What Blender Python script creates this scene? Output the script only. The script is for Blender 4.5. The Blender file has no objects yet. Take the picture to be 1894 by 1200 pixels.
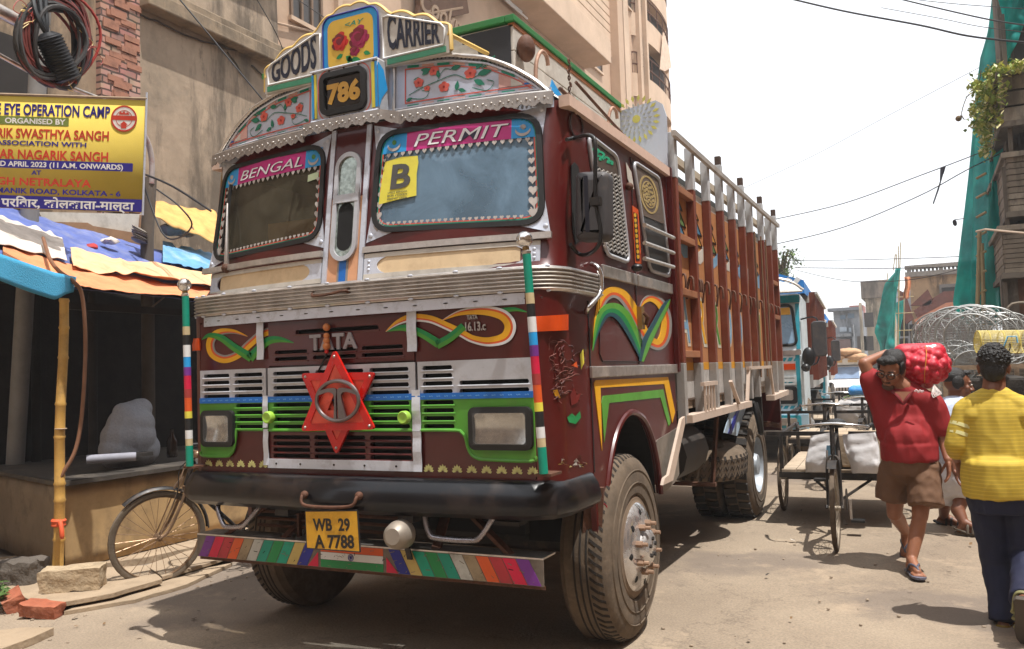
import bpy, bmesh, math, random
import numpy as np
from mathutils import Vector, Matrix, noise
random.seed(7)
SC = bpy.context.scene
COL = SC.collection
rad = math.radians
# ---------------------------------------------------------------- camera
CAM = (2.7958, -3.7066, 1.5376); YAW, PIT, ROL = -0.4547, 0.0560, -0.0331; FOC = 1563.83; PW, PH = 1894, 1200
_f = Vector((math.sin(YAW)*math.cos(PIT), math.cos(YAW)*math.cos(PIT), math.sin(PIT)))
_r0 = Vector((math.cos(YAW), -math.sin(YAW), 0)); _u0 = _r0.cross(_f)
_r = _r0*math.cos(ROL)+_u0*math.sin(ROL); _u = -_r0*math.sin(ROL)+_u0*math.cos(ROL)
cd = bpy.data.cameras.new("camera"); cam = bpy.data.objects.new("camera", cd); COL.objects.link(cam)
mw = Matrix((_r, _u, -_f)).transposed().to_4x4(); mw.translation = Vector(CAM); cam.matrix_world = mw
cd.sensor_width = 36; cd.lens = 36*FOC/PW; cd.clip_start = 0.05; cd.clip_end = 2000
SC.camera = cam
# ---------------------------------------------------------------- sky, sun, exposure
SUND = Vector((0.325, -0.10, 1.0)).normalized()
EL = math.asin(SUND.z); AZ = math.atan2(SUND.x, SUND.y)
w = bpy.data.worlds.new("World"); SC.world = w; w.use_nodes = True
nt = w.node_tree; bg = nt.nodes["Background"]
sky = nt.nodes.new("ShaderNodeTexSky"); sky.sky_type = 'NISHITA'; sky.sun_disc = False
sky.sun_elevation = EL; sky.sun_rotation = AZ; sky.dust_density = 2; sky.air_density = 1.2; sky.ozone_density = 1
hz = nt.nodes.new("ShaderNodeMix"); hz.data_type = 'RGBA'; hz.inputs['Factor'].default_value = .85; hz.inputs['B'].default_value = (7.2, 7.3, 7.5, 1)   # white summer haze over the blue
nt.links.new(sky.outputs[0], hz.inputs['A']); nt.links.new(hz.outputs['Result'], bg.inputs['Color']); bg.inputs['Strength'].default_value = 0.15
sl = bpy.data.lights.new("sun", 'SUN'); sl.energy = 4.4; sl.angle = rad(0.55); sl.color = (1.0, .97, .92)
so = bpy.data.objects.new("sun", sl); COL.objects.link(so); so.rotation_euler = SUND.to_track_quat('Z', 'Y').to_euler(); so.location = (0, 0, 30)
SC.view_settings.view_transform = 'Standard'; SC.view_settings.look = 'None'; SC.view_settings.gamma = 1; SC.view_settings.exposure = 0.5
SC.cycles.max_bounces = 8; SC.cycles.transparent_max_bounces = 24; SC.cycles.caustics_reflective = False; SC.cycles.caustics_refractive = False
# ---------------------------------------------------------------- measuring: a pixel of the photograph onto a real plane
def ray(px, py): return _f+_r*((px-PW/2)/FOC)-_u*((py-PH/2)/FOC)
def sx(px, py, x=1.2): d = ray(px, py); return Vector(CAM)+d*((x-CAM[0])/d.x)
def fy(px, py, y=0.): d = ray(px, py); return Vector(CAM)+d*((y-CAM[1])/d.y)
def gz(px, py, z=0.): d = ray(px, py); return Vector(CAM)+d*((z-CAM[2])/d.z)
# ---------------------------------------------------------------- materials
MATS = {}
def lin(c): return tuple(((v/255)/12.92 if v/255 <= .04045 else ((v/255+.055)/1.055)**2.4) for v in c)
def M(name, rgb, rough=.6, metal=0., var=.18, scale=6., bump=0., bscale=40., dirt=None, damt=.35, dscale=3., spec=.5, coat=0.):
    """rgb: sRGB 0-255 of the bare material"""
    if name in MATS: return MATS[name]
    m = bpy.data.materials.new(name); MATS[name] = m; m.use_nodes = True
    n = m.node_tree.nodes; L = m.node_tree.links; b = n["Principled BSDF"]
    b.inputs['Metallic'].default_value = metal; b.inputs['Roughness'].default_value = rough
    b.inputs['Specular IOR Level'].default_value = spec; b.inputs['Coat Weight'].default_value = coat
    c = lin(rgb)
    tc = n.new("ShaderNodeTexCoord"); nz = n.new("ShaderNodeTexNoise"); nz.inputs['Scale'].default_value = scale; nz.inputs['Detail'].default_value = 6
    nz.inputs['Roughness'].default_value = .65
    L.new(tc.outputs['Object'], nz.inputs['Vector'])
    rp = n.new("ShaderNodeValToRGB"); rp.color_ramp.elements[0].position = .3; rp.color_ramp.elements[1].position = .72
    rp.color_ramp.elements[0].color = (*[v*(1-var) for v in c], 1); rp.color_ramp.elements[1].color = (*[min(1, v*(1+var)) for v in c], 1)
    L.new(nz.outputs['Fac'], rp.inputs['Fac']); out = rp.outputs['Color']
    if dirt:
        n2 = n.new("ShaderNodeTexNoise"); n2.inputs['Scale'].default_value = dscale; n2.inputs['Detail'].default_value = 8; n2.inputs['Roughness'].default_value = .7
        L.new(tc.outputs['Object'], n2.inputs['Vector'])
        r2 = n.new("ShaderNodeValToRGB"); r2.color_ramp.elements[0].position = .5-.0; r2.color_ramp.elements[1].position = .72
        r2.color_ramp.elements[0].color = (0, 0, 0, 1); r2.color_ramp.elements[1].color = (damt,)*3+(1,)
        L.new(n2.outputs['Fac'], r2.inputs['Fac'])
        mx = n.new("ShaderNodeMix"); mx.data_type = 'RGBA'; mx.inputs['B'].default_value = (*lin(dirt), 1)
        L.new(r2.outputs['Color'], mx.inputs['Factor']); L.new(out, mx.inputs['A']); out = mx.outputs['Result']
        ra = n.new("ShaderNodeMath"); ra.operation = 'MULTIPLY_ADD'; ra.inputs[1].default_value = .6; ra.inputs[2].default_value = rough; ra.use_clamp = True
        L.new(r2.outputs['Color'], ra.inputs[0]); L.new(ra.outputs[0], b.inputs['Roughness'])
        if metal > 0:
            rm = n.new("ShaderNodeMath"); rm.operation = 'MULTIPLY_ADD'; rm.inputs[1].default_value = -metal; rm.inputs[2].default_value = metal; rm.use_clamp = True
            L.new(r2.outputs['Color'], rm.inputs[0]); L.new(rm.outputs[0], b.inputs['Metallic'])
    if 'paint' in name:     # small chips down to primer and grime
        n4 = n.new("ShaderNodeTexNoise"); n4.inputs['Scale'].default_value = 13; n4.inputs['Detail'].default_value = 12; n4.inputs['Roughness'].default_value = .82
        L.new(tc.outputs['Object'], n4.inputs['Vector']); r4 = n.new("ShaderNodeValToRGB"); r4.color_ramp.elements[0].position = .635; r4.color_ramp.elements[1].position = .67
        r4.color_ramp.elements[0].color = (0, 0, 0, 1); r4.color_ramp.elements[1].color = (.6, .6, .6, 1); L.new(n4.outputs['Fac'], r4.inputs[0])
        m4 = n.new("ShaderNodeMix"); m4.data_type = 'RGBA'; m4.inputs['B'].default_value = (*lin((92, 74, 60)), 1); L.new(r4.outputs[0], m4.inputs['Factor']); L.new(out, m4.inputs['A']); out = m4.outputs['Result']
    L.new(out, b.inputs['Base Color'])
    if bump:
        n3 = n.new("ShaderNodeTexNoise"); n3.inputs['Scale'].default_value = bscale; n3.inputs['Detail'].default_value = 5
        L.new(tc.outputs['Object'], n3.inputs['Vector'])
        bp = n.new("ShaderNodeBump"); bp.inputs['Strength'].default_value = bump; bp.inputs['Distance'].default_value = .02
        L.new(n3.outputs['Fac'], bp.inputs['Height']); L.new(bp.outputs[0], b.inputs['Normal'])
    return m
DUST = (150, 130, 105)
maroon = M('maroon_paint', (80, 18, 16), .32, var=.12, dirt=(104, 58, 44), damt=.22, dscale=2.4, coat=.25, bump=.03, bscale=5)
chrome = M('dull_steel', (196, 190, 184), .36, metal=.85, var=.2, scale=12, dirt=(125, 100, 78), damt=.55, dscale=7, bump=.06, bscale=18)
silver = M('silver_paint', (186, 188, 194), .42, metal=.25, var=.12, dirt=(130, 115, 100), damt=.4, dscale=8)
alu = M('aluminium_strip', (205, 210, 222), .4, metal=.35, var=.1, dirt=(120, 110, 100), damt=.5, dscale=14)
black = M('black_paint', (20, 20, 22), .38, var=.3, dirt=(95, 80, 66), damt=.35, dscale=4)
rubber = M('black_rubber', (24, 23, 23), .55, var=.3)
void = M('dark_gap', (9, 8, 8), .9, var=.2)
green = M('green_paint', (84, 154, 50), .4, var=.12, dirt=(110, 100, 70), damt=.35, dscale=5)
blue = M('blue_paint', (24, 104, 188), .45, var=.15)
skyblue = M('sky_blue_paint', (36, 148, 214), .45, var=.12)
white = M('white_paint', (214, 214, 214), .5, var=.08, dirt=(150, 135, 118), damt=.4, dscale=6)
offwhite = M('off_white_paint', (198, 192, 182), .6, var=.12, dirt=(110, 95, 80), damt=.5, dscale=5)
cream = M('cream_panel', (214, 188, 150), .55, var=.1, dirt=(150, 120, 90), damt=.45, dscale=5)
yellow = M('yellow_paint', (226, 166, 22), .5, var=.1)
lemon = M('lemon_paint', (216, 204, 70), .55, var=.1, dirt=(140, 120, 60), damt=.3, dscale=12)
orange = M('orange_paint', (208, 84, 30), .5, var=.1)
amber = M('amber_lens', (196, 70, 20), .25, var=.1)
red = M('red_reflector', (196, 26, 16), .22, var=.15, dirt=(110, 20, 12), damt=.4, dscale=9)
redl = M('light_red_panel', (222, 84, 62), .4, var=.15, dirt=(130, 40, 30), damt=.4, dscale=14)
crimson = M('crimson_paint', (198, 18, 62), .5)
purple = M('purple_paint', (110, 44, 132), .5)
teal = M('teal_paint', (0, 132, 108), .5, var=.15)
emerald = M('emerald_paint', (14, 128, 66), .5, var=.15)
navy = M('navy_paint', (22, 28, 130), .5)
pink = M('magenta_sticker', (186, 36, 122), .4, var=.05)
gold = M('gold_print', (206, 172, 78), .5, var=.15)
grey = M('grey_paint', (138, 134, 130), .55, var=.12)
inkb = M('blue_black_ink', (22, 26, 46), .5)
brownp = M('brown_paint', (112, 48, 26), .55, var=.14, dirt=(150, 108, 80), damt=.35, dscale=4)
tanp = M('tan_paint', (176, 120, 76), .6, var=.14, dirt=(140, 105, 80), damt=.4, dscale=3)
rust = M('rusty_iron', (92, 60, 44), .75, metal=.2, var=.35, scale=20, bump=.2, bscale=60)
darkmetal = M('dark_steel', (48, 44, 42), .55, metal=.4, var=.3, dirt=(110, 92, 76), damt=.5, dscale=9)
tyre = M('dusty_tyre', (98, 84, 69), .9, var=.3, scale=9, dirt=(62, 54, 46), damt=.7, dscale=5, bump=.15, bscale=50)
tyred = M('dark_tyre', (44, 40, 37), .85, var=.3, dirt=(112, 96, 78), damt=.6, dscale=4)
wood = M('weathered_wood', (150, 130, 108), .8, var=.25, scale=14, bump=.2, bscale=50)
leaf = M('painted_leaf_green', (12, 112, 86), .5)
coral = M('painted_petal_coral', (208, 88, 72), .5)
def brushed_chrome():
    m = M('bright_chrome', (222, 220, 218), .1, metal=1., var=.05, dirt=(90, 76, 62), damt=.6, dscale=9); return m
bright = brushed_chrome()
def glassmat(name, tint, body, mixv, rough=.03):
    m = bpy.data.materials.new(name); m.use_nodes = True; n = m.node_tree.nodes; L = m.node_tree.links
    b = n["Principled BSDF"]; b.inputs['Base Color'].default_value = (*lin(body), 1); b.inputs['Roughness'].default_value = rough; b.inputs['Specular IOR Level'].default_value = .6
    t = n.new("ShaderNodeBsdfTransparent"); t.inputs[0].default_value = (*lin(tint), 1)
    mx = n.new("ShaderNodeMixShader"); mx.inputs[0].default_value = mixv
    tc = n.new("ShaderNodeTexCoord"); z = n.new("ShaderNodeTexNoise"); z.inputs['Scale'].default_value = 2.6; z.inputs['Detail'].default_value = 7; z.inputs['Roughness'].default_value = .65; z.inputs['Distortion'].default_value = .8; L.new(tc.outputs['Object'], z.inputs['Vector'])
    mr = n.new("ShaderNodeMapRange"); mr.inputs['From Min'].default_value = .35; mr.inputs['From Max'].default_value = .65; mr.inputs['To Min'].default_value = mixv*.72; mr.inputs['To Max'].default_value = min(1, mixv*1.25); L.new(z.outputs['Fac'], mr.inputs['Value']); L.new(mr.outputs[0], mx.inputs[0])
    L.new(t.outputs[0], mx.inputs[1]); L.new(b.outputs[0], mx.inputs[2]); L.new(mx.outputs[0], n["Material Output"].inputs['Surface'])
    return m
glass = glassmat('windscreen_glass', (215, 228, 240), (140, 172, 198), .5)  # pale blue body tone stands in for the bluish reflection on the pane
glassd = glassmat('dusty_reflection_glass', (200, 196, 186), (104, 98, 82), .42)  # brown body tone stands in for the reflected buildings; noise adds dust smears
lensg = glassmat('lens_glass', (240, 240, 240), (190, 190, 190), .12, .06)
# ---------------------------------------------------------------- mesh builder
def basis(n):
    n = Vector(n).normalized(); a = Vector((0, 0, 1)) if abs(n.z) < .9 else Vector((1, 0, 0))
    u = a.cross(n).normalized(); return u, n.cross(u), n
class MB:
    def __init__(s): s.v = []; s.f = []; s.m = []; s.mats = []
    def mi(s, mat):
        if mat not in s.mats: s.mats.append(mat)
        return s.mats.index(mat)
    def add(s, vs, fs, mat):
        o = len(s.v); i = s.mi(mat); s.v += [tuple(v) for v in vs]
        for f in fs: s.f.append(tuple(o+k for k in f)); s.m.append(i)
        return s
    def box(s, a, b, mat, rot=None, piv=None):
        x0, y0, z0 = a; x1, y1, z1 = b
        vs = [Vector(p) for p in ((x0,y0,z0),(x1,y0,z0),(x1,y1,z0),(x0,y1,z0),(x0,y0,z1),(x1,y0,z1),(x1,y1,z1),(x0,y1,z1))]
        if rot is not None:
            p = Vector(piv) if piv else sum(vs, Vector())/8
            vs = [p+rot@(v-p) for v in vs]
        return s.add(vs, [(3,2,1,0),(4,5,6,7),(0,1,5,4),(1,2,6,5),(2,3,7,6),(3,0,4,7)], mat)
    def beam(s, p0, p1, wd, hg, mat, up=(0, 0, 1)):
        p0, p1 = Vector(p0), Vector(p1); d = (p1-p0).normalized(); u = Vector(up)
        a = d.cross(u)
        if a.length < .01: a = d.cross(Vector((1, 0, 0)))
        a.normalize(); b = a.cross(d); vs = []
        for p in (p0, p1):
            for sa, sb in ((-1,-1),(1,-1),(1,1),(-1,1)): vs.append(p+a*sa*wd/2+b*sb*hg/2)
        return s.add(vs, [(0,1,2,3),(7,6,5,4),(0,4,5,1),(1,5,6,2),(2,6,7,3),(3,7,4,0)], mat)
    def tube(s, path, r, mat, n=8, cap=True, closed=False):
        P = [Vector(p) for p in path]; k = len(P)
        rs = r if isinstance(r, (list, tuple)) else [r]*k
        T = []
        for i in range(k):
            a = P[(i-1) % k] if closed or i else P[0]; b = P[(i+1) % k] if closed or i < k-1 else P[-1]
            t = (b-a); T.append(t.normalized() if t.length > 1e-9 else Vector((0, 0, 1)))
        u, v, _ = basis(T[0]); vs = []
        for i in range(k):
            u = (u-T[i]*u.dot(T[i])); u = u.normalized() if u.length > 1e-6 else basis(T[i])[0]; v = T[i].cross(u)
            for j in range(n):
                a = 2*math.pi*j/n; vs.append(P[i]+(u*math.cos(a)+v*math.sin(a))*rs[i])
        fs = []
        for i in range(k if closed else k-1):
            i2 = (i+1) % k
            for j in range(n): fs.append((i*n+j, i*n+(j+1) % n, i2*n+(j+1) % n, i2*n+j))
        if cap and not closed: fs += [tuple(reversed(range(n))), tuple((k-1)*n+j for j in range(n))]
        return s.add(vs, fs, mat)
    def cyl(s, p0, p1, r, mat, n=12, r1=None): return s.tube([p0, p1], [r, r if r1 is None else r1], mat, n)
    def lathe(s, prof, o, ax, mat, n=32, closed=False, cap=True):
        """prof: [(radius, height)]"""
        u, v, a = basis(ax); o = Vector(o); vs = []
        for r, h in prof:
            for j in range(n):
                t = 2*math.pi*j/n; vs.append(o+a*h+(u*math.cos(t)+v*math.sin(t))*r)
        k = len(prof); fs = []
        for i in range(k if closed else k-1):
            i2 = (i+1) % k
            for j in range(n): fs.append((i*n+j, i*n+(j+1) % n, i2*n+(j+1) % n, i2*n+j))
        if not closed and cap:
            if prof[0][0] > 1e-4: fs.append(tuple(reversed(range(n))))
            if prof[-1][0] > 1e-4: fs.append(tuple((k-1)*n+j for j in range(n)))
        return s.add(vs, fs, mat)
    def ball(s, c, r, mat, n=16, sq=(1, 1, 1), k=10):
        c = Vector(c); prof = [(max(1e-5, math.sin(math.pi*i/k)), -math.cos(math.pi*i/k)) for i in range(k+1)]; vs = []; fs = []
        for a, h in prof:
            for j in range(n):
                t = 2*math.pi*j/n; vs.append(c+Vector((math.cos(t)*a*r*sq[0], math.sin(t)*a*r*sq[1], h*r*sq[2])))
        for i in range(k):
            for j in range(n): fs.append((i*n+j, i*n+(j+1) % n, (i+1)*n+(j+1) % n, (i+1)*n+j))
        return s.add(vs, fs, mat)
    def poly3(s, pts, nrm, t, mat):
        """planar outline in 3D extruded by t along nrm (front face at pts+nrm*t)"""
        pts = [Vector(p) for p in pts]; nrm = Vector(nrm).normalized(); k = len(pts)
        A = Vector()
        for i in range(k): A += pts[i].cross(pts[(i+1) % k])
        if A.dot(nrm) < 0: pts.reverse()
        vs = pts+[p+nrm*t for p in pts]
        fs = [tuple(range(k, 2*k)), tuple(reversed(range(k)))]+[(i, (i+1) % k, k+(i+1) % k, k+i) for i in range(k)]
        return s.add(vs, fs, mat)
    def strip(s, L, R_, nrm, t, mat):
        """ribbon between two 3D polylines, thickness t along nrm"""
        nrm = Vector(nrm); k = len(L); vs = []
        for a, b in zip(L, R_): a, b = Vector(a), Vector(b); vs += [a, b, b+nrm*t, a+nrm*t]
        fs = []
        for i in range(k-1):
            o = 4*i
            for e in range(4): fs.append((o+e, o+(e+1) % 4, o+4+(e+1) % 4, o+4+e))
        fs += [(3,2,1,0), (4*k-4, 4*k-3, 4*k-2, 4*k-1)]
        return s.add(vs, fs, mat)
    def grid(s, fn, nu, nv, mat, thick=None):
        vs = [Vector(fn(i/nu, j/nv)) for j in range(nv+1) for i in range(nu+1)]
        W = nu+1; fs = [(j*W+i, j*W+i+1, (j+1)*W+i+1, (j+1)*W+i) for j in range(nv) for i in range(nu)]
        if thick:
            N = [Vector() for _ in vs]
            for f in fs:
                nn = (vs[f[1]]-vs[f[0]]).cross(vs[f[3]]-vs[f[0]])
                for q in f: N[q] += nn
            k = len(vs); vs = vs+[v-n_.normalized()*thick for v, n_ in zip(vs, N)]
            fs = fs+[tuple(reversed([q+k for q in f])) for f in fs]
            rim = [i for i in range(W)]+[j*W+nu for j in range(1, nv+1)]+[nv*W+i for i in range(nu-1, -1, -1)]+[j*W for j in range(nv-1, 0, -1)]
            fs += [(rim[(i+1) % len(rim)], rim[i], rim[i]+k, rim[(i+1) % len(rim)]+k) for i in range(len(rim))]
        return s.add(vs, fs, mat)
    def text(s, body, fn, mat, h, depth=.003, bold=0., shear=0., align='CENTER', sxy=1., width=None, sp=1.):
        """fn maps (u, v, w) of the text plane to 3D"""
        vs, fs = text_geo(body, h, depth, bold, shear, align, sxy, width, sp)
        return s.add([fn(*v) for v in vs], fs, mat)
    def build(s, name, parent=None, smooth=None, bevel=0, recalc=False):
        me = bpy.data.meshes.new(name); me.from_pydata(s.v, [], s.f)
        for m in s.mats: me.materials.append(m)
        me.polygons.foreach_set('material_index', s.m); me.update()
        if recalc:
            bm = bmesh.new(); bm.from_mesh(me); bmesh.ops.recalc_face_normals(bm, faces=bm.faces); bm.to_mesh(me); bm.free()
        if smooth is not None:
            me.polygons.foreach_set('use_smooth', [True]*len(me.polygons))
            if smooth < 179: me.set_sharp_from_angle(angle=rad(smooth))
        o = bpy.data.objects.new(name, me); COL.objects.link(o)
        if parent: o.parent = parent
        if bevel:
            b = o.modifiers.new('bevel', 'BEVEL'); b.width = bevel; b.segments = 2; b.limit_method = 'ANGLE'; b.angle_limit = rad(40)
        return o
_TXT = {}
def text_geo(body, h, depth, bold, shear, align, sxy, width, sp=1.):
    key = (body, bold, shear, align, sp)
    if key not in _TXT:
        c = bpy.data.curves.new('t', 'FONT'); c.body = body; c.size = 1; c.offset = bold; c.shear = shear; c.align_x = align; c.extrude = .5; c.resolution_u = 3; c.space_character = sp
        o = bpy.data.objects.new('t', c); COL.objects.link(o)
        me = bpy.data.meshes.new_from_object(o)
        V_ = [tuple(v.co) for v in me.vertices]; F_ = [tuple(p.vertices) for p in me.polygons]
        bpy.data.objects.remove(o); bpy.data.curves.remove(c); bpy.data.meshes.remove(me)
        _TXT[key] = (V_, F_)
    V_, F_ = _TXT[key]
    if not V_: return [], []
    k = h/.73
    xs = [v[0] for v in V_]; wd = (max(xs)-min(xs))*k
    kx = (width/wd*k) if width else k*sxy
    return [(v[0]*kx, v[1]*k, (v[2]+.5)*depth) for v in V_], F_
def plane(o, u, v, n):
    o, u, v, n = Vector(o), Vector(u).normalized(), Vector(v).normalized(), Vector(n).normalized()
    return lambda a, b, c=0.: o+u*a+v*b+n*c
def rrect(x0, z0, x1, z1, r, n=5):
    out = []
    for cx, cz, a0 in ((x1-r, z1-r, 0), (x0+r, z1-r, 90), (x0+r, z0+r, 180), (x1-r, z0+r, 270)):
        for i in range(n+1):
            a = rad(a0+90*i/n); out.append((cx+r*math.cos(a), cz+r*math.sin(a)))
    return out
def spline(pts, n=6):
    P = [Vector(p) for p in pts]; out = []
    for i in range(len(P)-1):
        a, b, c, d = P[max(i-1, 0)], P[i], P[i+1], P[min(i+2, len(P)-1)]
        for j in range(n):
            t = j/n; out.append(.5*((2*b)+(c-a)*t+(2*a-5*b+4*c-d)*t*t+(3*b-a-3*c+d)*t*t*t))
    out.append(P[-1]); return out
def thing(name, label, cat, loc=(0, 0, 0), rz=0, group=None):
    o = bpy.data.objects.new(name, None); COL.objects.link(o); o.location = loc; o.rotation_euler = (0, 0, rz); o.empty_display_size = .2
    o['label'] = label; o['category'] = cat
    if group: o['group'] = group
    return o
def tag(o, label, cat, group=None):
    o['label'] = label; o['category'] = cat
    if group: o['group'] = group
    return o
def copy_tree(o, parent=None):
    c = o.copy(); COL.objects.link(c)
    if parent: c.parent = parent
    for ch in list(o.children): copy_tree(ch, c)
    return c
def hide_seed(o): bpy.data.objects.remove(o)
# ================================================================ THE DECORATED TRUCK (its front lies on y = 0, its right flank on x = 1.2)
truck = thing('goods_truck', 'maroon goods carrier truck with painted visor and red triangle star on its grille', 'truck', (0, 0, 0))
T = truck
def lerp(a, b, t): return a+(b-a)*t
def US(x, z): return lerp(-.02, .08, (z-2.2)/.7)+.15*min(1, abs(x)/1.1)**2
def LF(z): return 0.0
def FY(x, z):
    t = min(1, max(0, (z-1.95)/.15)); return lerp(0, US(x, z), t)
# --- cab shell with two windscreen openings
xs = sorted(set([-1.09, -1.065, -.19, 0, .19, 1.065, 1.09]+[round(-1.065+i*.0875, 4) for i in range(1, 10)]+[round(.19+i*.0875, 4) for i in range(1, 10)]))
zs = [1.0, 1.02, 1.3, 1.52, 1.8, 1.87, 1.89, 1.95, 2.0, 2.05, 2.1, 2.2, 2.3, 2.5, 2.7, 2.845, 2.93]
def outline(z):
    P = []
    yc = FY(1.09, z)
    rear = .5 if z < 1.5 else 2.12
    for s in (-1, 1):
        side = [(s*1.2, rear), (s*1.2, max(yc+.3, .45)), (s*1.2, yc+.14), (s*1.19, yc+.09), (s*1.165, yc+.045), (s*1.13, yc+.012)]
        P.append(side)
    return P[0]+[(x, FY(x, z)+(.05 if abs(x) < 1.08 and 1.01 < z < 1.88 else 0)) for x in xs]+P[1][::-1]
b = MB(); rows = [[(x, y, z) for x, y in outline(z)] for z in zs]; n = len(rows[0]); vs = [p for r_ in rows for p in r_]; fs = []
for i in range(len(zs)-1):
    for j in range(n-1):
        if 2.3 <= zs[i] < 2.845 and 6 <= j < 6+len(xs)-1:
            xm = (xs[j-6]+xs[j-5])/2
            if .19 < abs(xm) < 1.065: continue
        fs.append((i*n+j, i*n+j+1, (i+1)*n+j+1, (i+1)*n+j))
b.add(vs, fs, maroon)
b.add([rows[-1][0], rows[-1][-1]]+[(1.2, 2.12, 1.2), (-1.2, 2.12, 1.2)], [(0, 1, 2, 3)], maroon)
top = rows[-1]; b.add(top, [tuple(range(n))], maroon)
b.build('cab_body', T, 35)
# interior: floor, rear wall, seats seen through the windscreens
b = MB(); ib = M('cab_lining', (170, 178, 186), .8)
b.box((-1.15, 1.5, 1.6), (1.15, 1.53, 2.9), ib); b.box((-1.15, .3, 1.95), (1.15, .75, 2.12), M('dashboard_grey', (58, 58, 58), .7)); b.build('cab_lining', T)
seatm = M('seat_cover', (196, 206, 218), .7)
for cx in (.42, .9):
    b = MB(); b.ball((cx, .72, 2.36), 1, seatm, 20, (.2, .09, .3)); b.build('seat_back', T, 180)
b = MB(); b.lathe([(.2, -.012), (.212, 0), (.2, .012), (.19, 0)], (.72, .55, 2.33), (0, -.6, .8), rubber, 30, True); b.cyl((.72, .55, 2.33), (.72, .7, 2.1), .02, rubber)
b.beam((.53, .55, 2.33), (.91, .55, 2.33), .03, .02, rubber); b.build('steering_wheel', T, 40)
b = MB(); b.box((-.82, .3, 2.2), (-.22, .33, 2.5), M('cardboard_sheet', (196, 150, 96), .7)); b.build('cardboard_sheet', T)
# --- windscreens
def W(x, z, o=0.): return Vector((x, US(x, z)-o, z))
def wrr(px_corners, r, n=6):
    """rounded quad through 4 (x,z) corners tl,tr,br,bl"""
    out = []; C4 = [Vector((x, z)) for x, z in px_corners]
    for i in range(4):
        p = C4[i]; a = C4[i-1]-p; c = C4[(i+1) % 4]-p; a.normalize(); c.normalize()
        for k in range(n+1):
            t = k/n; out.append((p+a*r*(1-t)**2+c*r*t*t))
    return out
def surf_ring(b, outer, inner, S, off0, off1, mat):
    k = len(outer); vs = [S(p[0], p[1], off0) for p in outer]+[S(p[0], p[1], off1) for p in outer]+[S(p[0], p[1], off1) for p in inner]+[S(p[0], p[1], off0) for p in inner]
    fs = []
    for i in range(k):
        j = (i+1) % k
        for a in range(3): fs.append((a*k+i, a*k+j, (a+1)*k+j, (a+1)*k+i))
    b.add(vs, fs, mat)
def scale_out(o, d):
    c = sum((Vector(p) for p in o), Vector((0, 0)))/len(o); out = []; k = len(o)
    for i in range(k):
        t = (Vector(o[(i+1) % k])-Vector(o[i-1])).normalized(); nn = Vector((t.y, -t.x))
        if nn.dot(Vector(o[i])-c) < 0: nn = -nn
        out.append(Vector(o[i])+nn*d)
    return out
def surf_patch(b, x0, x1, z0, z1, S, off, mat, t=.002, nx=8, shape=None):
    """thin sheet hugging the curved front; shape(u,v)->(x,z) optional"""
    f = shape or (lambda u, v: (lerp(x0, x1, u), lerp(z0, z1, v)))
    b.grid(lambda u, v: S(*f(u, v), off), nx, 1, mat)
heartm = M('silver_heart_sticker', (176, 168, 162), .4)
def heart(c, s, S, off, b, mat, up=1):
    pts = []
    for i in range(16):
        t = 2*math.pi*i/16; hx = 16*math.sin(t)**3; hz = 13*math.cos(t)-5*math.cos(2*t)-2*math.cos(3*t)-math.cos(4*t)
        pts.append(S(c[0]+hx/34*s, c[1]+up*hz/30*s, off))
    b.poly3(pts, (0, -1, .1), .0015, mat)
def crescent(b, c, r, S, off, mat):
    P = []
    for i in range(15): a = rad(200+i*140/14*1.0); P.append((c[0]+r*math.cos(a), c[1]+r*math.sin(a)))
    for i in range(15): a = rad(340-i*140/14); P.append((c[0]+r*.95*math.cos(a), c[1]+r*.28+r*.9*math.sin(a)))
    b.poly3([S(x, z, off) for x, z in P], (0, -1, .1), .0015, mat)
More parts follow.
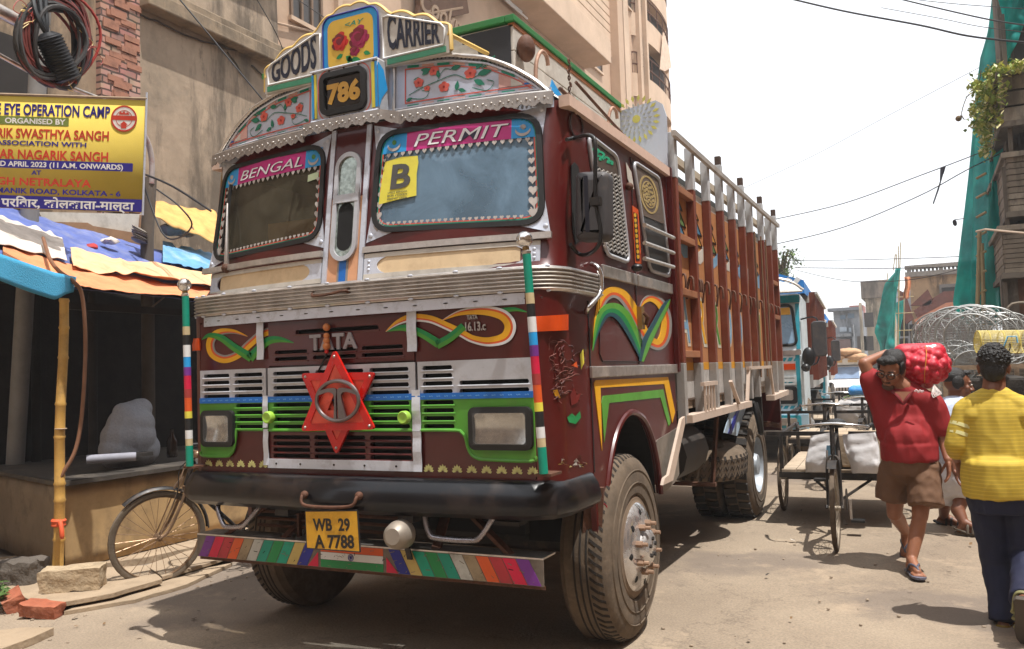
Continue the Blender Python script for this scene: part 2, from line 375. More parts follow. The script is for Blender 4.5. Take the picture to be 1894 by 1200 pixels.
for sd, words, fs_ in ((-1, 'BENGAL', .062), (1, 'PERMIT', .072)):
    Q = [(.175, 2.865), (1.085, 2.87), (1.125, 2.265), (.165, 2.30)]
    Q = [(sd*x, z) for x, z in Q]
    out = wrr(Q, .13); inn = scale_out(out, -.028)
    b = MB()
    # glass as a fan sheet following the curve
    cxm = sd*.63
    def gl(u, v, inn=inn):
        zt = lerp(2.265, 2.87, v); return None
    ring = [[Vector((lerp(cxm, p[0], t), lerp(2.57, p[1], t))) for p in out] for t in (0.001, .25, .5, .75, .97)]
    k = len(out); vs = [W(p[0], p[1], -.004) for r_ in ring for p in r_]
    fs = [(a*k+i, a*k+(i+1) % k, (a+1)*k+(i+1) % k, (a+1)*k+i) for a in range(4) for i in range(k)]
    b.add(vs, fs, glass if sd > 0 else glassd)
    g = b.build('windscreen', T, 180)
    b = MB(); surf_ring(b, out, inn, W, .0, .016, rubber); b.build('rubber_seal', g, 40)
    # corner plates of stamped metal between seal and body
    o2 = scale_out(out, .001); o3 = [(sd*x, z) for x, z in ((.145, 2.91), (1.115, 2.91), (1.15, 2.225), (.14, 2.25))]
    for ci in (0, 1, 2, 3):
        b = MB(); c = o3[ci]; seg = [o2[ci*7+i] for i in range(7)]
        pts = [W(c[0], c[1], .004)]+[W(p[0], p[1], .004) for p in seg]
        b.add(pts, [(0, i, i+1) for i in range(1, 7)], alu)
        px = lerp(c[0], seg[3][0], .45); pz = lerp(c[1], seg[3][1], .45); b.ball(W(px, pz, .006), .014, alu, 10, (1, .4, 1)); b.build('corner_plate', T, 60)
    # banner across the top of the glass
    xi, xo = .20, 1.075
    bz = MB()
    def zb(x): return lerp(2.725, 2.72, (abs(x)-.2)/.87)
    segs = ((.205, .355, skyblue), (.355, .935, pink), (.935, 1.06, skyblue))
    if sd < 0: segs = ((.205, .33, skyblue), (.33, .93, pink), (.93, 1.06, skyblue))
    for a, c, m_ in segs: surf_patch(bz, 0, 0, 0, 0, W, .004, m_, nx=6, shape=lambda u, v, a=a, c=c: (sd*lerp(a, c, u), lerp(2.735, 2.842, v)))
    bn = bz.build('banner_sticker', g)
    bt = MB(); cx = sd*(.645 if sd > 0 else .63)
    bt.text(words, lambda u, v, w_: W(cx+u, 2.752+v, .006+w_), M('dark_outline_print', (40, 30, 60), .5), fs_, .001, .012, .25, width=.53 if sd > 0 else .56)
    bt.text(words, lambda u, v, w_: W(cx+u, 2.752+v, .0085+w_), M('silver_print', (226, 222, 226), .35), fs_, .001, 0, .25, width=.52 if sd > 0 else .55)
    for xx in ((.28, .995) if sd > 0 else (.267, .995)):
        crescent(bt, (sd*xx, 2.785), .042, W, .006, heartm)
        bt.ball(W(sd*xx, 2.793, .006), .014, M('mosque_green_print', (70, 130, 60), .5) if xx < .5 else heartm, 8, (1, .1, 1))
    if sd > 0: bt.text('786', lambda u, v, w_: W(.995+u, 2.785+v, .008+w_), heartm, .018, .001)
    bt.build('banner_lettering', bn)
    # heart border
    hb = MB()
    for i in range(19): heart((sd*lerp(.25, 1.02, i/18), 2.724), .027, W, .004, hb, heartm)
    for i in range(23): heart((sd*lerp(.27, 1.0, i/22), lerp(2.345, 2.318, i/22)), .022, W, .004, hb, heartm, 1)
    for i in range(8):
        s = .036+.007*i; z = 2.70-.0015*i*i-.042*i
        heart((sd*(1.035+.004*i), z), s*.72, W, .004, hb, heartm, 1); heart((sd*(.225-.003*i), z), s*.6, W, .004, hb, heartm, 1)
    for xx in (.215, 1.06):
        for k_ in range(-3, 4):
            a = rad(90+k_*24); hb.strip([W(sd*xx, 2.325, .004), W(sd*xx+.045*math.cos(a), 2.325+.05*math.sin(a)-.02*abs(k_)/3, .004)], [W(sd*xx+.006, 2.325, .004), W(sd*xx+.045*math.cos(a)+.007, 2.325+.05*math.sin(a)-.02*abs(k_)/3, .004)], (0, -1, 0), .001, heartm)
    hb.build('heart_border', g)
    # thin red/green edging just inside the seal
    eb = MB(); e1 = scale_out(out, -.03); e2 = scale_out(out, -.037); surf_ring(eb, e1, e2, W, .002, .004, teal); e3 = scale_out(out, -.044); surf_ring(eb, e2, e3, W, .002, .0035, coral); eb.build('edge_sticker', g)
    # steel ledge under the windscreen and the cream panel below
    lb = MB(); lb.grid(lambda u, v: W(sd*lerp(.13, 1.16, u), lerp(2.195, 2.228, v), .02), 8, 1, chrome, .02); lb.build('windscreen_ledge', T, 40)
    cb = MB(); cb.grid(lambda u, v: W(sd*lerp(.20, 1.0, u), lerp(2.075, 2.175, v), .006), 8, 1, cream, .006)
    cpn = cb.build('cream_panel', T)
    fb = MB()
    fb.grid(lambda u, v: W(sd*lerp(.14, 1.1, u), lerp(2.165, 2.188, v), .012), 8, 1, offwhite, .008); fb.grid(lambda u, v: W(sd*lerp(.14, 1.1, u), lerp(2.052, 2.078, v), .012), 8, 1, offwhite, .008)
    for q, (a, c) in enumerate(((.14, .27), (.98, 1.1))):
        f = lambda u, v, a=a, c=c, q=q: W(sd*(lerp(a, c-.05*math.sin(math.pi*v)**.7, u) if q == 0 else lerp(a+.05*math.sin(math.pi*v)**.7, c, u)), lerp(2.078, 2.165, v), .0115)
        fb.grid(f, 2, 8, alu, .007)
        for z in (2.1, 2.12, 2.145): fb.ball(W(sd*(a+.03 if q == 0 else c-.03), z, .012), .009, alu, 8, (1, .5, 1))
    fb.build('panel_frame', cpn, 40)
# permit sticker B
b = MB(); b.poly3([W(x, z, .004) for x, z in ((.23, 2.69), (.33, 2.705), (.425, 2.70), (.432, 2.66), (.425, 2.60), (.43, 2.48), (.32, 2.47), (.205, 2.455), (.215, 2.58))], (0, -1, .1), .002, lemon); pst = b.build('permit_sticker', T)
b = MB(); b.text('B', lambda u, v, w_: W(.325+u, 2.535+v, .008+w_), M('grey_ink', (74, 72, 70), .6), .135, .001, .03, .05, width=.12)
for j, s_ in enumerate(('WEST BENGAL', 'BUS LORRY', 'PERMIT AREA')): b.text(s_, lambda u, v, w_, j=j: W(.318+u, 2.508-.018*j+v, .008+w_), M('grey_ink', (74, 72, 70), .6), .009, .001, width=.12)
b.build('sticker_lettering', pst)
b = MB(); b.poly3([W(x, z, .004) for x, z in ((-.22, 2.70), (-.30, 2.69), (-.30, 2.65), (-.22, 2.66))], (0, -1, .1), .001, M('paper_slip', (190, 206, 170), .7)); b.build('paper_slip', T)
# wiper on the left screen
b = MB(); b.tube([W(-.93, 2.215, .03), W(-.92, 2.33, .05), W(-.985, 2.62, .03)], [.016, .012, .006], chrome); b.beam(W(-1.0, 2.35, .022), W(-.975, 2.74, .022), .012, .02, rubber); b.ball(W(-.93, 2.212, .03), .03, rust); b.build('wiper', T, 50)
# --- centre pillar with the oval mirror
b = MB(); pin = M('pillar_peach', (214, 158, 120), .5, dirt=(130, 110, 96), damt=.4)
def pill(x0, x1, z0, z1, off, m_): b.grid(lambda u, v: W(lerp(x0, x1, u), lerp(z0, z1, v), off), 2, 6, m_, .01)
pill(-.12, .12, 2.05, 2.86, .006, pin); pill(-.125, .125, 2.52, 2.9, .0075, maroon); pill(-.135, -.105, 2.05, 2.92, .014, alu); pill(.105, .135, 2.05, 2.92, .014, alu)
pill(-.035, .035, 2.05, 2.24, .009, grey); pill(-.022, .022, 2.05, 2.25, .011, blue)
cp = b.build('centre_pillar', T, 40)
oo = [(.062*math.cos(t), (2.69 if math.sin(t) > 0 else 2.25)+.062*math.sin(t)) for t in np.linspace(0, 2*math.pi, 33)[:-1]]
b = MB(); surf_ring(b, scale_out(oo, .025), oo, W, .006, .024, silver); pill(-.085, .085, 2.49, 2.535, .026, silver); b.build('oval_frame', cp, 40)
b = MB(); k = len(oo); b.add([W(x, z, .012) for x, z in oo], [tuple(range(k))], M('pitted_mirror', (150, 158, 150), .15, metal=.7, var=.6, scale=38)); b.build('mirror_plate', cp)
b = MB(); ov = [(x*.8, min(z, 2.47)) for x, z in oo if z < 2.48]+[(-.05, 2.48), (.05, 2.48)]; ov = [(.05*math.cos(t), (2.44 if math.sin(t) > 0 else 2.27)+.05*math.sin(t)) for t in np.linspace(0, 2*math.pi, 25)[:-1]]
b.add([W(x, z, .0135) for x, z in ov], [tuple(range(len(ov)))], void); b.build('vent_opening', cp)
# --- ribbed steel band wrapping the nose
def noseP(s, o=0.):
    """arc parameter s in [-1,1] along the nose, from the left flank round the front to the right flank"""
    pts = [(-1.215, .62), (-1.215, .25), (-1.2, .13), (-1.14, .04), (-1.0, -.005), (-.7, -.03), (-.35, -.045), (0, -.05), (.35, -.045), (.7, -.03), (1.0, -.005), (1.14, .04), (1.2, .13), (1.215, .25), (1.215, .62)]
    return pts
npath = [Vector((x, y, 0)) for x, y in noseP(0)]; npath = spline(npath, 4)
def band(b, z0, z1, off, mat, i0=0, i1=None, prof=None):
    P = npath[i0:i1]; N = []
    for i in range(len(P)):
        t = (P[min(i+1, len(P)-1)]-P[max(i-1, 0)]).normalized(); N.append(Vector((t.y, -t.x, 0)))
    pr = prof or [(z0, -.01), (z0, off), (z1, off), (z1, -.01)]
    k = len(pr); vs = [P[i]+N[i]*o+Vector((0, 0, z)) for i in range(len(P)) for z, o in pr]
    fs = [(i*k+j, (i+1)*k+j, (i+1)*k+j+1, i*k+j+1) for i in range(len(P)-1) for j in range(k-1)]
    b.add(vs, fs, mat)
prof = [(1.925, -.02), (1.925, .01)]
for i in range(6):
    z = 1.93+i*.0195
    for a in range(5): prof.append((z+.0165*a/4, .012+.014*math.sin(math.pi*a/4)))
prof += [(2.05, .008), (2.05, -.1)]
b = MB(); band(b, 0, 0, 0, chrome, prof=prof)
for i in range(14):
    for z in (2.047, 1.926): b.ball(npath[6+i*3]+Vector((0, -.016, z)), .012, alu, 6, (1.4, .5, .6))
rb = b.build('ribbed_band', T, 50)
b = MB(); h0 = fy(580, 545, -.06); h1 = fy(645, 538, -.06)
b.tube(spline([h0, h0+Vector((.02, -.03, -.01)), (h0+h1)/2+Vector((0, -.04, -.012)), h1+Vector((-.02, -.03, .0)), h1]), .009, rust, 6); b.ball(h0, .016, rust); b.ball(h1, .016, rust); b.build('nose_handle', T, 50)
b = MB(); band(b, 1.865, 1.92, .006, alu, 12, 45)
for i in range(16): b.ball(npath[13+i*2]+Vector((.02, -.008, 1.893)), .006, darkmetal, 6, (2.4, .3, .5))
b.build('aluminium_band', T, 50)
# --- lower front: slotted grille panels
def slotted(b, x0, x1, z0, z1, slots, mat, y=-.012, deep=.035, ridge=None):
    X = sorted(set([x0, x1]+[v for s in slots for v in (s[0], s[1])])); Zl = sorted(set([z0, z1]+[v for s in slots for v in (s[2], s[3])]))
    for i in range(len(X)-1):
        for j in range(len(Zl)-1):
            xm, zm = (X[i]+X[i+1])/2, (Zl[j]+Zl[j+1])/2
            if any(s[0] < xm < s[1] and s[2] < zm < s[3] for s in slots): continue
            b.add([(X[i], y, Zl[j]), (X[i+1], y, Zl[j]), (X[i+1], y, Zl[j+1]), (X[i], y, Zl[j+1])], [(0, 1, 2, 3)], mat)
    for s in slots:
        a, c, d, e = s; q = y+deep
        b.add([(a, y, d), (c, y, d), (c, y, e), (a, y, e), (a, q, d), (c, q, d), (c, q, e), (a, q, e)], [(0, 4, 5, 1), (1, 5, 6, 2), (2, 6, 7, 3), (3, 7, 4, 0)], mat)
        b.add([(a, y+.03, d), (c, y+.03, d), (c, y+.03, e), (a, y+.03, e)], [(0, 1, 2, 3)], void)
        h_ = (e-d)/2
        for xx, sg in ((a, 1), (c, -1)):     # rounded ends
            for zz, sz in ((d, 1), (e, -1)):
                b.add([(xx, y+.001, zz), (xx+sg*h_*.6, y+.001, zz), (xx, y+.001, zz+sz*h_*.8)], [(0, 1, 2) if sg*sz > 0 else (2, 1, 0)], mat)
        if ridge: b.tube([(a-.008, y-.001, d-.003), (c+.008, y-.001, d-.003)], .0055, mat, 6)
    b.add([(x0, y, z0), (x1, y, z0), (x1, .0, z0), (x0, .0, z0)], [(3, 2, 1, 0)], mat); b.add([(x0, y, z1), (x1, y, z1), (x1, .0, z1), (x0, .0, z1)], [(0, 1, 2, 3)], mat)
    b.add([(x0, y, z0), (x0, 0, z0), (x0, 0, z1), (x0, y, z1)], [(3, 2, 1, 0)], mat); b.add([(x1, y, z0), (x1, 0, z0), (x1, 0, z1), (x1, y, z1)], [(0, 1, 2, 3)], mat)
SR = [1.571, 1.531, 1.491, 1.4505]; GR = [1.395, 1.355, 1.315, 1.275]; hs_ = .0115
ccol = [(-.52, -.26), (-.22, .10), (.14, .385)]
def rows_(cols, zz): return [(a, c, z-hs_, z+hs_) for a, c in cols for z in zz]
cols_by = {'silver_grille': [], 'green_grille': []}
b = MB()
slotted(b, -.56, .425, 1.465-.03, 1.605, rows_(ccol, SR), silver, ridge=1)
slotted(b, -1.08, -.575, 1.435, 1.605, rows_([(-1.05, -.85), (-.81, -.60)], SR), silver, ridge=1)
slotted(b, .44, 1.085, 1.435, 1.605, rows_([(.47, .645)], SR)+rows_([(.685, 1.07)], SR[2:]), silver, ridge=1)
b.build('silver_grille', T, 40)
b = MB()
slotted(b, -.56, .425, 1.25, 1.43, rows_(ccol, GR), green, ridge=1)
slotted(b, -.82, -.575, 1.25, 1.43, rows_([(-.80, -.60)], GR), green, ridge=1)
slotted(b, .44, .68, 1.25, 1.43, rows_([(.47, .65)], GR), green, ridge=1)
for s in (-1, 1):
    lip = [(.66, 1.255), (.69, 1.245), (.712, 1.22), (.725, 1.17), (.745, 1.135), (.78, 1.117), (.83, 1.112), (1.07, 1.108), (1.09, 1.13)]
    if s < 0: lip = [(.80, 1.255), (.81, 1.2), (.825, 1.14), (.85, 1.115), (.88, 1.105), (1.06, 1.105), (1.08, 1.13)]
    xe = 1.09 if s > 0 else 1.085
    xi_ = .68 if s > 0 else .82
    pts = [(xi_, 1.43)]+[(max(x, xi_) if i == 0 else x, z) for i, (x, z) in enumerate(lip)]+[(xe, 1.43)]
    b.poly3([(s*x, 0, z) for x, z in pts], (0, -1, 0), .013, green)
    b.tube(spline([(s*x, -.013, z) for x, z in ([(.45, 1.256)]+lip if s > 0 else lip)], 3), .009, green, 6)
b.tube([(-.56, -.013, 1.255), (.425, -.013, 1.255)], .008, green, 6)
b.build('green_grille', T, 40)
b = MB(); slotted(b, -.555, .42, 1.1, 1.245, [(a, c, z-.012, z+.012) for a, c in ((-.53, -.27), (-.24, .10), (.13, .39)) for z in (1.215, 1.18, 1.145, 1.112)], maroon, y=-.008, ridge=1)
slotted(b, -.555, .42, 1.615, 1.85, [(a, c, z-.011, z+.011) for a, c in ((-.51, -.28), (-.24, .05), (.09, .35)) for z in (1.69, 1.652)]+[(-.36, .20, 1.785, 1.81)], maroon, y=-.006, ridge=1)
b.build('maroon_grille', T, 40)
b = MB()
for a, c in ((-1.08, -.575), (-.56, .425), (.44, 1.09)):
    b.box((a, -.0185, 1.412), (c, -.001, 1.443), blue); k = int((c-a)/.045)
    for i in range(k): b.text('S', lambda u, v, w_, i=i, a=a: Vector((a+.025+i*.045+v*1.3, -.0185-w_, 1.4275-u*.7)), M('pale_blue_print', (120, 180, 220), .5), .016, .001)
b.build('blue_grille_border', T)
b = MB()
for x0, z0, x1, z1 in ((-1.085, 1.605, -.56, 1.89), (.425, 1.605, 1.085, 1.89), (-1.085, .998, -.555, 1.26), (.42, .998, 1.085, 1.26), (-.554, .998, .419, 1.1), (-.56, 1.85, .425, 1.89)): b = MB(); b.box((x0, 0, z0), (x1, .012, z1), maroon); b.build('front_panel', T)
# bright slip of metal tape: verticals and the low horizontal
b = MB(); tape = M('metal_tape', (206, 210, 220), .42, metal=.25, var=.1, dirt=(130, 118, 106), damt=.4, dscale=11, bump=.15, bscale=14)
for x, z0, z1, wd in ((-.605, 1.655, 1.875, .05), (.415, 1.66, 1.875, .058), (.43, 1.25, 1.462, .05), (-.575, 1.27, 1.45, .036), (.43, 1.045, 1.248, .05), (-.575, 1.06, 1.262, .036)):
    b.grid(lambda u, v: (x-wd/2+wd*u, -.021-.003*math.sin(v*9+x*7), lerp(z0, z1, v)), 1, 6, tape, .004); b.build('metal_tape', T); b = MB()
b.grid(lambda u, v: (lerp(-.565, .405, u), -.0185-.002*math.sin(u*17), lerp(1.045, 1.097, v)), 10, 1, tape, .004)
for x in (-.5, -.33, -.1, .1, .3): b.ball((x, -.021, 1.07), .006, darkmetal, 6)
b.build('metal_tape', T)
# fan ornaments along the lower edge
b = MB(); fan = M('fan_ornament_print', (206, 200, 130), .5, dirt=(120, 60, 40), damt=.5, dscale=16)
fx = [-1.03+.083*i for i in range(6)]+[.485+.0835*i for i in range(8)]
for x in fx:
    for k_ in range(-3, 4):
        a = rad(90+k_*26); L = .04-.003*abs(k_); wv = .0065; d = Vector((math.cos(a), 0, math.sin(a))); q = Vector((-d.z, 0, d.x)); o = Vector((x, -.001, 1.045))
        b.poly3([o+d*.006, o+d*L*.7+q*wv, o+d*L, o+d*L*.7-q*wv], (0, -1, 0), .002, fan)
b.build('fan_ornament', T)
# flourishes
def swoosh(b, pts, wds, bands, S, nrm, t=.003, n=6):
    """pts/wds in pixels; bands: [(fraction0, fraction1, mat)] across the width"""
    P = spline([(x, y, 0) for x, y in pts], n); Wd = spline([(w_, 0, 0) for w_ in wds], n)
    N = []
    for i in range(len(P)):
        tt = (P[min(i+1, len(P)-1)]-P[max(i-1, 0)]).normalized(); N.append(Vector((-tt.y, tt.x, 0)))
    for f0, f1, mt in bands:
        L = [S(*(P[i]+N[i]*Wd[i].x*(f0-.5)).xy) for i in range(len(P))]; Rr = [S(*(P[i]+N[i]*Wd[i].x*(f1-.5)).xy) for i in range(len(P))]
        b.strip(L, Rr, nrm, t, mt)
FS = lambda px, py: fy(px, py, -.001); FN = (0, -1, 0)
YB = [(0, .55, yellow), (.55, .78, orange), (.78, 1., grey)]
GB = [(0, .5, emerald), (.5, 1, M('leaf_green_paint', (66, 140, 44), .5))]
b = MB()
swoosh(b, [(458, 622), (432, 613), (405, 615), (390, 632), (394, 654), (415, 664), (440, 656), (462, 636), (484, 618), (506, 612), (528, 619), (545, 633)], [1, 8, 13, 15, 15, 15, 14, 14, 14, 13, 10, 1], [(0, .22, grey), (.22, .45, orange), (.45, 1, yellow)], FS, FN)
swoosh(b, [(374, 628), (388, 620), (410, 625), (435, 643), (466, 662)], [1, 8, 12, 14, 16], GB, lambda x, y: fy(x, y, -.0035), FN)
swoosh(b, [(462, 663), (478, 646), (498, 630), (520, 628), (544, 634)], [16, 14, 14, 10, 1], GB, lambda x, y: fy(x, y, -.0035), FN)
b.build('painted_flourish', T)
b = MB()
swoosh(b, [(817, 593), (852, 578), (896, 574), (931, 583), (944, 603), (935, 624), (905, 632), (875, 627), (852, 615), (827, 603), (795, 590), (760, 588), (735, 597), (714, 613)], [1, 10, 17, 20, 21, 20, 17, 14, 14, 14, 14, 14, 9, 1], [(0, .25, white), (.25, .45, orange), (.45, 1, yellow)], lambda x, y: fy(x, y, -.008), FN)
swoosh(b, [(716, 613), (748, 606), (779, 616), (812, 636)], [1, 12, 14, 16], GB, lambda x, y: fy(x, y, -.0105), FN)
swoosh(b, [(808, 638), (832, 625), (858, 603)], [16, 15, 14], GB, lambda x, y: fy(x, y, -.0105), FN)
swoosh(b, [(928, 574), (953, 572), (975, 577)], [9, 7, 1], GB, lambda x, y: fy(x, y, -.0025), FN)
b.build('painted_flourish', T)
b = MB(); badge = M('badge_metal', (190, 186, 184), .3, metal=.5)
o = fy(875, 607, -.004); pl = plane(o, (1, 0, 0), (0, 0, 1), (0, -1, 0))
b.text('16.13.c', lambda u, v, w_: pl(u+.013, v-.012, w_), badge, .045, .008, .02, 0, width=.115)
b.text('TATA', lambda u, v, w_: pl(u, v+.045, w_), badge, .022, .008, .02, 0, width=.06)
b.text('TATA', lambda u, v, w_: Vector((-.096+u, -.007-w_, 1.695+v)), M('worn_grey_letters', (150, 146, 150), .5, dirt=(90, 70, 70), damt=.5, dscale=14), .085, .01, .035, 0, width=.32, sp=1.0)
b.build('badge_lettering', T)
# green knobs
for px in (505, 755):
    c = fy(px, 771, -.012); b = MB(); b.lathe([(.02, 0), (.02, .02), (.034, .024), (.034, .05), (.028, .056), (.016, .052), (.001, .052)], c, (0, -1, 0), M('knob_green', (150, 190, 70), .4), 20); b.build('knob', T, 40)
# headlights
for s in (-1, 1):
    cx = .915*s if s > 0 else -.93; wx = .172 if s > 0 else .125; cz = 1.265
    b = MB(); o_ = rrect(cx-wx, cz-.105, cx+wx, cz+.105, .035); i_ = rrect(cx-wx+.03, cz-.075, cx+wx-.03, cz+.075, .02)
    k = len(o_); P3 = lambda L, y: [(x, y, z) for x, z in L]
    b.add(P3(o_, -.012)+P3(o_, -.04)+P3(i_, -.045)+P3(i_, -.0), [(a*k+i, a*k+(i+1) % k, (a+1)*k+(i+1) % k, (a+1)*k+i) for a in range(3) for i in range(k)], rubber)
    h = b.build('headlight', T, 40)
    b = MB(); b.grid(lambda u, v: (lerp(cx-wx+.028, cx+wx-.028, u), -.0145+.03*((2*u-1)**2+(2*v-1)**2)*-.4, lerp(cz-.077, cz+.077, v)), 8, 6, M('reflector_bowl', (200, 198, 192), .18, metal=.9, var=.35, scale=14)); b.build('reflector', h, 180)
    b = MB(); b.grid(lambda u, v: (lerp(cx-wx+.026, cx+wx-.026, u), -.046-.008*(1-(2*u-1)**2)*(1-(2*v-1)**2)-.0012*math.sin(u*60), lerp(cz-.078, cz+.078, v)), 48, 4, lensg); b.build('lens', h, 180)
# floral damage art on the right nose corner
b = MB(); sc = M('chipped_paint', (104, 56, 46), .7, var=.4, scale=40)
random.seed(3)
def NC(px, py):
    """nose corner: the rounded right corner surface"""
    d = ray(px, py)
    for i in range(60):
        y = -.02+i*.01; p = fy(px, py, y)
        lim = 1.204-max(0, .1-(y+.0))**2*11.5
        if p.x <= lim: return p
    return fy(px, py, .5)
for s in (-1, 1):
    b = MB(); f = lambda u, v: NC(lerp(984, 1051, u), lerp(lerp(614, 611, u), lerp(586, 582, u), v))+Vector((.012*u, -.025, 0))
    b.grid(lambda u, v: Vector((f(u, v).x*s, f(u, v).y, f(u, v).z)), 8, 2, amber, .03*s); b.build('indicator', T, 40)
b = MB()
for k_ in range(40):
    px, py = 1040+random.gauss(0, 14), 690+random.gauss(0, 26); L = [NC(px, py)]
    a = random.random()*6.28
    for q in range(6): a += random.uniform(-1.3, 1.3); px += 7*math.cos(a); py += 6*math.sin(a); L.append(NC(px, py))
    b.tube(spline(L, 2), .0022, random.choice((sc, sc, sc, maroon)), 4)
for pxs, m_ in (([(1054, 730), (1061, 716), (1066, 730), (1074, 726), (1068, 744), (1056, 750)], M('dark_red_petal', (110, 22, 18), .4)), ([(1048, 772), (1057, 764), (1064, 770), (1072, 760), (1074, 772), (1064, 784), (1052, 781)], emerald), ([(1022, 722), (1030, 720), (1036, 736), (1026, 732)], yellow), ([(1072, 655), (1078, 645), (1080, 670), (1074, 684)], lemon), ([(1056, 676), (1066, 668), (1068, 680)], orange)):
    pp = [NC(*p)+Vector((.004, -.004, 0)) for p in pxs]; c_ = sum(pp, Vector())/len(pp); b.add([c_]+pp, [(0, i+1, (i+1) % len(pp)+1) for i in range(len(pp))], m_)
for k_ in range(26):
    px, py = 1035+random.random()*52, 862-abs(random.gauss(0, 9)); pp = [NC(px+random.uniform(-6, 6), py+random.uniform(-4, 4))+Vector((.003, -.004, 0)) for _ in range(3)]; b.add(pp, [(0, 1, 2), (2, 1, 0)], random.choice((fan, offwhite, rust)))
b.build('corner_artwork', T)
# --- the red triangle star with its emblem
def tri3(b, P, wband, y, m1, m2, t=.016):
    P = [Vector(p) for p in P]; c = sum(P, Vector())/3
    def inset(k_): return [c+(p-c)*k_ for p in P]
    def rnd(Q, r=.03):
        out = []
        for i in range(3):
            p = Q[i]; a = (Q[i-1]-p).normalized(); e = (Q[(i+1) % 3]-p).normalized()
            for k_ in range(4): tt = k_/3; out.append(p+a*r*(1-tt)**2+e*r*tt*tt)
        return out
    O, I1, I2 = rnd(inset(1)), rnd(inset(1-wband), .012), rnd(inset(.26), .004)
    for A, B_, m_, dy in ((O, I1, m1, t), (I1, I2, m2, t*.6)):
        k = len(A); vs = [p for p in A]+[p+Vector((0, -dy, 0)) for p in A]+[p+Vector((0, -dy, 0)) for p in B_]+[p for p in B_]
        b.add(vs, [(a*k+i, a*k+(i+1) % k, (a+1)*k+(i+1) % k, (a+1)*k+i) for a in range(3) for i in range(k)], m_)
    for p in inset(.86): b.ball(p+Vector((0, -t, 0)), .008, chrome, 8)
b = MB(); tri3(b, [fy(559, 690, -.03), fy(697, 688, -.03), fy(625, 842, -.03)], .27, 0, red, redl); star = b.build('triangle_star', T, 40)
b = MB(); tri3(b, [fy(559, 797, -.05), fy(697, 794, -.05), fy(621, 645, -.05)], .27, 0, red, redl); b.build('front_triangle', star, 40)
emb = M('worn_emblem_metal', (120, 112, 112), .32, metal=.75, dirt=(70, 52, 46), damt=.5, dscale=14); cE = fy(624, 741, -.08); b = MB(); ex, ez = .138, .105
b.tube([cE+Vector((ex*math.cos(t), 0, ez*math.sin(t))) for t in np.linspace(0, 2*math.pi, 41)[:-1]], .0105, emb, 8, closed=True)
for s in (-1, 1):
    Lc = spline([(s*.128, 0, .028), (s*.07, 0, .045), (s*.03, 0, .04), (s*.016, 0, .01), (s*.022, 0, -.1)], 4); Rc = spline([(s*.128, 0, .05), (s*.06, 0, .066), (s*.006, 0, .062), (s*.006, 0, .01), (s*.006 if s < 0 else .012, 0, -.1)], 4)
    if s > 0: Lc = spline([(s*.128, 0, .028), (s*.07, 0, .045), (s*.035, 0, .04), (s*.03, 0, .01), (s*.056, 0, -.092)], 4); Rc = spline([(s*.128, 0, .05), (s*.06, 0, .066), (s*.008, 0, .062), (s*.006, 0, .01), (s*.008, 0, -.1)], 4)
    b.strip([cE+p+Vector((0, .006, 0)) for p in Lc], [cE+p+Vector((0, .006, 0)) for p in Rc], (0, -1, 0), .014, emb)
b.build('emblem_ring', star, 40)
b = MB()
for px, py, r_, in ((604, 605, .021), (604, 621, .017), (604, 630, .019), (604, 640, .022)): b.ball(fy(px, py, -.03), r_, M('wooden_bead', (196, 120, 66), .45), 12)
b.tube([fy(604, 600, -.03), fy(604, 655, -.03), fy(596, 672, -.02), fy(588, 688, -.015)], .005, rubber, 5); b.ball(fy(604, 650, -.03), .012, red); b.build('bead_string', T, 60)
# --- bumper
bp_ = [(-1.215, .42), (-1.21, .12), (-1.17, .0), (-1.06, -.07), (-.3, -.11), (-.27, -.125), (.27, -.125), (.3, -.11), (1.06, -.07), (1.17, .0), (1.21, .12), (1.215, .42)]
def sweep(b, path, prof, mat):
    P = [Vector((x, y, 0)) for x, y in path]; N = []
    for i in range(len(P)):
        t = (P[min(i+1, len(P)-1)]-P[max(i-1, 0)]).normalized(); N.append(Vector((t.y, -t.x, 0)))
    k = len(prof); vs = [P[i]+N[i]*o+Vector((0, 0, z)) for i in range(len(P)) for o, z in prof]
    fs = [(i*k+j, (i+1)*k+j, (i+1)*k+(j+1) % k, i*k+(j+1) % k) for i in range(len(P)-1) for j in range(k)]
    fs += [tuple(range(k)), tuple(reversed([(len(P)-1)*k+j for j in range(k)]))]
    b.add(vs, fs, mat)
b = MB(); blackgloss = M('bumper_black', (14, 14, 18), .28, var=.3, dirt=(84, 64, 52), damt=.34, dscale=3.2, coat=.15, spec=.35, bump=.05, bscale=7)
sweep(b, bp_, [(-.06, .84), (.0, .835), (.035, .86), (.045, .89), (.03, .955), (.0, 1.0), (-.03, 1.015), (-.09, 1.015)], blackgloss)
b.build('bumper', T, 35)
b = MB(); a0, a1 = Vector((-.25, -.175, .965)), Vector((.12, -.175, .965)); a0 = fy(563, 915, -.17); a1 = fy(664, 917, -.17)
b.tube(spline([a0+Vector((0, .03, 0)), a0+Vector((.0, -.02, -.005)), a0+Vector((.04, -.035, -.05)), a1+Vector((-.04, -.035, -.05)), a1+Vector((0, -.02, -.005)), a1+Vector((0, .03, 0))], 5), .009, rust, 8)
for a in (a0, a1): b.ball(a, .022, rust, 10)
b.build('bumper_handle', T, 60)
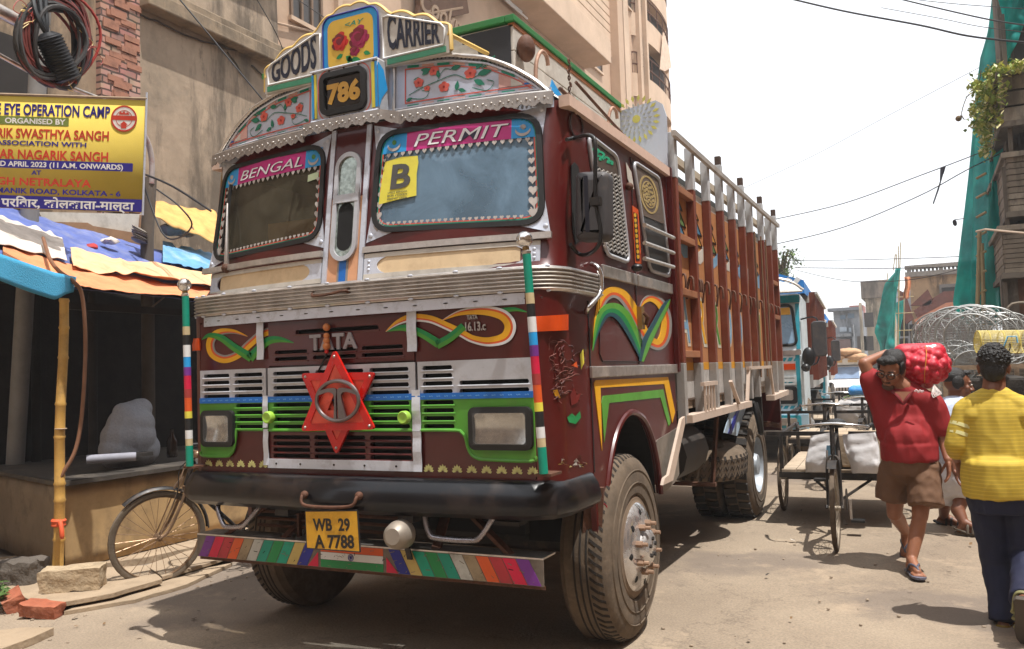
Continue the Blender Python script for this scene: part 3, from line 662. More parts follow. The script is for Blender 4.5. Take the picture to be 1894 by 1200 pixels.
# number plate
PL = [fy(*q, -.20) for q in ((566, 945), (662, 944), (667, 1020), (569, 1013))]
b = MB(); plt = M('number_plate_yellow', (212, 158, 34), .5, var=.12, dirt=(120, 84, 30), damt=.5, dscale=9, bump=.2, bscale=9); b.poly3(PL, (0, -1, 0), .006, plt)
for i in range(4): b.tube([PL[i]+Vector((0, -.003, 0)), PL[(i+1) % 4]+Vector((0, -.003, 0))], .0045, darkmetal, 5)
np_ = b.build('number_plate', T)
b = MB(); u_ = (PL[1]-PL[0]).normalized(); v_ = Vector((-u_.z, 0, u_.x)); c_ = (PL[0]+PL[1])/2; pl = plane(c_+Vector((0, -.0065, 0)), u_, v_, (0, -1, 0))
pk = M('plate_lettering_black', (34, 28, 22), .6)
b.text('WB  29', lambda u, v, w_: pl(u-.0, v-.098, w_), pk, .062, .0015, .03, 0, width=.235); b.text('A 7788', lambda u, v, w_: pl(u+.012, v-.185, w_), pk, .066, .0015, .03, 0, width=.25)
b.build('plate_lettering', np_)
# fog lamp and tow handles
c = fy(741, 988, -.12); b = MB(); b.lathe([(.04, .09), (.06, .07), (.072, .02), (.074, -.02), (.066, -.026), (.064, -.016)], c, (.12, -1, .05), M('lamp_shell', (150, 140, 128), .5, metal=.4, dirt=DUST, damt=.6), 28); b.beam(c+Vector((0, .05, -.06)), c+Vector((0, .08, -.14)), .03, .01, darkmetal); fl = b.build('fog_lamp', T, 40)
b = MB(); b.lathe([(.064, -.02), (.058, -.03), (.035, -.042), (.0001, -.047)], c, (.12, -1, .05), M('dusty_lamp_lens', (176, 156, 132), .3, dirt=(120, 100, 80), damt=.5, dscale=20), 28); b.build('lens', fl, 180)
# flip lens so its dome faces the viewer
for xx, q in ((1, ((786, 950), (800, 993), (888, 999), (913, 955))), (-1, ((403, 938), (420, 973), (455, 972), (476, 942)))):
    b = MB(); pp = [fy(*t, -.06) for t in q]; b.tube(spline([pp[0]+Vector((0, .04, .05)), pp[0]]+[pp[1]+(pp[0]-pp[1])*.2+Vector((0, -.02, 0)), pp[1]+(pp[2]-pp[1])*.15+Vector((0, -.02, 0)), pp[2]+(pp[1]-pp[2])*.15+Vector((0, -.02, 0)), pp[2]+(pp[3]-pp[2])*.2+Vector((0, -.02, 0))]+[pp[3], pp[3]+Vector((0, .04, .05))], 5), .014, M('worn_chrome_tube', (150, 146, 150), .25, metal=.9, dirt=(110, 86, 70), damt=.6, dscale=11), 8); b.build('tow_handle', T, 60)
# striped lower bumper
LB = [(-1.11, .645), (1.115, .645), (1.115, .52), (-1.11, .52)]
b = MB(); b.box((-1.11, -.02, .52), (1.115, -.012, .645), M('bare_bumper_grey', (110, 100, 90), .6, metal=.3, var=.3, scale=20)); b.box((-1.11, -.02, .645), (1.115, .13, .653), chrome); b.box((-1.11, .0, .50), (1.115, .004, .52), rust)
lb_ = b.build('lower_bumper', T)
b = MB(); stripes = [purple, crimson, M('brick_red_paint', (170, 44, 52), .5, dirt=(90, 60, 50), damt=.4, dscale=10), orange, M('worn_khaki', (150, 132, 104), .6, dirt=(80, 66, 54), damt=.5, dscale=14), M('worn_white', (178, 178, 170), .55, dirt=(100, 90, 80), damt=.5, dscale=14), teal, emerald, M('sea_green', (0, 150, 120), .5, dirt=(60, 70, 60), damt=.4, dscale=12), M('sand_paint', (190, 166, 96), .55, dirt=(110, 90, 66), damt=.45, dscale=12), navy, crimson]
for s in (-1, 1):
    x0, x1 = 1.1, .22; k = len(stripes); 
    for i, m_ in enumerate(stripes):
        a = lerp(x0, x1, i/k); c = lerp(x0, x1, (i+.93)/k); sh = -.062
        if i == k-1: pts = [(a, .523), (.222, .523), (.222, .6)]
        else: pts = [(a, .523), (c, .523), (c+sh, .642), (a+sh, .642)]
        pts = [(min(max(x, .222), 1.108), z) for x, z in pts]
        b.poly3([(s*x+(.003), -.02, z) for x, z in pts], (0, -1, 0), .002, m_)
for z0, z1, m_ in ((.605, .643, orange), (.565, .603, white), (.523, .563, emerald)): b.box((-.2, -.0225, z0), (.205, -.02, z1), m_)
for t in np.linspace(0, math.pi, 9)[:-1]: b.beam((.0-.013*math.cos(t), -.0235, .584-.013*math.sin(t)), (.013*math.cos(t), -.0235, .584+.013*math.sin(t)), .0012, .001, navy, (0, 1, 0))
b.lathe([(.015, 0), (.018, 0), (.018, .002), (.015, .002)], (0, -.0226, .584), (0, -1, 0), navy, 20, True)
sc_ = M('bare_scratch', (120, 108, 96), .6, metal=.3)
random.seed(12)
for i in range(70):
    x, z = random.uniform(-1.08, 1.08), random.uniform(.525, .63); b.beam((x, -.0228, z), (x+random.uniform(-.03, .03), -.0228, z+random.uniform(-.014, .014)), random.uniform(.001, .004), .001, random.choice((sc_, void, sc_)), (0, 1, 0))
b.build('painted_stripe', lb_)
b = MB()
for s in (-1, 1):
    b.beam((s*.5, .02, .64), (s*.42, .3, .84), .05, .02, rust); b.beam((s*.95, .02, .63), (s*.62, .12, .85), .04, .02, rust); b.beam((s*.4, -.1, .9), (s*.4, 6.6, .9), .09, .2, darkmetal)
b.box((-.9, .25, .7), (.9, .3, .98), void)
for z in (.7, .74, .78): b.tube([(-.75, .1, z), (.3, .1, z)], .01, rust, 6)
b.beam((-.43, .08, .63), (-.43, .08, .84), .025, .015, rust)
b.beam((.82, .06, .8), (.98, .06, .8), .1, .02, darkmetal)
b.cyl((-1.0, .98, .52), (1.0, .98, .52), .06, darkmetal); b.cyl((-1, 5.13, .52), (1, 5.13, .52), .09, darkmetal); b.ball((0, 5.13, .52), .22, darkmetal)
b.box((-.55, .6, .6), (.5, 1.9, .95), darkmetal); b.box((-1.1, 2.1, .6), (-.5, 3.2, 1.05), darkmetal)
for s in (-1, 1): b.tube(spline([(s*.45, .35, .8), (s*.45, .98, .62), (s*.45, 1.7, .8)]), .045, darkmetal); b.tube(spline([(s*.5, 4.4, .8), (s*.5, 5.13, .66), (s*.5, 5.9, .8)]), .06, darkmetal)
b.build('chassis', T)
# --- striped corner poles with steel balls
PX = {-1: ((343, 548), (351, 862), (341, 527)), 1: ((974, 470), (1006, 876), (970, 443))}
bandsc = [(0, .18, teal), (.18, .23, M('old_ivory', (186, 168, 130), .6)), (.23, .29, rubber), (.29, .36, white), (.36, .42, skyblue), (.42, .47, purple), (.47, .55, crimson), (.55, .6, M('faded_red', (150, 50, 46), .6)), (.6, .68, orange), (.68, .72, lemon), (.72, .79, rubber), (.79, .84, white), (.84, .88, M('old_ivory', (186, 168, 130), .6)), (.88, 1, teal)]
for s in (-1, 1):
    tp, bt, bl = [fy(*q, -.1) for q in PX[s]]
    b = MB()
    for i, (f0, f1, m_) in enumerate(bandsc): b.cyl(tp.lerp(bt, f0), tp.lerp(bt, f1), .0205+.0006*(i % 2), m_, 14)
    po = b.build('corner_pole', T, 40)
    b = MB(); b.cyl(tp, bl, .018, M('worn_brass', (140, 112, 66), .5, metal=.5), 12, .014); b.lathe([(.02, 0), (.024, .012), (.016, .02)], tp, bl-tp, chrome, 14); b.ball(bl, .04, bright, 20); b.build('ball_finial', po, 60)
    b = MB(); b.box(bt-Vector((.04, .01, .012)), bt+Vector((.04, .12, .0)), rust); b.build('pole_bracket', po)
# --- visor
def VY(x): return .10+.13*min(1.2, abs(x)/1.13)**2
def V(x, z, o=0.): return Vector((x, VY(x)-o+(z-2.9)*.05, z))
def vtop(x): return float(np.interp(abs(x), [0, .3, .6, .8, .95, 1.06, 1.15], [3.27, 3.26, 3.235, 3.19, 3.115, 3.035, 2.945]))
vis = MB(); lav = M('visor_panel_paint', (184, 190, 206), .45, metal=.15, var=.1, dirt=(150, 140, 130), damt=.4, dscale=5)
for s in (-1, 1):
    vis.grid(lambda u, v: V(s*lerp(.2, 1.15, u), lerp(2.885, vtop(lerp(.2, 1.15, u)), v), .0), 20, 4, lav)
vo = vis.build('visor', T, 60)
b = MB()   # visor roof going back over the cab, and its ends
tp_ = [(x, vtop(x)) for x in np.linspace(-1.15, 1.15, 41)]
k = len(tp_); vs = [V(x, z) for x, z in tp_]+[Vector((x*1.03, .8, 2.93+(z-2.93)*.7)) for x, z in tp_]+[Vector((x*1.04, 2.1, 2.95)) for x, z in tp_]
b.add(vs, [(i, i+1, k+i+1, k+i) for i in range(k-1)]+[(k+i, k+i+1, 2*k+i+1, 2*k+i) for i in range(k-1)], offwhite)
for s in (-1, 1): b.box((s*1.2-.03, .25, 2.885), (s*1.2+.03, 2.12, 2.945), M('drip_rail_pink', (216, 186, 168), .6, dirt=(140, 110, 90), damt=.5, dscale=6)); b.box((min(s*.9, s*1.16), .3, 2.86), (max(s*.9, s*1.16), 2.1, 2.9), void)
b.build('visor_roof', vo, 50)
b = MB()   # stamped trims along its edges
for s in (-1, 1):
    e = [V(s*x, vtop(x), .012) for x in np.linspace(.26, 1.15, 26)]; b.tube(e, .013, chrome, 6)
    e = [V(s*x, vtop(x)-.028, .006) for x in np.linspace(.27, 1.12, 26)]; b.tube(e, .007, alu, 5)
    e = [V(s*x, 2.955, .03) for x in np.linspace(.2, 1.15, 20)]; b.tube(e, .014, chrome, 6); e = [V(s*x, 2.985, .006) for x in np.linspace(.2, 1.14, 20)]; b.tube(e, .007, alu, 5)
    for x in np.linspace(.3, 1.1, 36): b.ball(V(s*x, vtop(x)-.014, .014), .005, darkmetal, 6, (1.3, .6, .8)); b.ball(V(s*x, 2.97, .014), .005, darkmetal, 6, (1.6, .6, .7))
    b.tube([V(s*.26, 2.96, .008), V(s*.26, 3.25, .008)], .009, chrome, 6)
b.build('visor_trim', vo, 60)
b = MB()   # scalloped fringe
def yfr(x): return VY(x)-.05
for s in (-1, 1):
    X_ = np.linspace(.0 if s > 0 else -.0, 1.165, 150)
    L, R_ = [], []
    for x in X_:
        ph = (x/.092) % 1.0; dz = .052+.016*math.sin(math.pi*ph)+(.006 if (x/.046) % 1 < .5 else 0)
        zt = 2.955
        y = yfr(x)-(.085 if x < .26 else .085*max(0, 1-(x-.26)/.06))
        L.append((s*x, y, zt)); R_.append((s*x, y-.008, zt-dz))
    b.strip(L, R_, (0, .006, 0), 1, M('fringe_steel', (146, 138, 132), .42, metal=.6, dirt=(104, 84, 66), damt=.5, dscale=9))
    for x in np.arange(.02, 1.15, .046):
        y = yfr(x)-(.085 if x < .26 else .085*max(0, 1-(x-.26)/.06)); b.ball((s*x, y-.006, 2.925), .0065, chrome, 8, (1, .5, 1)); b.ball((s*x+.02, y-.008, 2.912), .0045, chrome, 6, (1, .5, 1))
b.build('scalloped_fringe', vo, 40)
# painted borders and flower sprays on the visor
b = MB()
for s in (-1, 1):
    for off, mt, z_ in ((.0025, coral, .05), (.0025, coral, None)):
        L, R_ = [], []
        for x in np.linspace(.325, 1.07, 22):
            z = vtop(x)-.052 if z_ else 3.015; L.append(V(s*x, z, off)); R_.append(V(s*x, z-.006, off))
        b.strip(L, R_, (0, -.001, 0), 1, mt)
    b.strip([V(s*.325, 3.015, .0025), V(s*.325, 3.2, .0025)], [V(s*.331, 3.015, .0025), V(s*.331, 3.2, .0025)], (0, -.001, 0), 1, coral)
    for i, x in enumerate(np.arange(.34, 1.05, .09)):
        m_ = (teal, M('faded_pink', (206, 160, 150), .5))[i % 2]
        for zf in (lambda q: vtop(q)-.034, lambda q: 2.999):
            b.strip([V(s*q, zf(q), .0025) for q in (x, x+.04, x+.07)], [V(s*q, zf(q)-.014, .0025) for q in (x, x+.04, x+.07)], (0, -.001, 0), 1, m_)
    z9 = lambda x: max(3.03, min(vtop(x)-.06, 3.16))
    for a, c, m_ in ((.865, .93, M('faded_pink', (206, 160, 150), .5)), (.93, .99, offwhite), (1.0, 1.06, blue)):
        b.poly3([V(s*a, 3.02, .001), V(s*c, 3.02, .001), V(s*c, z9(c), .001), V(s*a, z9(a), .001)], (0, -1, 0), .003, m_)
    def petal_flower(cx, cz, r):
        cz += .065+(cz-3.03)*.3
        for q in range(5):
            a = rad(90+72*q); p0 = []
            for w_ in range(9): t = 2*math.pi*w_/9; p0.append(V(s*(cx+r*.55*math.cos(a)+r*.5*math.cos(t)), cz+r*.5*math.sin(a)+r*.42*math.sin(t), .003+.0003*q))
            b.poly3(p0, (0, -1, 0), .001, coral)
        b.poly3([V(s*(cx+r*.2*math.cos(t)), cz+r*.2*math.sin(t), .006) for t in np.linspace(0, 6.28, 9)[:-1]], (0, -1, 0), .001, M('flower_heart_red', (150, 20, 20), .5))
    def leaf_(cx, cz, L_, a, wd=.45):
        cz += .065+(cz-3.03)*.3; a = rad(a); d = (math.cos(a), math.sin(a)); q = (-d[1], d[0]); pts = []
        for t, w_ in ((0, 0), (.25, .8), (.5, 1), (.75, .6), (1, 0), (.75, -.6), (.5, -1), (.25, -.8)): pts.append(V(s*(cx+d[0]*L_*t+q[0]*L_*wd*.5*w_), cz+d[1]*L_*t+q[1]*L_*wd*.5*w_, .0042))
        b.poly3(pts, (0, -1, 0), .001, leaf)
    def vine(P, w_=.004):
        Q = spline([(x, z+.065+(z-3.03)*.3, 0) for x, z in P], 6); b.strip([V(s*p.x, p.y, .0035) for p in Q], [V(s*p.x, p.y-w_, .0035) for p in Q], (0, -.001, 0), 1, leaf)
    vine([(.35, 3.0), (.42, 3.02), (.52, 3.04), (.62, 3.055), (.7, 3.03), (.8, 3.05)]); vine([(.36, 2.985), (.44, 2.975), (.47, 3.0), (.43, 3.01)]); vine([(.52, 3.04), (.56, 3.085), (.6, 3.08)]); vine([(.72, 2.99), (.8, 2.97), (.84, 3.0), (.8, 3.015)]); vine([(.4, 3.02), (.38, 3.06), (.41, 3.07)])
    petal_flower(.41, 3.045, .03); petal_flower(.5, 3.085, .03); petal_flower(.56, 3.01, .032); petal_flower(.71, 3.05, .034); petal_flower(.46, 3.015, .018)
    for q in ((.43, 3.075, .06, 30), (.48, 3.09, .06, 170), (.6, 3.08, .06, 10), (.63, 2.985, .055, 80), (.64, 2.99, .05, -20), (.74, 3.065, .07, 40), (.75, 3.04, .08, 10), (.73, 3.02, .07, -30), (.37, 2.985, .04, 200), (.53, 3.05, .05, 100)): leaf_(*q)
    for i in range(9): leaf_(.77+i*.009, 3.075+i*.003, .018, 80); leaf_(.77+i*.009, 3.07+i*.003, .018, -40)
    b.build('visor_painting', vo); b = MB()

# --- route box 786
b = MB(); y0 = .01; bw, z0, z1 = .225, 2.945, 3.26
fr = rrect(-.155, 2.985, .155, 3.225, .05); k = len(fr)
b.box((-bw, y0, z0), (bw, .3, z1), silver)
bx = b.build('route_box', T, 40, bevel=.012)
b = MB(); P3 = lambda L, y: [(x, y, z) for x, z in L]
in2 = scale_out(fr, -.03); b.add(P3(fr, y0-.001)+P3(fr, y0-.022)+P3(in2, y0-.024)+P3(in2, y0-.004), [(a*k+i, a*k+(i+1) % k, (a+1)*k+(i+1) % k, (a+1)*k+i) for a in range(3) for i in range(k)], rubber); b.build('box_gasket', bx, 40)
b = MB(); b.add(P3(in2, y0-.006), [tuple(range(k))], M('dark_box_glass', (30, 26, 24), .12))
b.text('786', lambda u, v, w_: Vector((u, y0-.008-w_, 3.053+v)), M('gold_digits', (206, 158, 66), .45, dirt=(120, 80, 40), damt=.4, dscale=14), .105, .002, .05, 0, width=.225)
b.build('route_number', bx)
b = MB(); o1, o2_ = scale_out(fr, .018), scale_out(fr, .024); b.add(P3(o1, y0-.003)+P3(o2_, y0-.003), [(i, (i+1) % k, k+(i+1) % k, k+i) for i in range(k)], coral)
for x, w_, m_ in ((.195, .02, lemon), (.214, .014, skyblue), (-.214, .014, skyblue), (-.196, .016, lemon)): b.box((x-w_/2, y0-.004, 2.985), (x+w_/2, y0-.0005, 3.235), m_)
b.poly3([(bw, y0, 3.23), (bw, y0+.05, 3.2), (bw, y0+.085, 3.1), (bw, y0+.03, 3.04), (bw, y0, 2.98)], (1, 0, 0), .004, skyblue)
b.tube([(-bw, y0-.004, 2.965), (bw, y0-.004, 2.965)], .01, alu, 6); b.tube([(-bw, y0-.004, 3.25), (bw, y0-.004, 3.25)], .007, alu, 6)
for x in (-.21, -.1, 0, .1, .2):
    for z in (2.975, 3.24): b.ball((x, y0-.004, z), .006, rust, 6)
b.build('box_border', bx, 40)
# --- name board above the visor
yb = .085
def NB(x, z, o=0.): return Vector((x, yb-o, z))
def ztop(x):
    t = abs(x); return float(np.interp(t, [0, .1, .17, .24, .38, .5, .63], [3.605, 3.60, 3.57, 3.515, 3.475, 3.43, 3.35]))+.02*abs(math.sin(math.pi*(t+.02)/.145))
nb = MB(); xs_ = np.linspace(-.63, .63, 85); nb.strip([NB(x, 3.225) for x in xs_], [NB(x, ztop(x)) for x in xs_], (0, .03, 0), 1, offwhite); no = nb.build('name_board', T, 40)
b = MB(); yl = M('board_edge_yellow', (206, 172, 96), .5); b.tube([NB(-.635, 3.24, -.01)]+[NB(x, ztop(x)+.004, -.01) for x in xs_]+[NB(.635, 3.24, -.01)], .013, yl, 6)
b.strip([NB(x, 3.232, .006) for x in np.linspace(.24, .61, 6)], [NB(x, 3.262, .006) for x in np.linspace(.24, .61, 6)], (0, .005, 0), 1, M('board_green', (70, 150, 116), .5))
b.strip([NB(-x, 3.232, .006) for x in np.linspace(.24, .61, 6)], [NB(-x, 3.262, .006) for x in np.linspace(.24, .61, 6)], (0, .005, 0), 1, M('board_green', (70, 150, 116), .5)); b.build('board_edging', no, 60)
b = MB()
for s in (-1, 1):   # pressed frames round the words
    fr2 = [(s*.215, 3.272), (s*.6, 3.272), (s*.605, 3.36), (s*.58, 3.39), (s*.25, 3.505), (s*.215, 3.5)]
    b.tube([NB(x, z, .003) for x, z in fr2], .007, white, 6, closed=True)
b.build('pressed_frame', no, 60)
b = MB()
def word(s_, x0, x1, h0, h1, zb, z1):
    """letters that grow towards the centre of the board"""
    vs, fs = text_geo(s_, 1, 1, .022, 0, 'LEFT', 1, None, 1.)
    mx = max(v[0] for v in vs); mn = min(v[0] for v in vs); out = []
    for u, v, w_ in vs: t = (u-mn)/(mx-mn); x = lerp(x0, x1, t); out.append(NB(x, lerp(zb, z1, t)+v*lerp(h0, h1, t)/.73, .003+.003*w_))
    b.add(out, fs, inkb)
word('GOODS', -.575, -.245, .085, .15, 3.285, 3.315); b.build('board_lettering', no); b = MB(); word('CARRIER', .245, .575, .15, .085, 3.32, 3.29); b.build('board_lettering', no)
b = MB(); fr3 = rrect(-.19, 3.24, .19, 3.58, .06); b.poly3([NB(x, z, .002) for x, z in fr3], (0, -1, 0), .006, skyblue); b.tube([NB(x, z, .01) for x, z in fr3], .005, navy, 5, closed=True)
fr4 = rrect(-.155, 3.262, .155, 3.55, .05); b.poly3([NB(x, z, .008) for x, z in fr4], (0, -1, 0), .004, M('rose_panel_yellow', (212, 172, 62), .5, dirt=(150, 110, 40), damt=.3))
random.seed(5)
for cx, cz, r, m_ in ((-.07, 3.42, .05, M('rose_red', (190, 36, 24), .5)), (.06, 3.42, .06, M('rose_magenta', (148, 22, 70), .5)), (.03, 3.35, .03, M('rose_magenta', (148, 22, 70), .5))):
    m2 = M('rose_shadow', (110, 14, 30), .5)
    for i in range(14):
        a = i*2.4; rr = r*.24*math.sqrt(i); b.poly3([NB(cx+rr*math.cos(a)*.9+r*.45*math.cos(t)*(1+.2*math.sin(3*t)), cz+rr*math.sin(a)+r*.4*math.sin(t), .0125+.0012*(14-i)/3) for t in np.linspace(0, 6.28, 11)[:-1]], (0, -1, 0), .0006, m_ if i % 3 else m2)
for cx, cz, a, L_ in ((-.05, 3.345, 200, .05), (-.03, 3.33, -40, .06), (.0, 3.30, -5, .07), (-.0, 3.33, 250, .05), (.09, 3.33, -20, .05)):
    a = rad(a); d = (math.cos(a), math.sin(a)); q = (-d[1], d[0]); b.poly3([NB(cx+d[0]*L_*t+q[0]*L_*.25*w_, cz+d[1]*L_*t+q[1]*L_*.25*w_, .0125) for t, w_ in ((0, 0), (.3, 1), (.7, .8), (1, 0), (.7, -.8), (.3, -1))], (0, -1, 0), .001, emerald)
b.text('<AY', lambda u, v, w_: NB(u+.02, 3.495+v, .0125+w_), teal, .03, .001, .0, .3, width=.13); b.build('rose_panel', no)
b = MB(); b.tube([NB(.62, 3.33, -.0), (.74, .42, 3.28)], .012, yl, 6); b.tube([NB(-.62, 3.33, -.0), (-.74, .42, 3.28)], .012, yl, 6); b.build('board_stay', no, 60)
# --- roof rack: a white plank box with a green rim
b = MB(); plank = M('rack_white_planks', (196, 190, 180), .7, var=.15, dirt=(120, 100, 84), damt=.5, dscale=4, bump=.25, bscale=12)
RX, RY0, RY1, RZ0, RZ1 = .86, .36, 2.14, 2.98, 3.44
for s in (-1, 1):
    for i in range(3): b.box((s*RX-.015, RY0, RZ0+.15*i+.002), (s*RX+.015, RY1, RZ0+.15*i+.148), plank)
for i in range(3): b.box((-RX+.016, RY0-.002, RZ0+.15*i+.002), (RX-.016, RY0+.03, RZ0+.15*i+.148), plank)
rk = b.build('roof_rack', T, bevel=.004)
b = MB()
for s in (-1, 1): b.box((s*RX-.028, RY0-.02, RZ1-.002), (s*RX+.028, RY1, RZ1+.035), M('rack_green', (40, 120, 58), .5, dirt=(90, 80, 60), damt=.4))
b.box((-RX+.029, RY0-.02, RZ1-.002), (RX-.029, RY0+.04, RZ1+.035), M('rack_green', (40, 120, 58), .5))
for s in (-1, 1): b.box((s*RX-.02, RY0, RZ1-.03), (s*RX+.02, RY1, RZ1-.003), M('rack_underside_tan', (170, 110, 70), .6))
b.build('green_rim', rk, bevel=.004)
b = MB(); b.box((RX-.3, RY0-.006, 3.05), (RX-.002, RY0-.0025, 3.42), M('rack_black_patch', (36, 36, 40), .6)); 
b.poly3([(RX-.45, RY0-.0045, 3.02), (RX-.2, RY0-.0045, 3.03), (RX-.17, RY0-.0045, 3.2), (RX-.22, RY0-.0045, 3.36), (RX-.42, RY0-.0045, 3.38)], (0, -1, 0), .004, plank)
for y, m_ in ((.75, skyblue), (1.15, M('mint_paint', (150, 196, 176), .6)), (1.8, emerald)): b.poly3([(RX+.015, y, 3.05), (RX+.015, y+.22, 3.02), (RX+.015, y+.3, 3.2), (RX+.015, y+.12, 3.27)], (1, 0, 0), .003, m_)
b.build('rack_painting', rk)
b = MB()
for y in (.55, 1.75):
    b.tube(spline([(RX+.06, y-.02, 3.12), (RX+.06, y, 3.26), (RX+.07, y+.05, 3.34), (RX+.08, y+.1, 3.33), (RX+.08, y+.12, 3.28)], 4), .012, M('rusty_hook', (176, 140, 120), .6, metal=.3, dirt=(110, 70, 50), damt=.6, dscale=12), 7)
b.tube([(RX+.05, .9, 3.22), (1.1, 1.3, 3.0)], .012, rust); b.tube([(RX+.04, 1.2, 3.35), (1.12, 1.85, 2.98)], .01, rust); b.ball((RX+.06, .42, 3.3), .05, rust, 10, (1, 1.2, 1.5))
for i in range(9): b.lathe([(.014, -.005), (.02, 0), (.014, .005), (.01, 0)], (RX+.07, 1.02+.015*math.sin(i*2), 3.42-.035*i), (1, i % 2, .2), rust, 8, True)
b.build('rack_hook', rk, 60)
b = MB(); tp0 = M('dark_tarpaulin', (50, 46, 48), .8)
b.grid(lambda u, v: (lerp(-.8, .84, v), lerp(.5, 2.1, u), 3.46+.06*math.sin(v*9+u*4)+.04*math.sin(u*13)), 16, 16, tp0); b.build('rack_tarpaulin', rk, 180)
# --- fenders with the wheel arch
ARC = [(.60, .60), (.645, .85), (.72, 1.02), (.83, 1.16), (.96, 1.24), (1.1, 1.275), (1.25, 1.26), (1.4, 1.2), (1.53, 1.08), (1.62, .92), (1.67, .72)]
arc = [(p.x, p.y) for p in spline([(y, z, 0) for y, z in ARC], 3)]
for s in (-1, 1):
    b = MB(); pts = [(.47, 1.56), (.465, 1.0), (.5, .62)]+arc+[(1.72, .72), (2.12, .78), (2.12, 1.56)]
    b.poly3([(s*1.17, y, z) for y, z in pts], (s, 0, 0), .032, maroon)
    b.tube([(s*1.2, y, z) for y, z in arc], .019, maroon, 7)
    fo = b.build('fender', T, 35)
    b = MB(); st = M('mudguard_steel', (140, 132, 122), .5, metal=.5, var=.2, dirt=(110, 92, 74), damt=.6, dscale=5)
    b.poly3([(s*1.2, y, z) for y, z in ((1.645, .9), (1.60, 1.06), (1.62, 1.07), (2.115, 1.11), (2.115, .79), (2.0, .75), (1.71, .715))], (s, 0, 0), .006, st); b.build('mudguard_flap', fo)
    b = MB(); b.grid(lambda u, v: (s*lerp(.75, 1.165, v), *arc[int(round(u*(len(arc)-1)))]), len(arc)-1, 1, void); b.build('wheel_well', fo)
s = 1
SD = lambda px, py: sx(px, py, 1.204); SN = (1, 0, 0)
b = MB()
for z0, z1, y0_, y1_ in ((1.492, 1.553, .46, 2.16),): b.box((1.2, y0_, z0), (1.222, y1_, z1), chrome)
for y0_, y1_ in ((.69, 1.30), (1.325, 2.11)): b.box((1.2, y0_, 2.045), (1.22, y1_, 2.115), chrome)
b.build('flank_moulding', T, bevel=.005)
b = MB()
for p, q in (((.475, 1.0), (.475, 1.9)),): b.box((1.198, p[0]-.006, p[1]), (1.2045, p[0]+.006, q[1]), void)
b.box((1.198, 1.308, 1.56), (1.2045, 1.318, 2.85), void); b.tube([(1.203, .66, 2.05), (1.203, .62, 1.62), (1.203, .66, 1.58), (1.203, 1.3, 1.575)], .004, M('door_seam', (40, 14, 12), .5), 5)
door = b.build('door', T)
b = MB()
swoosh(b, [(1096, 645), (1104, 590), (1114, 556), (1130, 541), (1148, 545), (1164, 564), (1178, 592), (1190, 615), (1203, 632), (1219, 637), (1230, 620), (1232, 590), (1223, 563), (1206, 551), (1192, 556), (1183, 570)], [1, 9, 16, 20, 21, 21, 20, 19, 19, 20, 20, 19, 17, 14, 9, 1], [(0, .5, yellow), (.5, .75, orange), (.75, 1, grey)], lambda x, y: sx(x, y, 1.2015), SN)
swoosh(b, [(1096, 648), (1104, 610), (1116, 580), (1134, 573), (1152, 585), (1168, 612), (1180, 640), (1187, 668)], [1, 10, 20, 26, 26, 22, 16, 4], [(0, .4, green), (.4, .7, emerald), (.7, 1, M('deep_teal_paint', (24, 70, 82), .5))], lambda x, y: sx(x, y, 1.205), SN)
swoosh(b, [(1186, 668), (1196, 632), (1213, 598), (1230, 566), (1239, 553)], [8, 17, 14, 12, 1], [(0, .5, M('deep_teal_paint', (24, 70, 82), .5)), (.5, 1, green)], lambda x, y: sx(x, y, 1.2085), SN)
for pts, m_ in (([(1113, 834), (1098, 708), (1101, 703), (1235, 697), (1248, 762), (1243, 782), (1228, 710), (1110, 717)], yellow), ([(1117, 818), (1112, 745), (1115, 732), (1226, 720), (1240, 782), (1236, 788), (1221, 735), (1126, 745)], green)):
    b.poly3([sx(x, y, 1.2025) for x, y in pts], SN, .003, m_)
b.build('painted_flourish', door)
b = MB(); h_ = sx(1184, 588, 1.215); b.box(h_-Vector((.01, .03, .07)), h_+Vector((.02, .03, .07)), M('worn_brass', (140, 112, 66), .5, metal=.5)); b.tube([h_+Vector((.03, -.02, .03)), h_+Vector((.05, .0, 0)), h_+Vector((.03, .02, -.04))], .012, rust); b.build('door_handle', door, 50)
# windows on the flank
def frame_win(name, px, mat, parent=T):
    b = MB(); pp = [sx(x, y, 1.204) for x, y in px]; b.poly3(pp, SN, .003, mat); o = b.build(name, parent)
    c = sum(pp, Vector())/len(pp); f = MB(); rr = []
    k = len(pp)
    for i in range(k):
        p = pp[i]; a = (pp[i-1]-p); e = (pp[(i+1) % k]-p); r1 = min(.07, a.length*.4); r2 = min(.07, e.length*.4); a.normalize(); e.normalize()
        for t in (0, .33, .66, 1): rr.append(p+a*r1*(1-t)**2+e*r2*t*t)
    f.tube([p+Vector((.006, 0, 0)) for p in rr], .013, silver, 7, closed=True); f.build('window_frame', o, 60)
    return o, pp
w1, pp = frame_win('window', [(1085, 248), (1140, 290), (1162, 486), (1119, 470)], M('flank_window_dark', (30, 28, 28), .25))
b = MB(); m_ = M('grille_bar_steel', (200, 196, 190), .3, metal=.6, dirt=(120, 70, 50), damt=.4, dscale=20)
for i in range(21):
    L = []
    for j in range(13):
        u = j/12; v = .02+i/21*.95
        x = lerp(1101, 1146, u)+lerp(0, 17, v); y = lerp(308, 468, v)+lerp(0, 16, u)+(2.2 if j % 2 else -2.2)
        L.append(sx(x, y, 1.213))
    b.tube(L, .005, m_, 5)
b.build('window_grille', w1, 60)
b = MB(); b.poly3([sx(x, y, 1.2085) for x, y in ((1090, 258), (1137, 293), (1144, 330), (1100, 305))], SN, .003, M('window_visor_board', (76, 62, 52), .6))
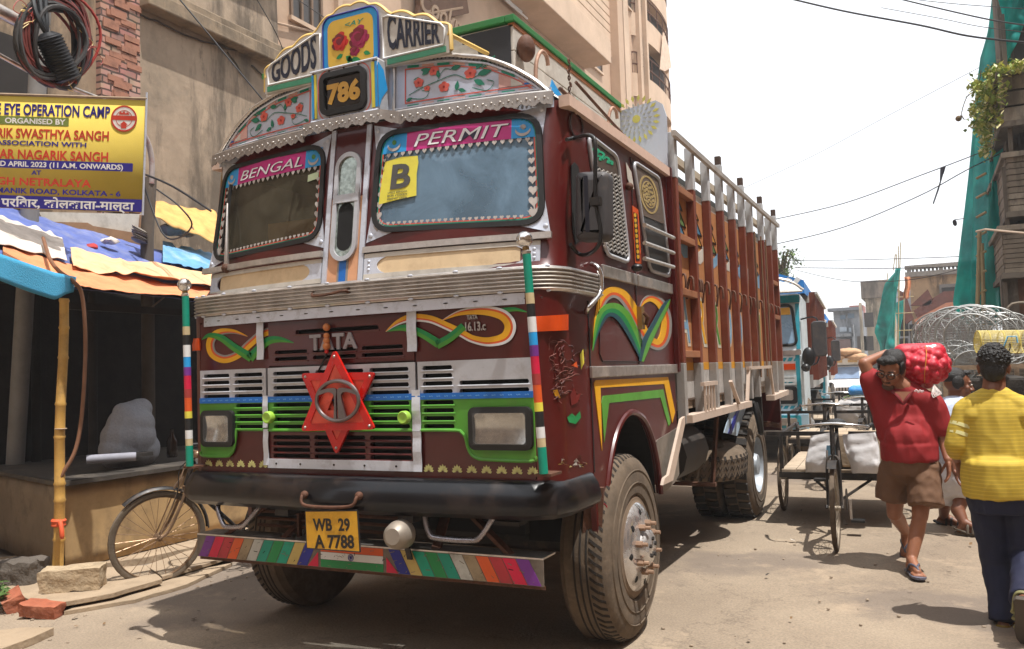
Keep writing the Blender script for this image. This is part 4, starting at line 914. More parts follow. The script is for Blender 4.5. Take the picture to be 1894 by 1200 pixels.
for i, (x, y, r) in enumerate(((1102, 281, 9), (1112, 287, 8), (1122, 296, 7), (1108, 292, 5), (1130, 301, 4))):
    swoosh(b, [(x-r, y), (x-r*.3, y-r*.8), (x+r*.6, y-r*.2), (x+r*.2, y+r*.6), (x+r, y+r*.8)], [1, 3, 4, 3, 1], [(0, 1, M('board_script_green', (20, 160, 116), .5))], lambda a, c: sx(a, c, 1.212), SN, .002, 4)
b.build('window_board', w1)
w2, pp = frame_win('quarter_window', [(1169, 298), (1218, 330), (1238, 512), (1200, 500)], M('quarter_window_dark', (46, 42, 40), .35))
b = MB(); b.poly3([sx(x, y, 1.2085) for x, y in ((1172, 305), (1216, 334), (1229, 415), (1188, 398))], SN, .003, M('quarter_panel_brown', (96, 82, 72), .6))
c0 = (1200, 360); dgold = M('dull_gold_print', (164, 142, 92), .6, var=.2)
for r, w_ in ((1.0, 3.2), (.72, 2.0)):
    L = [(c0[0]+(15*math.cos(t)+6*math.sin(t))*r, c0[1]+34*math.sin(t)*r) for t in np.linspace(0, 2*math.pi, 26)]
    swoosh(b, L, [w_]*26, [(0, 1, dgold)], lambda a, c: sx(a, c, 1.2118), SN, .002, 2)
for i in range(26):
    t = i*2.4; r = .14*math.sqrt(i); x, y = c0[0]+(15*math.cos(t)+6*math.sin(t))*r*.9, c0[1]+34*math.sin(t)*r*.9
    b.poly3([sx(x+2.2*math.cos(q), y+3*math.sin(q), 1.2118) for q in np.linspace(0, 6.28, 7)[:-1]], SN, .002, dgold)
b.build('quarter_panel', w2)
b = MB()
for y0_, y1_ in ((412, 440), (445, 468), (474, 494)): b.tube([sx(1192, y0_+4, 1.24), sx(1246, y1_, 1.24)], .014, m_, 7)
b.build('window_bar', w2, 60)
b = MB(); b.poly3([sx(x, y, 1.2025) for x, y in ((1157, 300), (1167, 318), (1172, 350), (1166, 346), (1160, 330))], SN, .003, offwhite); b.poly3([sx(x, y, 1.2025) for x, y in ((1169, 380), (1180, 388), (1186, 488), (1174, 486))], SN, .003, orange); b.poly3([sx(x, y, 1.206) for x, y in ((1171.5, 392), (1178.5, 396), (1183, 482), (1176, 482))], SN, .002, M('dark_painted_panel', (40, 20, 16), .5))
for i in range(9): b.poly3([sx(1174.5+i*.7+2.4*math.cos(q), 398+i*9.6+4*math.sin(q), 1.2085) for q in np.linspace(0, 6.28, 8)[:-1]], SN, .0015, M('painted_marigold', (206, 160, 30), .5))
ov = [(1066+11*math.cos(t)+4*math.sin(t), 232+24*math.sin(t)) for t in np.linspace(0, 6.28, 25)]
swoosh(b, ov, [2.2]*25, [(0, 1, M('door_seam', (40, 14, 12), .5))], lambda a, c: sx(a, c, 1.2025), SN, .004, 2)
b.build('flank_painting', T)
b = MB(); b.poly3([sx(x, y, 1.203) for x, y in ((1056, 306), (1062, 300), (1069, 308), (1077, 350), (1078, 440), (1064, 452), (1058, 420))], SN, .003, void); b.build('vent_window', T)
b = MB(); b.ball(sx(1178, 495, 1.25), .035, black, 12, (1, 1, .7)); b.ball(sx(1164, 345, 1.22), .025, rust); b.build('flank_lamp', T, 180)
# mirror on its bent arm
b = MB(); ym = .22
arm = [sx(1048, 258, 1.21), fy(1062, 255, .3), fy(1082, 250, ym-.02), fy(1096, 253, ym-.04), fy(1101, 268, ym-.05), fy(1101, 340, ym-.05), fy(1103, 380, ym-.05), fy(1111, 425, ym-.05), fy(1108, 452, ym-.05), fy(1092, 468, ym-.02), fy(1072, 470, .3), sx(1055, 452, 1.21)]
b.tube(spline(arm, 4), .0105, black, 7); b.box(fy(1101, 372, ym-.07)-Vector((.025, .01, .02)), fy(1101, 372, ym-.07)+Vector((.025, .03, .02)), darkmetal)
mi_ = b.build('mirror_arm', T, 60)
b = MB(); mc = [fy(*q, ym) for q in ((1064, 317), (1125, 315), (1126, 444), (1063, 446))]
o_ = [(p.x, p.z) for p in mc]; ou = wrr([(mc[0].x, mc[0].z), (mc[1].x, mc[1].z), (mc[2].x, mc[2].z), (mc[3].x, mc[3].z)], .04)
casem = M('mirror_case_plastic', (66, 64, 66), .55, var=.12, dirt=(120, 106, 92), damt=.4, dscale=5)
rings = [(scale_out(ou, -.05), -.022), (scale_out(ou, -.022), -.017), (scale_out(ou, -.006), -.004), (ou, .02), (ou, .07)]
k = len(ou); vs = [(p[0], ym+dy, p[1]) for L, dy in rings for p in L]
b.add(vs, [(a*k+i, a*k+(i+1) % k, (a+1)*k+(i+1) % k, (a+1)*k+i) for a in range(4) for i in range(k)]+[tuple(range(k)), tuple(reversed(range(4*k, 5*k)))], casem)
b.add([(lerp(mc[0].x, mc[1].x, t), ym-.0235, lerp(mc[0].z, mc[3].z, q)) for q in (.1, .9) for t in (.3, .42)], [(0, 1, 3, 2)], M('mirror_case_stripe', (24, 26, 44), .5))
mcase = b.build('mirror_case', mi_, 50)
b = MB(); i3 = scale_out(ou, -.012); b.add([(p[0], ym+.0712, p[1]) for p in i3], [tuple(range(k))], bright); b.build('mirror_face', mi_)
# grab handle at the corner
b = MB(); b.tube(spline([sx(1094, 488, 1.21), sx(1104, 493, 1.25), sx(1111, 510, 1.27), sx(1110, 540, 1.27), sx(1098, 558, 1.27), sx(1086, 571, 1.25), sx(1084, 578, 1.21)], 5), .0135, bright, 8); b.build('grab_handle', T, 60)
b = MB(); c = fy(1112, 940, .5); b.lathe([(.03, 0), (.034, -.02), (.02, -.035), (.001, -.04)], sx(1113, 940, 1.2), (.3, -1, 0), M('red_marker_lens', (140, 16, 36), .3), 16); b.beam(sx(1100, 900, 1.18), sx(1096, 985, 1.16), .05, .1, rust); b.box(sx(1095, 893, 1.16)-Vector((.02, .02, .015)), sx(1125, 897, 1.19), st); b.build('marker_lamp', T, 50)
# --- wheels
random.seed(9)
def wheel(name, x, y, s, r=.52, wd=.27, lug=False, hub=True):
    root = thing_part(name, T)
    b = MB(); xi, xo = x-s*wd, x
    pr = [(.29, 0), (.30, .012), (.40, .018), (.455, .008), (.485, -.006), (.502, -.02), (r, -.045), (r, -wd+.045), (.49, -wd+.01), (.42, -wd), (.29, -wd)]
    b.lathe(pr, (xo, y, r), (s, 0, 0), tyre, 72, True)
    gm = M('tread_groove_dark', (40, 34, 29), .95)
    if lug:
        N = 30
        for i in range(N):
            a0 = 2*math.pi*i/N
            for side, off in ((0, 0), (1, math.pi/N)):
                vs = []
                for rr in (r-.012, r+.018):
                    for (da, xx) in ((-.062, 0), (.062, 0), (.085, .5), (-.04, .5)):
                        a = a0+off+da; xp = lerp(xo-s*.02, xo-s*wd/2, xx*1.9) if side == 0 else lerp(xo-s*(wd-.02), xo-s*wd/2, xx*1.9)
                        vs.append((xp, y+rr*math.sin(a), r+rr*math.cos(a)))
                b.add(vs, [(4, 5, 6, 7), (0, 1, 5, 4), (1, 2, 6, 5), (2, 3, 7, 6), (3, 0, 4, 7), (7, 6, 5, 4)], tyred)
    else:
        N = 66
        for i in range(N):
            a = 2*math.pi*i/N; L, R_ = [], []
            for t in (0, .5, 1):
                xp = xo-s*lerp(.018, .085, t); rr = lerp(.502, r+.001, min(1, t*2.2)); aa = a+.09*t
                L.append((xp, y+rr*math.sin(aa), r+rr*math.cos(aa))); R_.append((xp, y+rr*math.sin(aa+.035), r+rr*math.cos(aa+.035)))
            n_ = Vector((0, math.sin(a), math.cos(a))); b.strip(L, R_, n_*.0025, 1, gm)
        for xx in (.1, .135, .17): b.lathe([(r-.001, -.006), (r+.0025, -.005), (r+.0025, .005), (r-.001, .006)], (xo-s*xx, y, r), (s, 0, 0), gm, 60, True)
    for rr, dx in ((.36, .0175), (.43, .0145)): b.lathe([(rr-.004, dx-.002), (rr, dx+.004), (rr+.004, dx-.002)], (xo, y, r), (s, 0, 0), tyre, 60, True)
    me = b.build('tyre', root, 40)
    b = MB(); rimm = M('wheel_rim_bright', (206, 204, 204), .2, metal=.85, var=.12, dirt=(70, 56, 46), damt=.95, dscale=7); lipm = M('dusty_rim_lip', (120, 102, 84), .8, var=.25)
    if hub == 'front':
        b.lathe([(.30, .0), (.292, -.012), (.275, .006), (.262, .004), (.246, .012)], (xo, y, r), (s, 0, 0), lipm, 40, False, False); b.lathe([(.247, .0115), (.24, .02), (.215, .038), (.165, .05), (.15, .05), (.11, .06), (.1, .085), (.075, .1), (.0001, .102)], (xo, y, r), (s, 0, 0), rimm, 40, False, False)
        for i in range(8):
            a = 2*math.pi*i/8+.3; c = Vector((xo+s*.05, y+.135*math.sin(a), r+.135*math.cos(a))); b.cyl(c, c+Vector((s*.035, 0, 0)), .019, M('dusty_nut', (160, 130, 108), .6, metal=.4), 6); b.cyl(c+Vector((s*.035, 0, 0)), c+Vector((s*.065, 0, 0)), .011, M('dusty_nut', (160, 130, 108), .6, metal=.4), 8)
        for i in range(8):
            a = 2*math.pi*(i+.5)/8+.3; b.lathe([(.021, .001), (.017, .004), (.0001, .004)], (xo+s*.0385, y+.2*math.sin(a), r+.2*math.cos(a)), (s, .3*math.sin(a), .3*math.cos(a)), void, 12)
        for i in range(5): a = 2*math.pi*i/5; c = Vector((xo+s*.1, y+.05*math.sin(a), r+.05*math.cos(a))); b.cyl(c, c+Vector((s*.012, 0, 0)), .012, darkmetal, 6)
    else:
        wm = M('rim_grey_blue', (170, 178, 186), .4, metal=.15, dirt=(90, 76, 62), damt=.6, dscale=6)
        b.lathe([(.30, .0), (.292, -.03), (.275, .004), (.262, -.02), (.25, -.08), (.2, -.12), (.13, -.13), (.12, -.06), (.1, .0), (.0001, .01)], (xo, y, r), (s, 0, 0), wm, 36, False, False)
        for i in range(8): a = 2*math.pi*i/8; c = Vector((xo-s*.12, y+.16*math.sin(a), r+.16*math.cos(a))); b.cyl(c, c+Vector((s*.03, 0, 0)), .018, rust, 6)
    b.build('rim', root, 40)
    return root
def thing_part(name, parent):
    o = bpy.data.objects.new(name, None); COL.objects.link(o); o.parent = parent; o.empty_display_size = .1; return o
wheel('front_wheel', 1.24, .985, 1, hub='front'); wheel('front_wheel', -1.22, .985, -1, hub='front')
for s in (-1, 1): wheel('rear_wheel', s*1.2, 5.13, s, lug=True); wheel('rear_wheel', s*.89, 5.13, s, lug=True)
# spare tyre lying in its cradle
b = MB(); cs = Vector((.78, 4.02, .70)); pr = [(.29, .1), (.31, .13), (.42, .135), (.48, .12), (.52, .08), (.52, -.08), (.48, -.12), (.42, -.135), (.3, -.13), (.29, -.1)]
axs = Vector((.1, -.06, 1)); b.lathe(pr, cs, axs, tyre, 60, True)
u_, v_, a_ = basis(axs)
for i in range(44):
    t0 = 2*math.pi*i/44
    for z0 in (-.06, .0, .06):
        P = []
        for q in range(4): t = t0+.035*q; P.append(cs+(u_*math.cos(t)+v_*math.sin(t))*.5205+a_*(z0+(.018 if q % 2 else -.018)))
        b.strip([p+a_*.004 for p in P], [p-a_*.004 for p in P], (u_*math.cos(t0)+v_*math.sin(t0))*.003, 1, M('tread_groove_dark', (40, 34, 29), .95))
    for z0 in (.085, -.085):
        t = t0; d = (u_*math.cos(t)+v_*math.sin(t)); b.strip([cs+d*.505+a_*(z0*1.25), cs+d*.5215+a_*z0*.8], [cs+(u_*math.cos(t+.05)+v_*math.sin(t+.05))*.505+a_*(z0*1.25), cs+(u_*math.cos(t+.05)+v_*math.sin(t+.05))*.5215+a_*z0*.8], d*.003, 1, M('tread_groove_dark', (40, 34, 29), .95))
b.build('spare_tyre', T, 40)
b = MB(); b.beam((.2, 3.45, .54), (1.15, 3.45, .54), .06, .03, rust); b.beam((.2, 4.55, .54), (1.15, 4.55, .54), .06, .03, rust); b.beam((1.12, 3.45, .54), (1.18, 3.5, 1.2), .05, .02, rust)
b.cyl((.95, 2.55, .86), (.95, 3.25, .86), .2, M('tank_dark', (50, 46, 44), .6, dirt=(110, 92, 76), damt=.5)); b.build('spare_cradle', T, 40)
# --- cargo body
CX = 1.17
b = MB()
for s in (-1, 1):
    b.box((s*CX-.02, 2.22, 1.565), (s*CX+.02, 6.78, 2.86), tanp); b.box((s*CX-.021, 2.2, 1.3), (s*CX+.021, 6.78, 1.505), M('body_foot_white', (176, 172, 168), .6, dirt=(110, 90, 74), damt=.55, dscale=4)); b.box((s*CX-.0215, 2.2, 1.505), (s*CX+.0215, 6.78, 1.565), M('ochre_band', (206, 146, 36), .55, dirt=(130, 90, 50), damt=.3))
    b.box((s*CX-.0205, 2.2, 2.86), (s*CX+.0205, 6.78, 2.915), offwhite); b.box((s*CX-.0205, 2.2, 3.06), (s*CX+.0205, 6.78, 3.12), M('body_cap_stone', (188, 176, 156), .7, dirt=(120, 100, 80), damt=.4))
    b.box((s*1.05-.02, 2.25, 2.9), (s*1.05+.02, 6.7, 3.07), M('inner_side_dark', (62, 64, 62), .8))
b.box((-CX, 2.2, 1.2), (CX, 2.24, 3.05), brownp); b.box((-CX, 6.74, 1.2), (CX, 6.78, 3.0), brownp); b.box((-CX, 2.25, 1.22), (CX, 6.73, 1.28), wood)
cb_ = b.build('cargo_side', T)
b = MB(); py = [2.19, 2.70, 3.21, 3.73, 4.24, 4.72, 5.14, 5.80, 6.29, 6.72]
ptop = M('post_top_white', (186, 188, 190), .55, dirt=(140, 120, 104), damt=.4, dscale=5)
for s in (-1, 1):
    for i, y in enumerate(py):
        b = MB(); zt = 2.89; e = 1.252
        pf = M('post_foot_grey', (150, 146, 142), .6, dirt=(100, 82, 66), damt=.6, dscale=6)
        b.box((s*1.192, y, 1.56), (s*e, y+.07, zt), brownp); b.box((s*1.192, y-.002, zt), (s*(e+.002), y+.072, 3.22 if i not in (3, 5, 7, 9) else 3.3), ptop); b.box((s*1.192, y-.002, 1.13 if i < 5 else 1.2), (s*(e+.001), y+.072, 1.56), pf)
        if i in (3, 5, 7, 9): b.box((s*1.2, y+.005, 3.3), (s*1.25, y+.065, 3.38), M('post_stub_dark', (76, 58, 48), .7))
        if s > 0 and i < 9: pass
        b.build('stake_post', cb_, bevel=.004)
for s in (-1, 1): b = MB(); b.box((s*1.258, 2.1, 3.165), (s*1.288, 6.8, 3.205), M('top_rail_grey', (166, 158, 150), .55, metal=.2, dirt=(120, 92, 76), damt=.5, dscale=5)); b.build('top_rail', cb_)
b = MB()
for z in (1.6, 2.05, 2.45, 2.8): b.box((1.2, 2.26, z), (1.25, 2.70, z+.05), M('bay_rail_brown', (150, 96, 62), .65, dirt=(130, 110, 90), damt=.4))
for z in (2.05, 2.45): b.box((1.2, 6.36, z), (1.25, 6.72, z+.05), M('bay_rail_brown', (150, 96, 62), .65))
b.build('bay_rail', cb_, bevel=.004)
b = MB()
for i, y in enumerate(py[:-1]):
    for k_ in range(2 if i else 3):
        yy = y+.13+.22*k_; b.tube(spline([(1.2, yy+.02, 2.04), (1.215, yy+.02, 2.15), (1.235, yy, 2.20), (1.262, yy-.02, 2.19), (1.268, yy-.03, 2.13), (1.265, yy-.03, 2.1)], 3), .009, rust, 6)
for y in (5.18, 5.55, 5.84): b.tube([(1.265, y, 1.4), (1.265, y+.01, 2.9)], .009, M('rope_brown', (120, 90, 66), .9), 5)
b.build('rope_hook', cb_, 60)
b = MB(); wv = M('wave_paint_blue', (120, 160, 190), .55); tt = (M('pennant_blue', (70, 120, 150), .55), M('pennant_ochre', (186, 130, 50), .55), M('pennant_green', (90, 120, 70), .55), offwhite)
X9 = CX+.021
for i, y in enumerate(py[:-1]):
    y0_, y1_ = y+.08, py[i+1]-.01; L = y1_-y0_
    for k_, zc in enumerate((2.76, 2.64, 2.55)):
        for q in range(2 if k_ else 1):
            yy = y0_+L*(.3+.4*q) if k_ else y0_+L*.5
            tri = [(X9, yy-L*.22, zc-.05), (X9, yy+L*.2, zc-.05), (X9, yy-L*.22, zc+.06)]
            b.poly3(tri, SN, .002, tt[(i+k_+q) % 3]); 
            for e in range(3): b.beam(Vector(tri[e])+Vector((.003, 0, 0)), Vector(tri[(e+1) % 3])+Vector((.003, 0, 0)), .012, .003, black, (1, 0, 0))
    wp = [(X9, y0_+L*t, 2.38+.03*math.sin(t*6+i)) for t in (.1, .3, .5, .7, .95)]; wq = [(X9, p[1]+.02, 2.48+.035*math.sin(t*7+1)) for p, t in zip(wp, (.1, .3, .5, .7, .95))]
    b.strip(wp, wq, (.002, 0, 0), 1, (wv, offwhite)[i % 2])
    g_ = 'ARRAUU0A0'[i]
    for dz, m_, off in ((0, M('letter_outline', (200, 196, 180), .5), 0), (0, (wv, yellow, M('leaf_green_paint', (66, 140, 44), .5), wv)[i % 4], .002)):
        b.text('ARR00AUR0'[i], lambda u, v, w_, off=off, y0_=y0_, L=L: Vector((X9+off+w_, y0_+L*.55+u, 1.72+v)), m_, .36, .002, (.07 if off == 0 else .01), 0, width=.3 if off == 0 else .26)
b.build('painted_letter', cb_)
# lower ledge, step and skirts
b = MB(); led = M('ledge_pinkish', (196, 176, 160), .6, dirt=(120, 96, 78), damt=.5, dscale=6)
b.beam((1.25, 2.2, 1.165), (1.25, 4.45, 1.165), .09, .055, led); b.beam((1.25, 5.75, 1.165), (1.25, 6.8, 1.19), .09, .055, led)
b.beam((1.26, 4.4, 1.19), (1.26, 4.55, 1.5), .03, .03, led); b.beam((1.26, 5.9, 1.19), (1.26, 5.75, 1.5), .03, .03, led); b.beam((1.26, 4.5, 1.5), (1.26, 5.8, 1.5), .03, .03, led)
for y in (2.62, 2.72, 2.82, 2.92): b.beam((1.29, y, 1.19), (1.29, y, 1.39), .015, .015, led)
b.beam((1.29, 2.55, 1.4), (1.29, 3.0, 1.4), .03, .03, led); b.beam((1.29, 3.55, 1.4), (1.3, 3.8, 1.2), .03, .02, led)
b.build('side_ledge', cb_)
b = MB(); b.poly3([sx(x, y, 1.24) for x, y in ((1262, 770), (1262, 784), (1240, 888), (1221, 897), (1224, 884), (1232, 878), (1256, 775))], SN, .02, led); b.build('side_step', cb_)
b = MB(); q = [(1.22, 4.02, 1.12), (1.22, 4.5, 1.16), (1.05, 4.2, .72), (1.05, 3.9, .72)]; b.poly3([sx(1352, 752, 1.1), sx(1382, 742, 1.1), sx(1362, 806, 1.1), sx(1338, 800, 1.1)], (.9, -.4, 0), .01, M('mudplate_blue_white', (166, 184, 200), .5, dirt=(110, 100, 90), damt=.4)); b.poly3([sx(1366, 748, 1.112), sx(1372, 746, 1.112), sx(1352, 803, 1.112), sx(1346, 802, 1.112)], (.9, -.4, 0), .006, navy)
b.build('wheel_guard', cb_)
b = MB(); b.box((-1.1, 5.95, .85), (1.12, 6.0, 1.2), darkmetal); b.box((.9, 6.7, .75), (1.2, 6.78, 1.28), maroon); b.beam((.4, 6.6, .9), (1.2, 6.7, .8), .06, .06, rust); b.tube(spline([sx(1392, 745, 1.25), sx(1400, 765, 1.27), sx(1408, 800, 1.3), sx(1403, 770, 1.3), sx(1396, 745, 1.27)], 4), .03, rubber, 6)
b.build('rear_underframe', cb_)
# white headboard wings with a gold flower, standing above the cab
b = MB(); yh = 2.17
hw = [(.78, 2.6), (1.205, 2.6), (1.215, 3.33), (1.19, 3.42), (1.14, 3.455), (.86, 3.42), (.80, 3.40), (.78, 3.34)]
for s in (-1, 1): b = MB(); b.poly3([(s*x, yh, z) for x, z in hw], (0, -1, 0), .02, M('headboard_white', (192, 198, 212), .4, metal=.2, var=.08, dirt=(150, 130, 110), damt=.3, dscale=6)); hb_ = b.build('headboard_wing', cb_)
b = MB(); fc = fy(1177, 220, yh-.02); gp = M('pale_gold_print', (196, 188, 96), .5)
for R0, N, Lp, wp_ in ((.125, 22, .055, .02), (.085, 18, .036, .014), (.05, 14, .03, .012)):
    for i in range(N):
        a = 2*math.pi*i/N; d = Vector((math.cos(a), 0, math.sin(a))); q = Vector((-d.z, 0, d.x)); o = fc+Vector((0, -.001, 0)); m_ = gp if R0 > .1 else M('grey_print', (170, 170, 160), .5)
        b.poly3([o+d*R0, o+d*(R0+Lp*.5)+q*wp_*.6, o+d*(R0+Lp), o+d*(R0+Lp*.5)-q*wp_*.6], (0, -1, 0), .002, m_)
b.poly3([fc+Vector((.03*math.cos(t), -.001, .03*math.sin(t))) for t in np.linspace(0, 6.28, 13)[:-1]], (0, -1, 0), .002, gp); b.build('flower_medallion', hb_)
b = MB(); b.box((1.2, 2.13, 1.5), (1.235, 2.17, 2.95), maroon); b.build('cab_rear_post', T)
# number on tailgate hidden; done
# ================================================================ GROUND
def zg(y): return 0. if y < 14 else -(y-14)*.014
def road_material():
    m = bpy.data.materials.new('dusty_road'); m.use_nodes = True; n = m.node_tree.nodes; L = m.node_tree.links; b = n["Principled BSDF"]
    tc = n.new("ShaderNodeTexCoord")
    def nz(sc, det=6, ro=.6):
        t = n.new("ShaderNodeTexNoise"); t.inputs['Scale'].default_value = sc; t.inputs['Detail'].default_value = det; t.inputs['Roughness'].default_value = ro; L.new(tc.outputs['Object'], t.inputs['Vector']); return t
    def ramp(src, p0, p1, c0, c1):
        r = n.new("ShaderNodeValToRGB"); r.color_ramp.elements[0].position = p0; r.color_ramp.elements[1].position = p1; r.color_ramp.elements[0].color = (*c0, 1); r.color_ramp.elements[1].color = (*c1, 1); L.new(src, r.inputs[0]); return r
    def mix(f, a, c, mode='MIX'):
        x = n.new("ShaderNodeMix"); x.data_type = 'RGBA'; x.blend_type = mode; L.new(f, x.inputs['Factor']) if not isinstance(f, float) else setattr(x.inputs['Factor'], 'default_value', f)
        L.new(a, x.inputs['A']); L.new(c, x.inputs['B']) if not isinstance(c, tuple) else setattr(x.inputs['B'], 'default_value', (*c, 1)); return x.outputs['Result']
    base = ramp(nz(.9, 8, .62).outputs[0], .3, .7, lin((136, 121, 104)), lin((161, 145, 125))).outputs[0]
    grit = ramp(nz(70, 3, .7).outputs[0], .35, .68, (.72,)*3, (1.12, 1.1, 1.08)).outputs[0]
    c = mix(.9, base, grit, 'MULTIPLY')
    patch = ramp(nz(.35, 5, .5).outputs[0], .52, .56, (0, 0, 0), (.7,)*3).outputs[0]
    c = mix(patch, c, lin((112, 100, 90)))
    stain = ramp(nz(2.2, 9, .75).outputs[0], .58, .7, (0, 0, 0), (.7,)*3).outputs[0]
    c = mix(stain, c, lin((98, 86, 74)))
    dustf = ramp(nz(1.6, 9, .7).outputs[0], .55, .7, (0, 0, 0), (.5,)*3).outputs[0]
    c = mix(dustf, c, lin((186, 164, 138)))
    vo = n.new("ShaderNodeTexVoronoi"); vo.feature = 'DISTANCE_TO_EDGE'; vo.inputs['Scale'].default_value = .55
    ds = n.new("ShaderNodeVectorMath"); ds.operation = 'ADD'; nv = nz(2.5, 5, .7); sc = n.new("ShaderNodeVectorMath"); sc.operation = 'SCALE'; sc.inputs['Scale'].default_value = .8
    L.new(nv.outputs['Color'], sc.inputs[0]); L.new(tc.outputs['Object'], ds.inputs[0]); L.new(sc.outputs[0], ds.inputs[1]); L.new(ds.outputs[0], vo.inputs['Vector'])
    cr = ramp(vo.outputs['Distance'], .0, .01, (.38,)*3, (0, 0, 0)).outputs[0]
    crm = mix(nz(.7).outputs[0], cr, (0., 0., 0.), 'MULTIPLY')
    c = mix(cr, c, lin((88, 76, 66)))
    L.new(c, b.inputs['Base Color']); b.inputs['Roughness'].default_value = .92
    bp = n.new("ShaderNodeBump"); bp.inputs['Strength'].default_value = .55; bp.inputs['Distance'].default_value = .012
    ad = n.new("ShaderNodeMath"); ad.operation = 'ADD'; L.new(nz(55, 4, .7).outputs[0], ad.inputs[0]); L.new(nz(6, 6, .6).outputs[0], ad.inputs[1]); L.new(ad.outputs[0], bp.inputs['Height']); L.new(bp.outputs[0], b.inputs['Normal'])
    return m
b = MB(); roadm = road_material()
ys = [-40, -6, -3]+[x*.5 for x in range(-4, 28)]+list(range(14, 40, 2))+[45, 60, 90, 150, 300]
xs2 = [-60, -12, -7]+[x*.5 for x in range(-10, 13)]+[8, 14, 60]
vs = [(x, y, zg(y)+.02*noise.noise((x*.7, y*.5, 0))*(1 if y > 1.5 else .3)) for y in ys for x in xs2]; W_ = len(xs2)
b.add(vs, [(j*W_+i, j*W_+i+1, (j+1)*W_+i+1, (j+1)*W_+i) for j in range(len(ys)-1) for i in range(W_-1)], roadm)
o = b.build('road', None, 180); o['kind'] = 'structure'
# loose grit near the kerb
random.seed(21); b = MB(); gm2 = M('pebble', (150, 134, 116), .9, var=.3)
for i in range(420):
    if i < 260: y = random.uniform(-.6, 3.0); x = -3.2+.22*y+abs(random.gauss(0, .55))
    else: x, y = random.uniform(.9, 5), random.uniform(-1.2, 6)
    r = random.uniform(.004, .014); b.ball((x, y, r*.4), r, gm2, 6, (1, random.uniform(.6, 1.2), .6), 4)
o = b.build('grit'); o['kind'] = 'stuff'; o['label'] = 'small pale pebbles scattered over the dusty road'; o['category'] = 'gravel'
b = MB(); lt = [M('paper_litter', (196, 186, 172), .8), M('dry_leaf_litter', (120, 92, 60), .8), M('dark_litter', (60, 54, 50), .8)]
for i in range(90):
    x, y = (random.uniform(-3.3, -1.4), random.uniform(-.5, 1.6)) if i < 40 else (random.uniform(1.2, 4.6), random.uniform(-1.3, 7)); a = random.random()*6.28; r = random.uniform(.008, .024); c = Vector((x, y, .028 if y > 1.5 else .014)); d = Vector((math.cos(a), math.sin(a), .3))*r; e = Vector((-math.sin(a), math.cos(a), -.2))*r*random.uniform(.3, .9)
    b.add([c-d-e, c+d-e*.6, c+d*.8+e, c-d*.9+e*.7], [(0, 1, 2, 3)], random.choice(lt))
o = b.build('litter'); o['kind'] = 'stuff'; o['label'] = 'scraps of paper and dry leaves scattered on the road'; o['category'] = 'litter'
# ================================================================ LEFT: stall under tarpaulins
shade_wood = M('shade_dark_boards', (44, 38, 34), .9, var=.3, bump=.3)  # board colour kept very dark to stand in for the stall's deep shade
sheetm = M('worn_tin_sheet', (172, 142, 100), .6, metal=.15, var=.22, scale=3, dirt=(96, 78, 58), damt=.7, dscale=2.6, bump=.25, bscale=4)
sheet2 = M('grey_tin_sheet', (128, 112, 92), .65, metal=.15, var=.22, scale=3, dirt=(84, 70, 56), damt=.7, dscale=2.6, bump=.2, bscale=4)
stall = thing('market_stall', 'dark open roadside stall with rusty tin counter under orange and blue tarpaulins', 'stall', (-3.5, .85, 0))
def pt(b, name, parent, **k):
    """part whose mesh was written in world coordinates"""
    r = parent
    off = Vector()
    while r is not None: off += Vector(r.location); r = r.parent
    b.v = [tuple(Vector(v)-off) for v in b.v]; return b.build(name, parent, **k)
b = MB(); b.grid(lambda u, v: (-3.5-.012*math.sin(u*14)*math.sin(v*3), lerp(.87, 4.6, u), lerp(.07, .735, v)), 40, 6, sheetm, .01)
pt(b, 'counter_front', stall, smooth=180)
d2 = Vector((-.956, .29, 0)); c0 = Vector((-3.5, .84, 0))
b = MB(); b.grid(lambda u, v: c0+d2*2.6*u+Vector((0, -.01*math.sin(u*20), lerp(.07, .76, v))), 20, 4, sheet2, .01); pt(b, 'counter_end', stall, smooth=180)
b = MB(); ct = M('counter_top_board', (64, 58, 52), .7, var=.3, dirt=(130, 118, 100), damt=.4, dscale=3, bump=.2)
b.add([(-3.44, .8, .785), (-3.44, 4.6, .755), (-4.4, 4.6, .755), (-4.4, 1.1, .785)], [(0, 1, 2, 3)], ct)
b.poly3([(-3.43, .78, .745), (-3.45, 4.6, .735), (-5.2, 4.6, .735), (-6.1, 1.6, .745)], (0, 0, 1), .035, ct); pt(b, 'counter_top', stall)
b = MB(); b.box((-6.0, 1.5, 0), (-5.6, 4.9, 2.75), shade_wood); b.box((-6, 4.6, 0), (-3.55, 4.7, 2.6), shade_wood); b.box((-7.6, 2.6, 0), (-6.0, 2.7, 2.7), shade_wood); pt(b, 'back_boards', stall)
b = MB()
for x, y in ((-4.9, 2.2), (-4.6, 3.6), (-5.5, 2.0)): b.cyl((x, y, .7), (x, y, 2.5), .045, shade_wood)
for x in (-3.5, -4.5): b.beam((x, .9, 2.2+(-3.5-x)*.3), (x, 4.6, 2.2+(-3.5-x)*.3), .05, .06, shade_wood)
pt(b, 'roof_frame', stall)
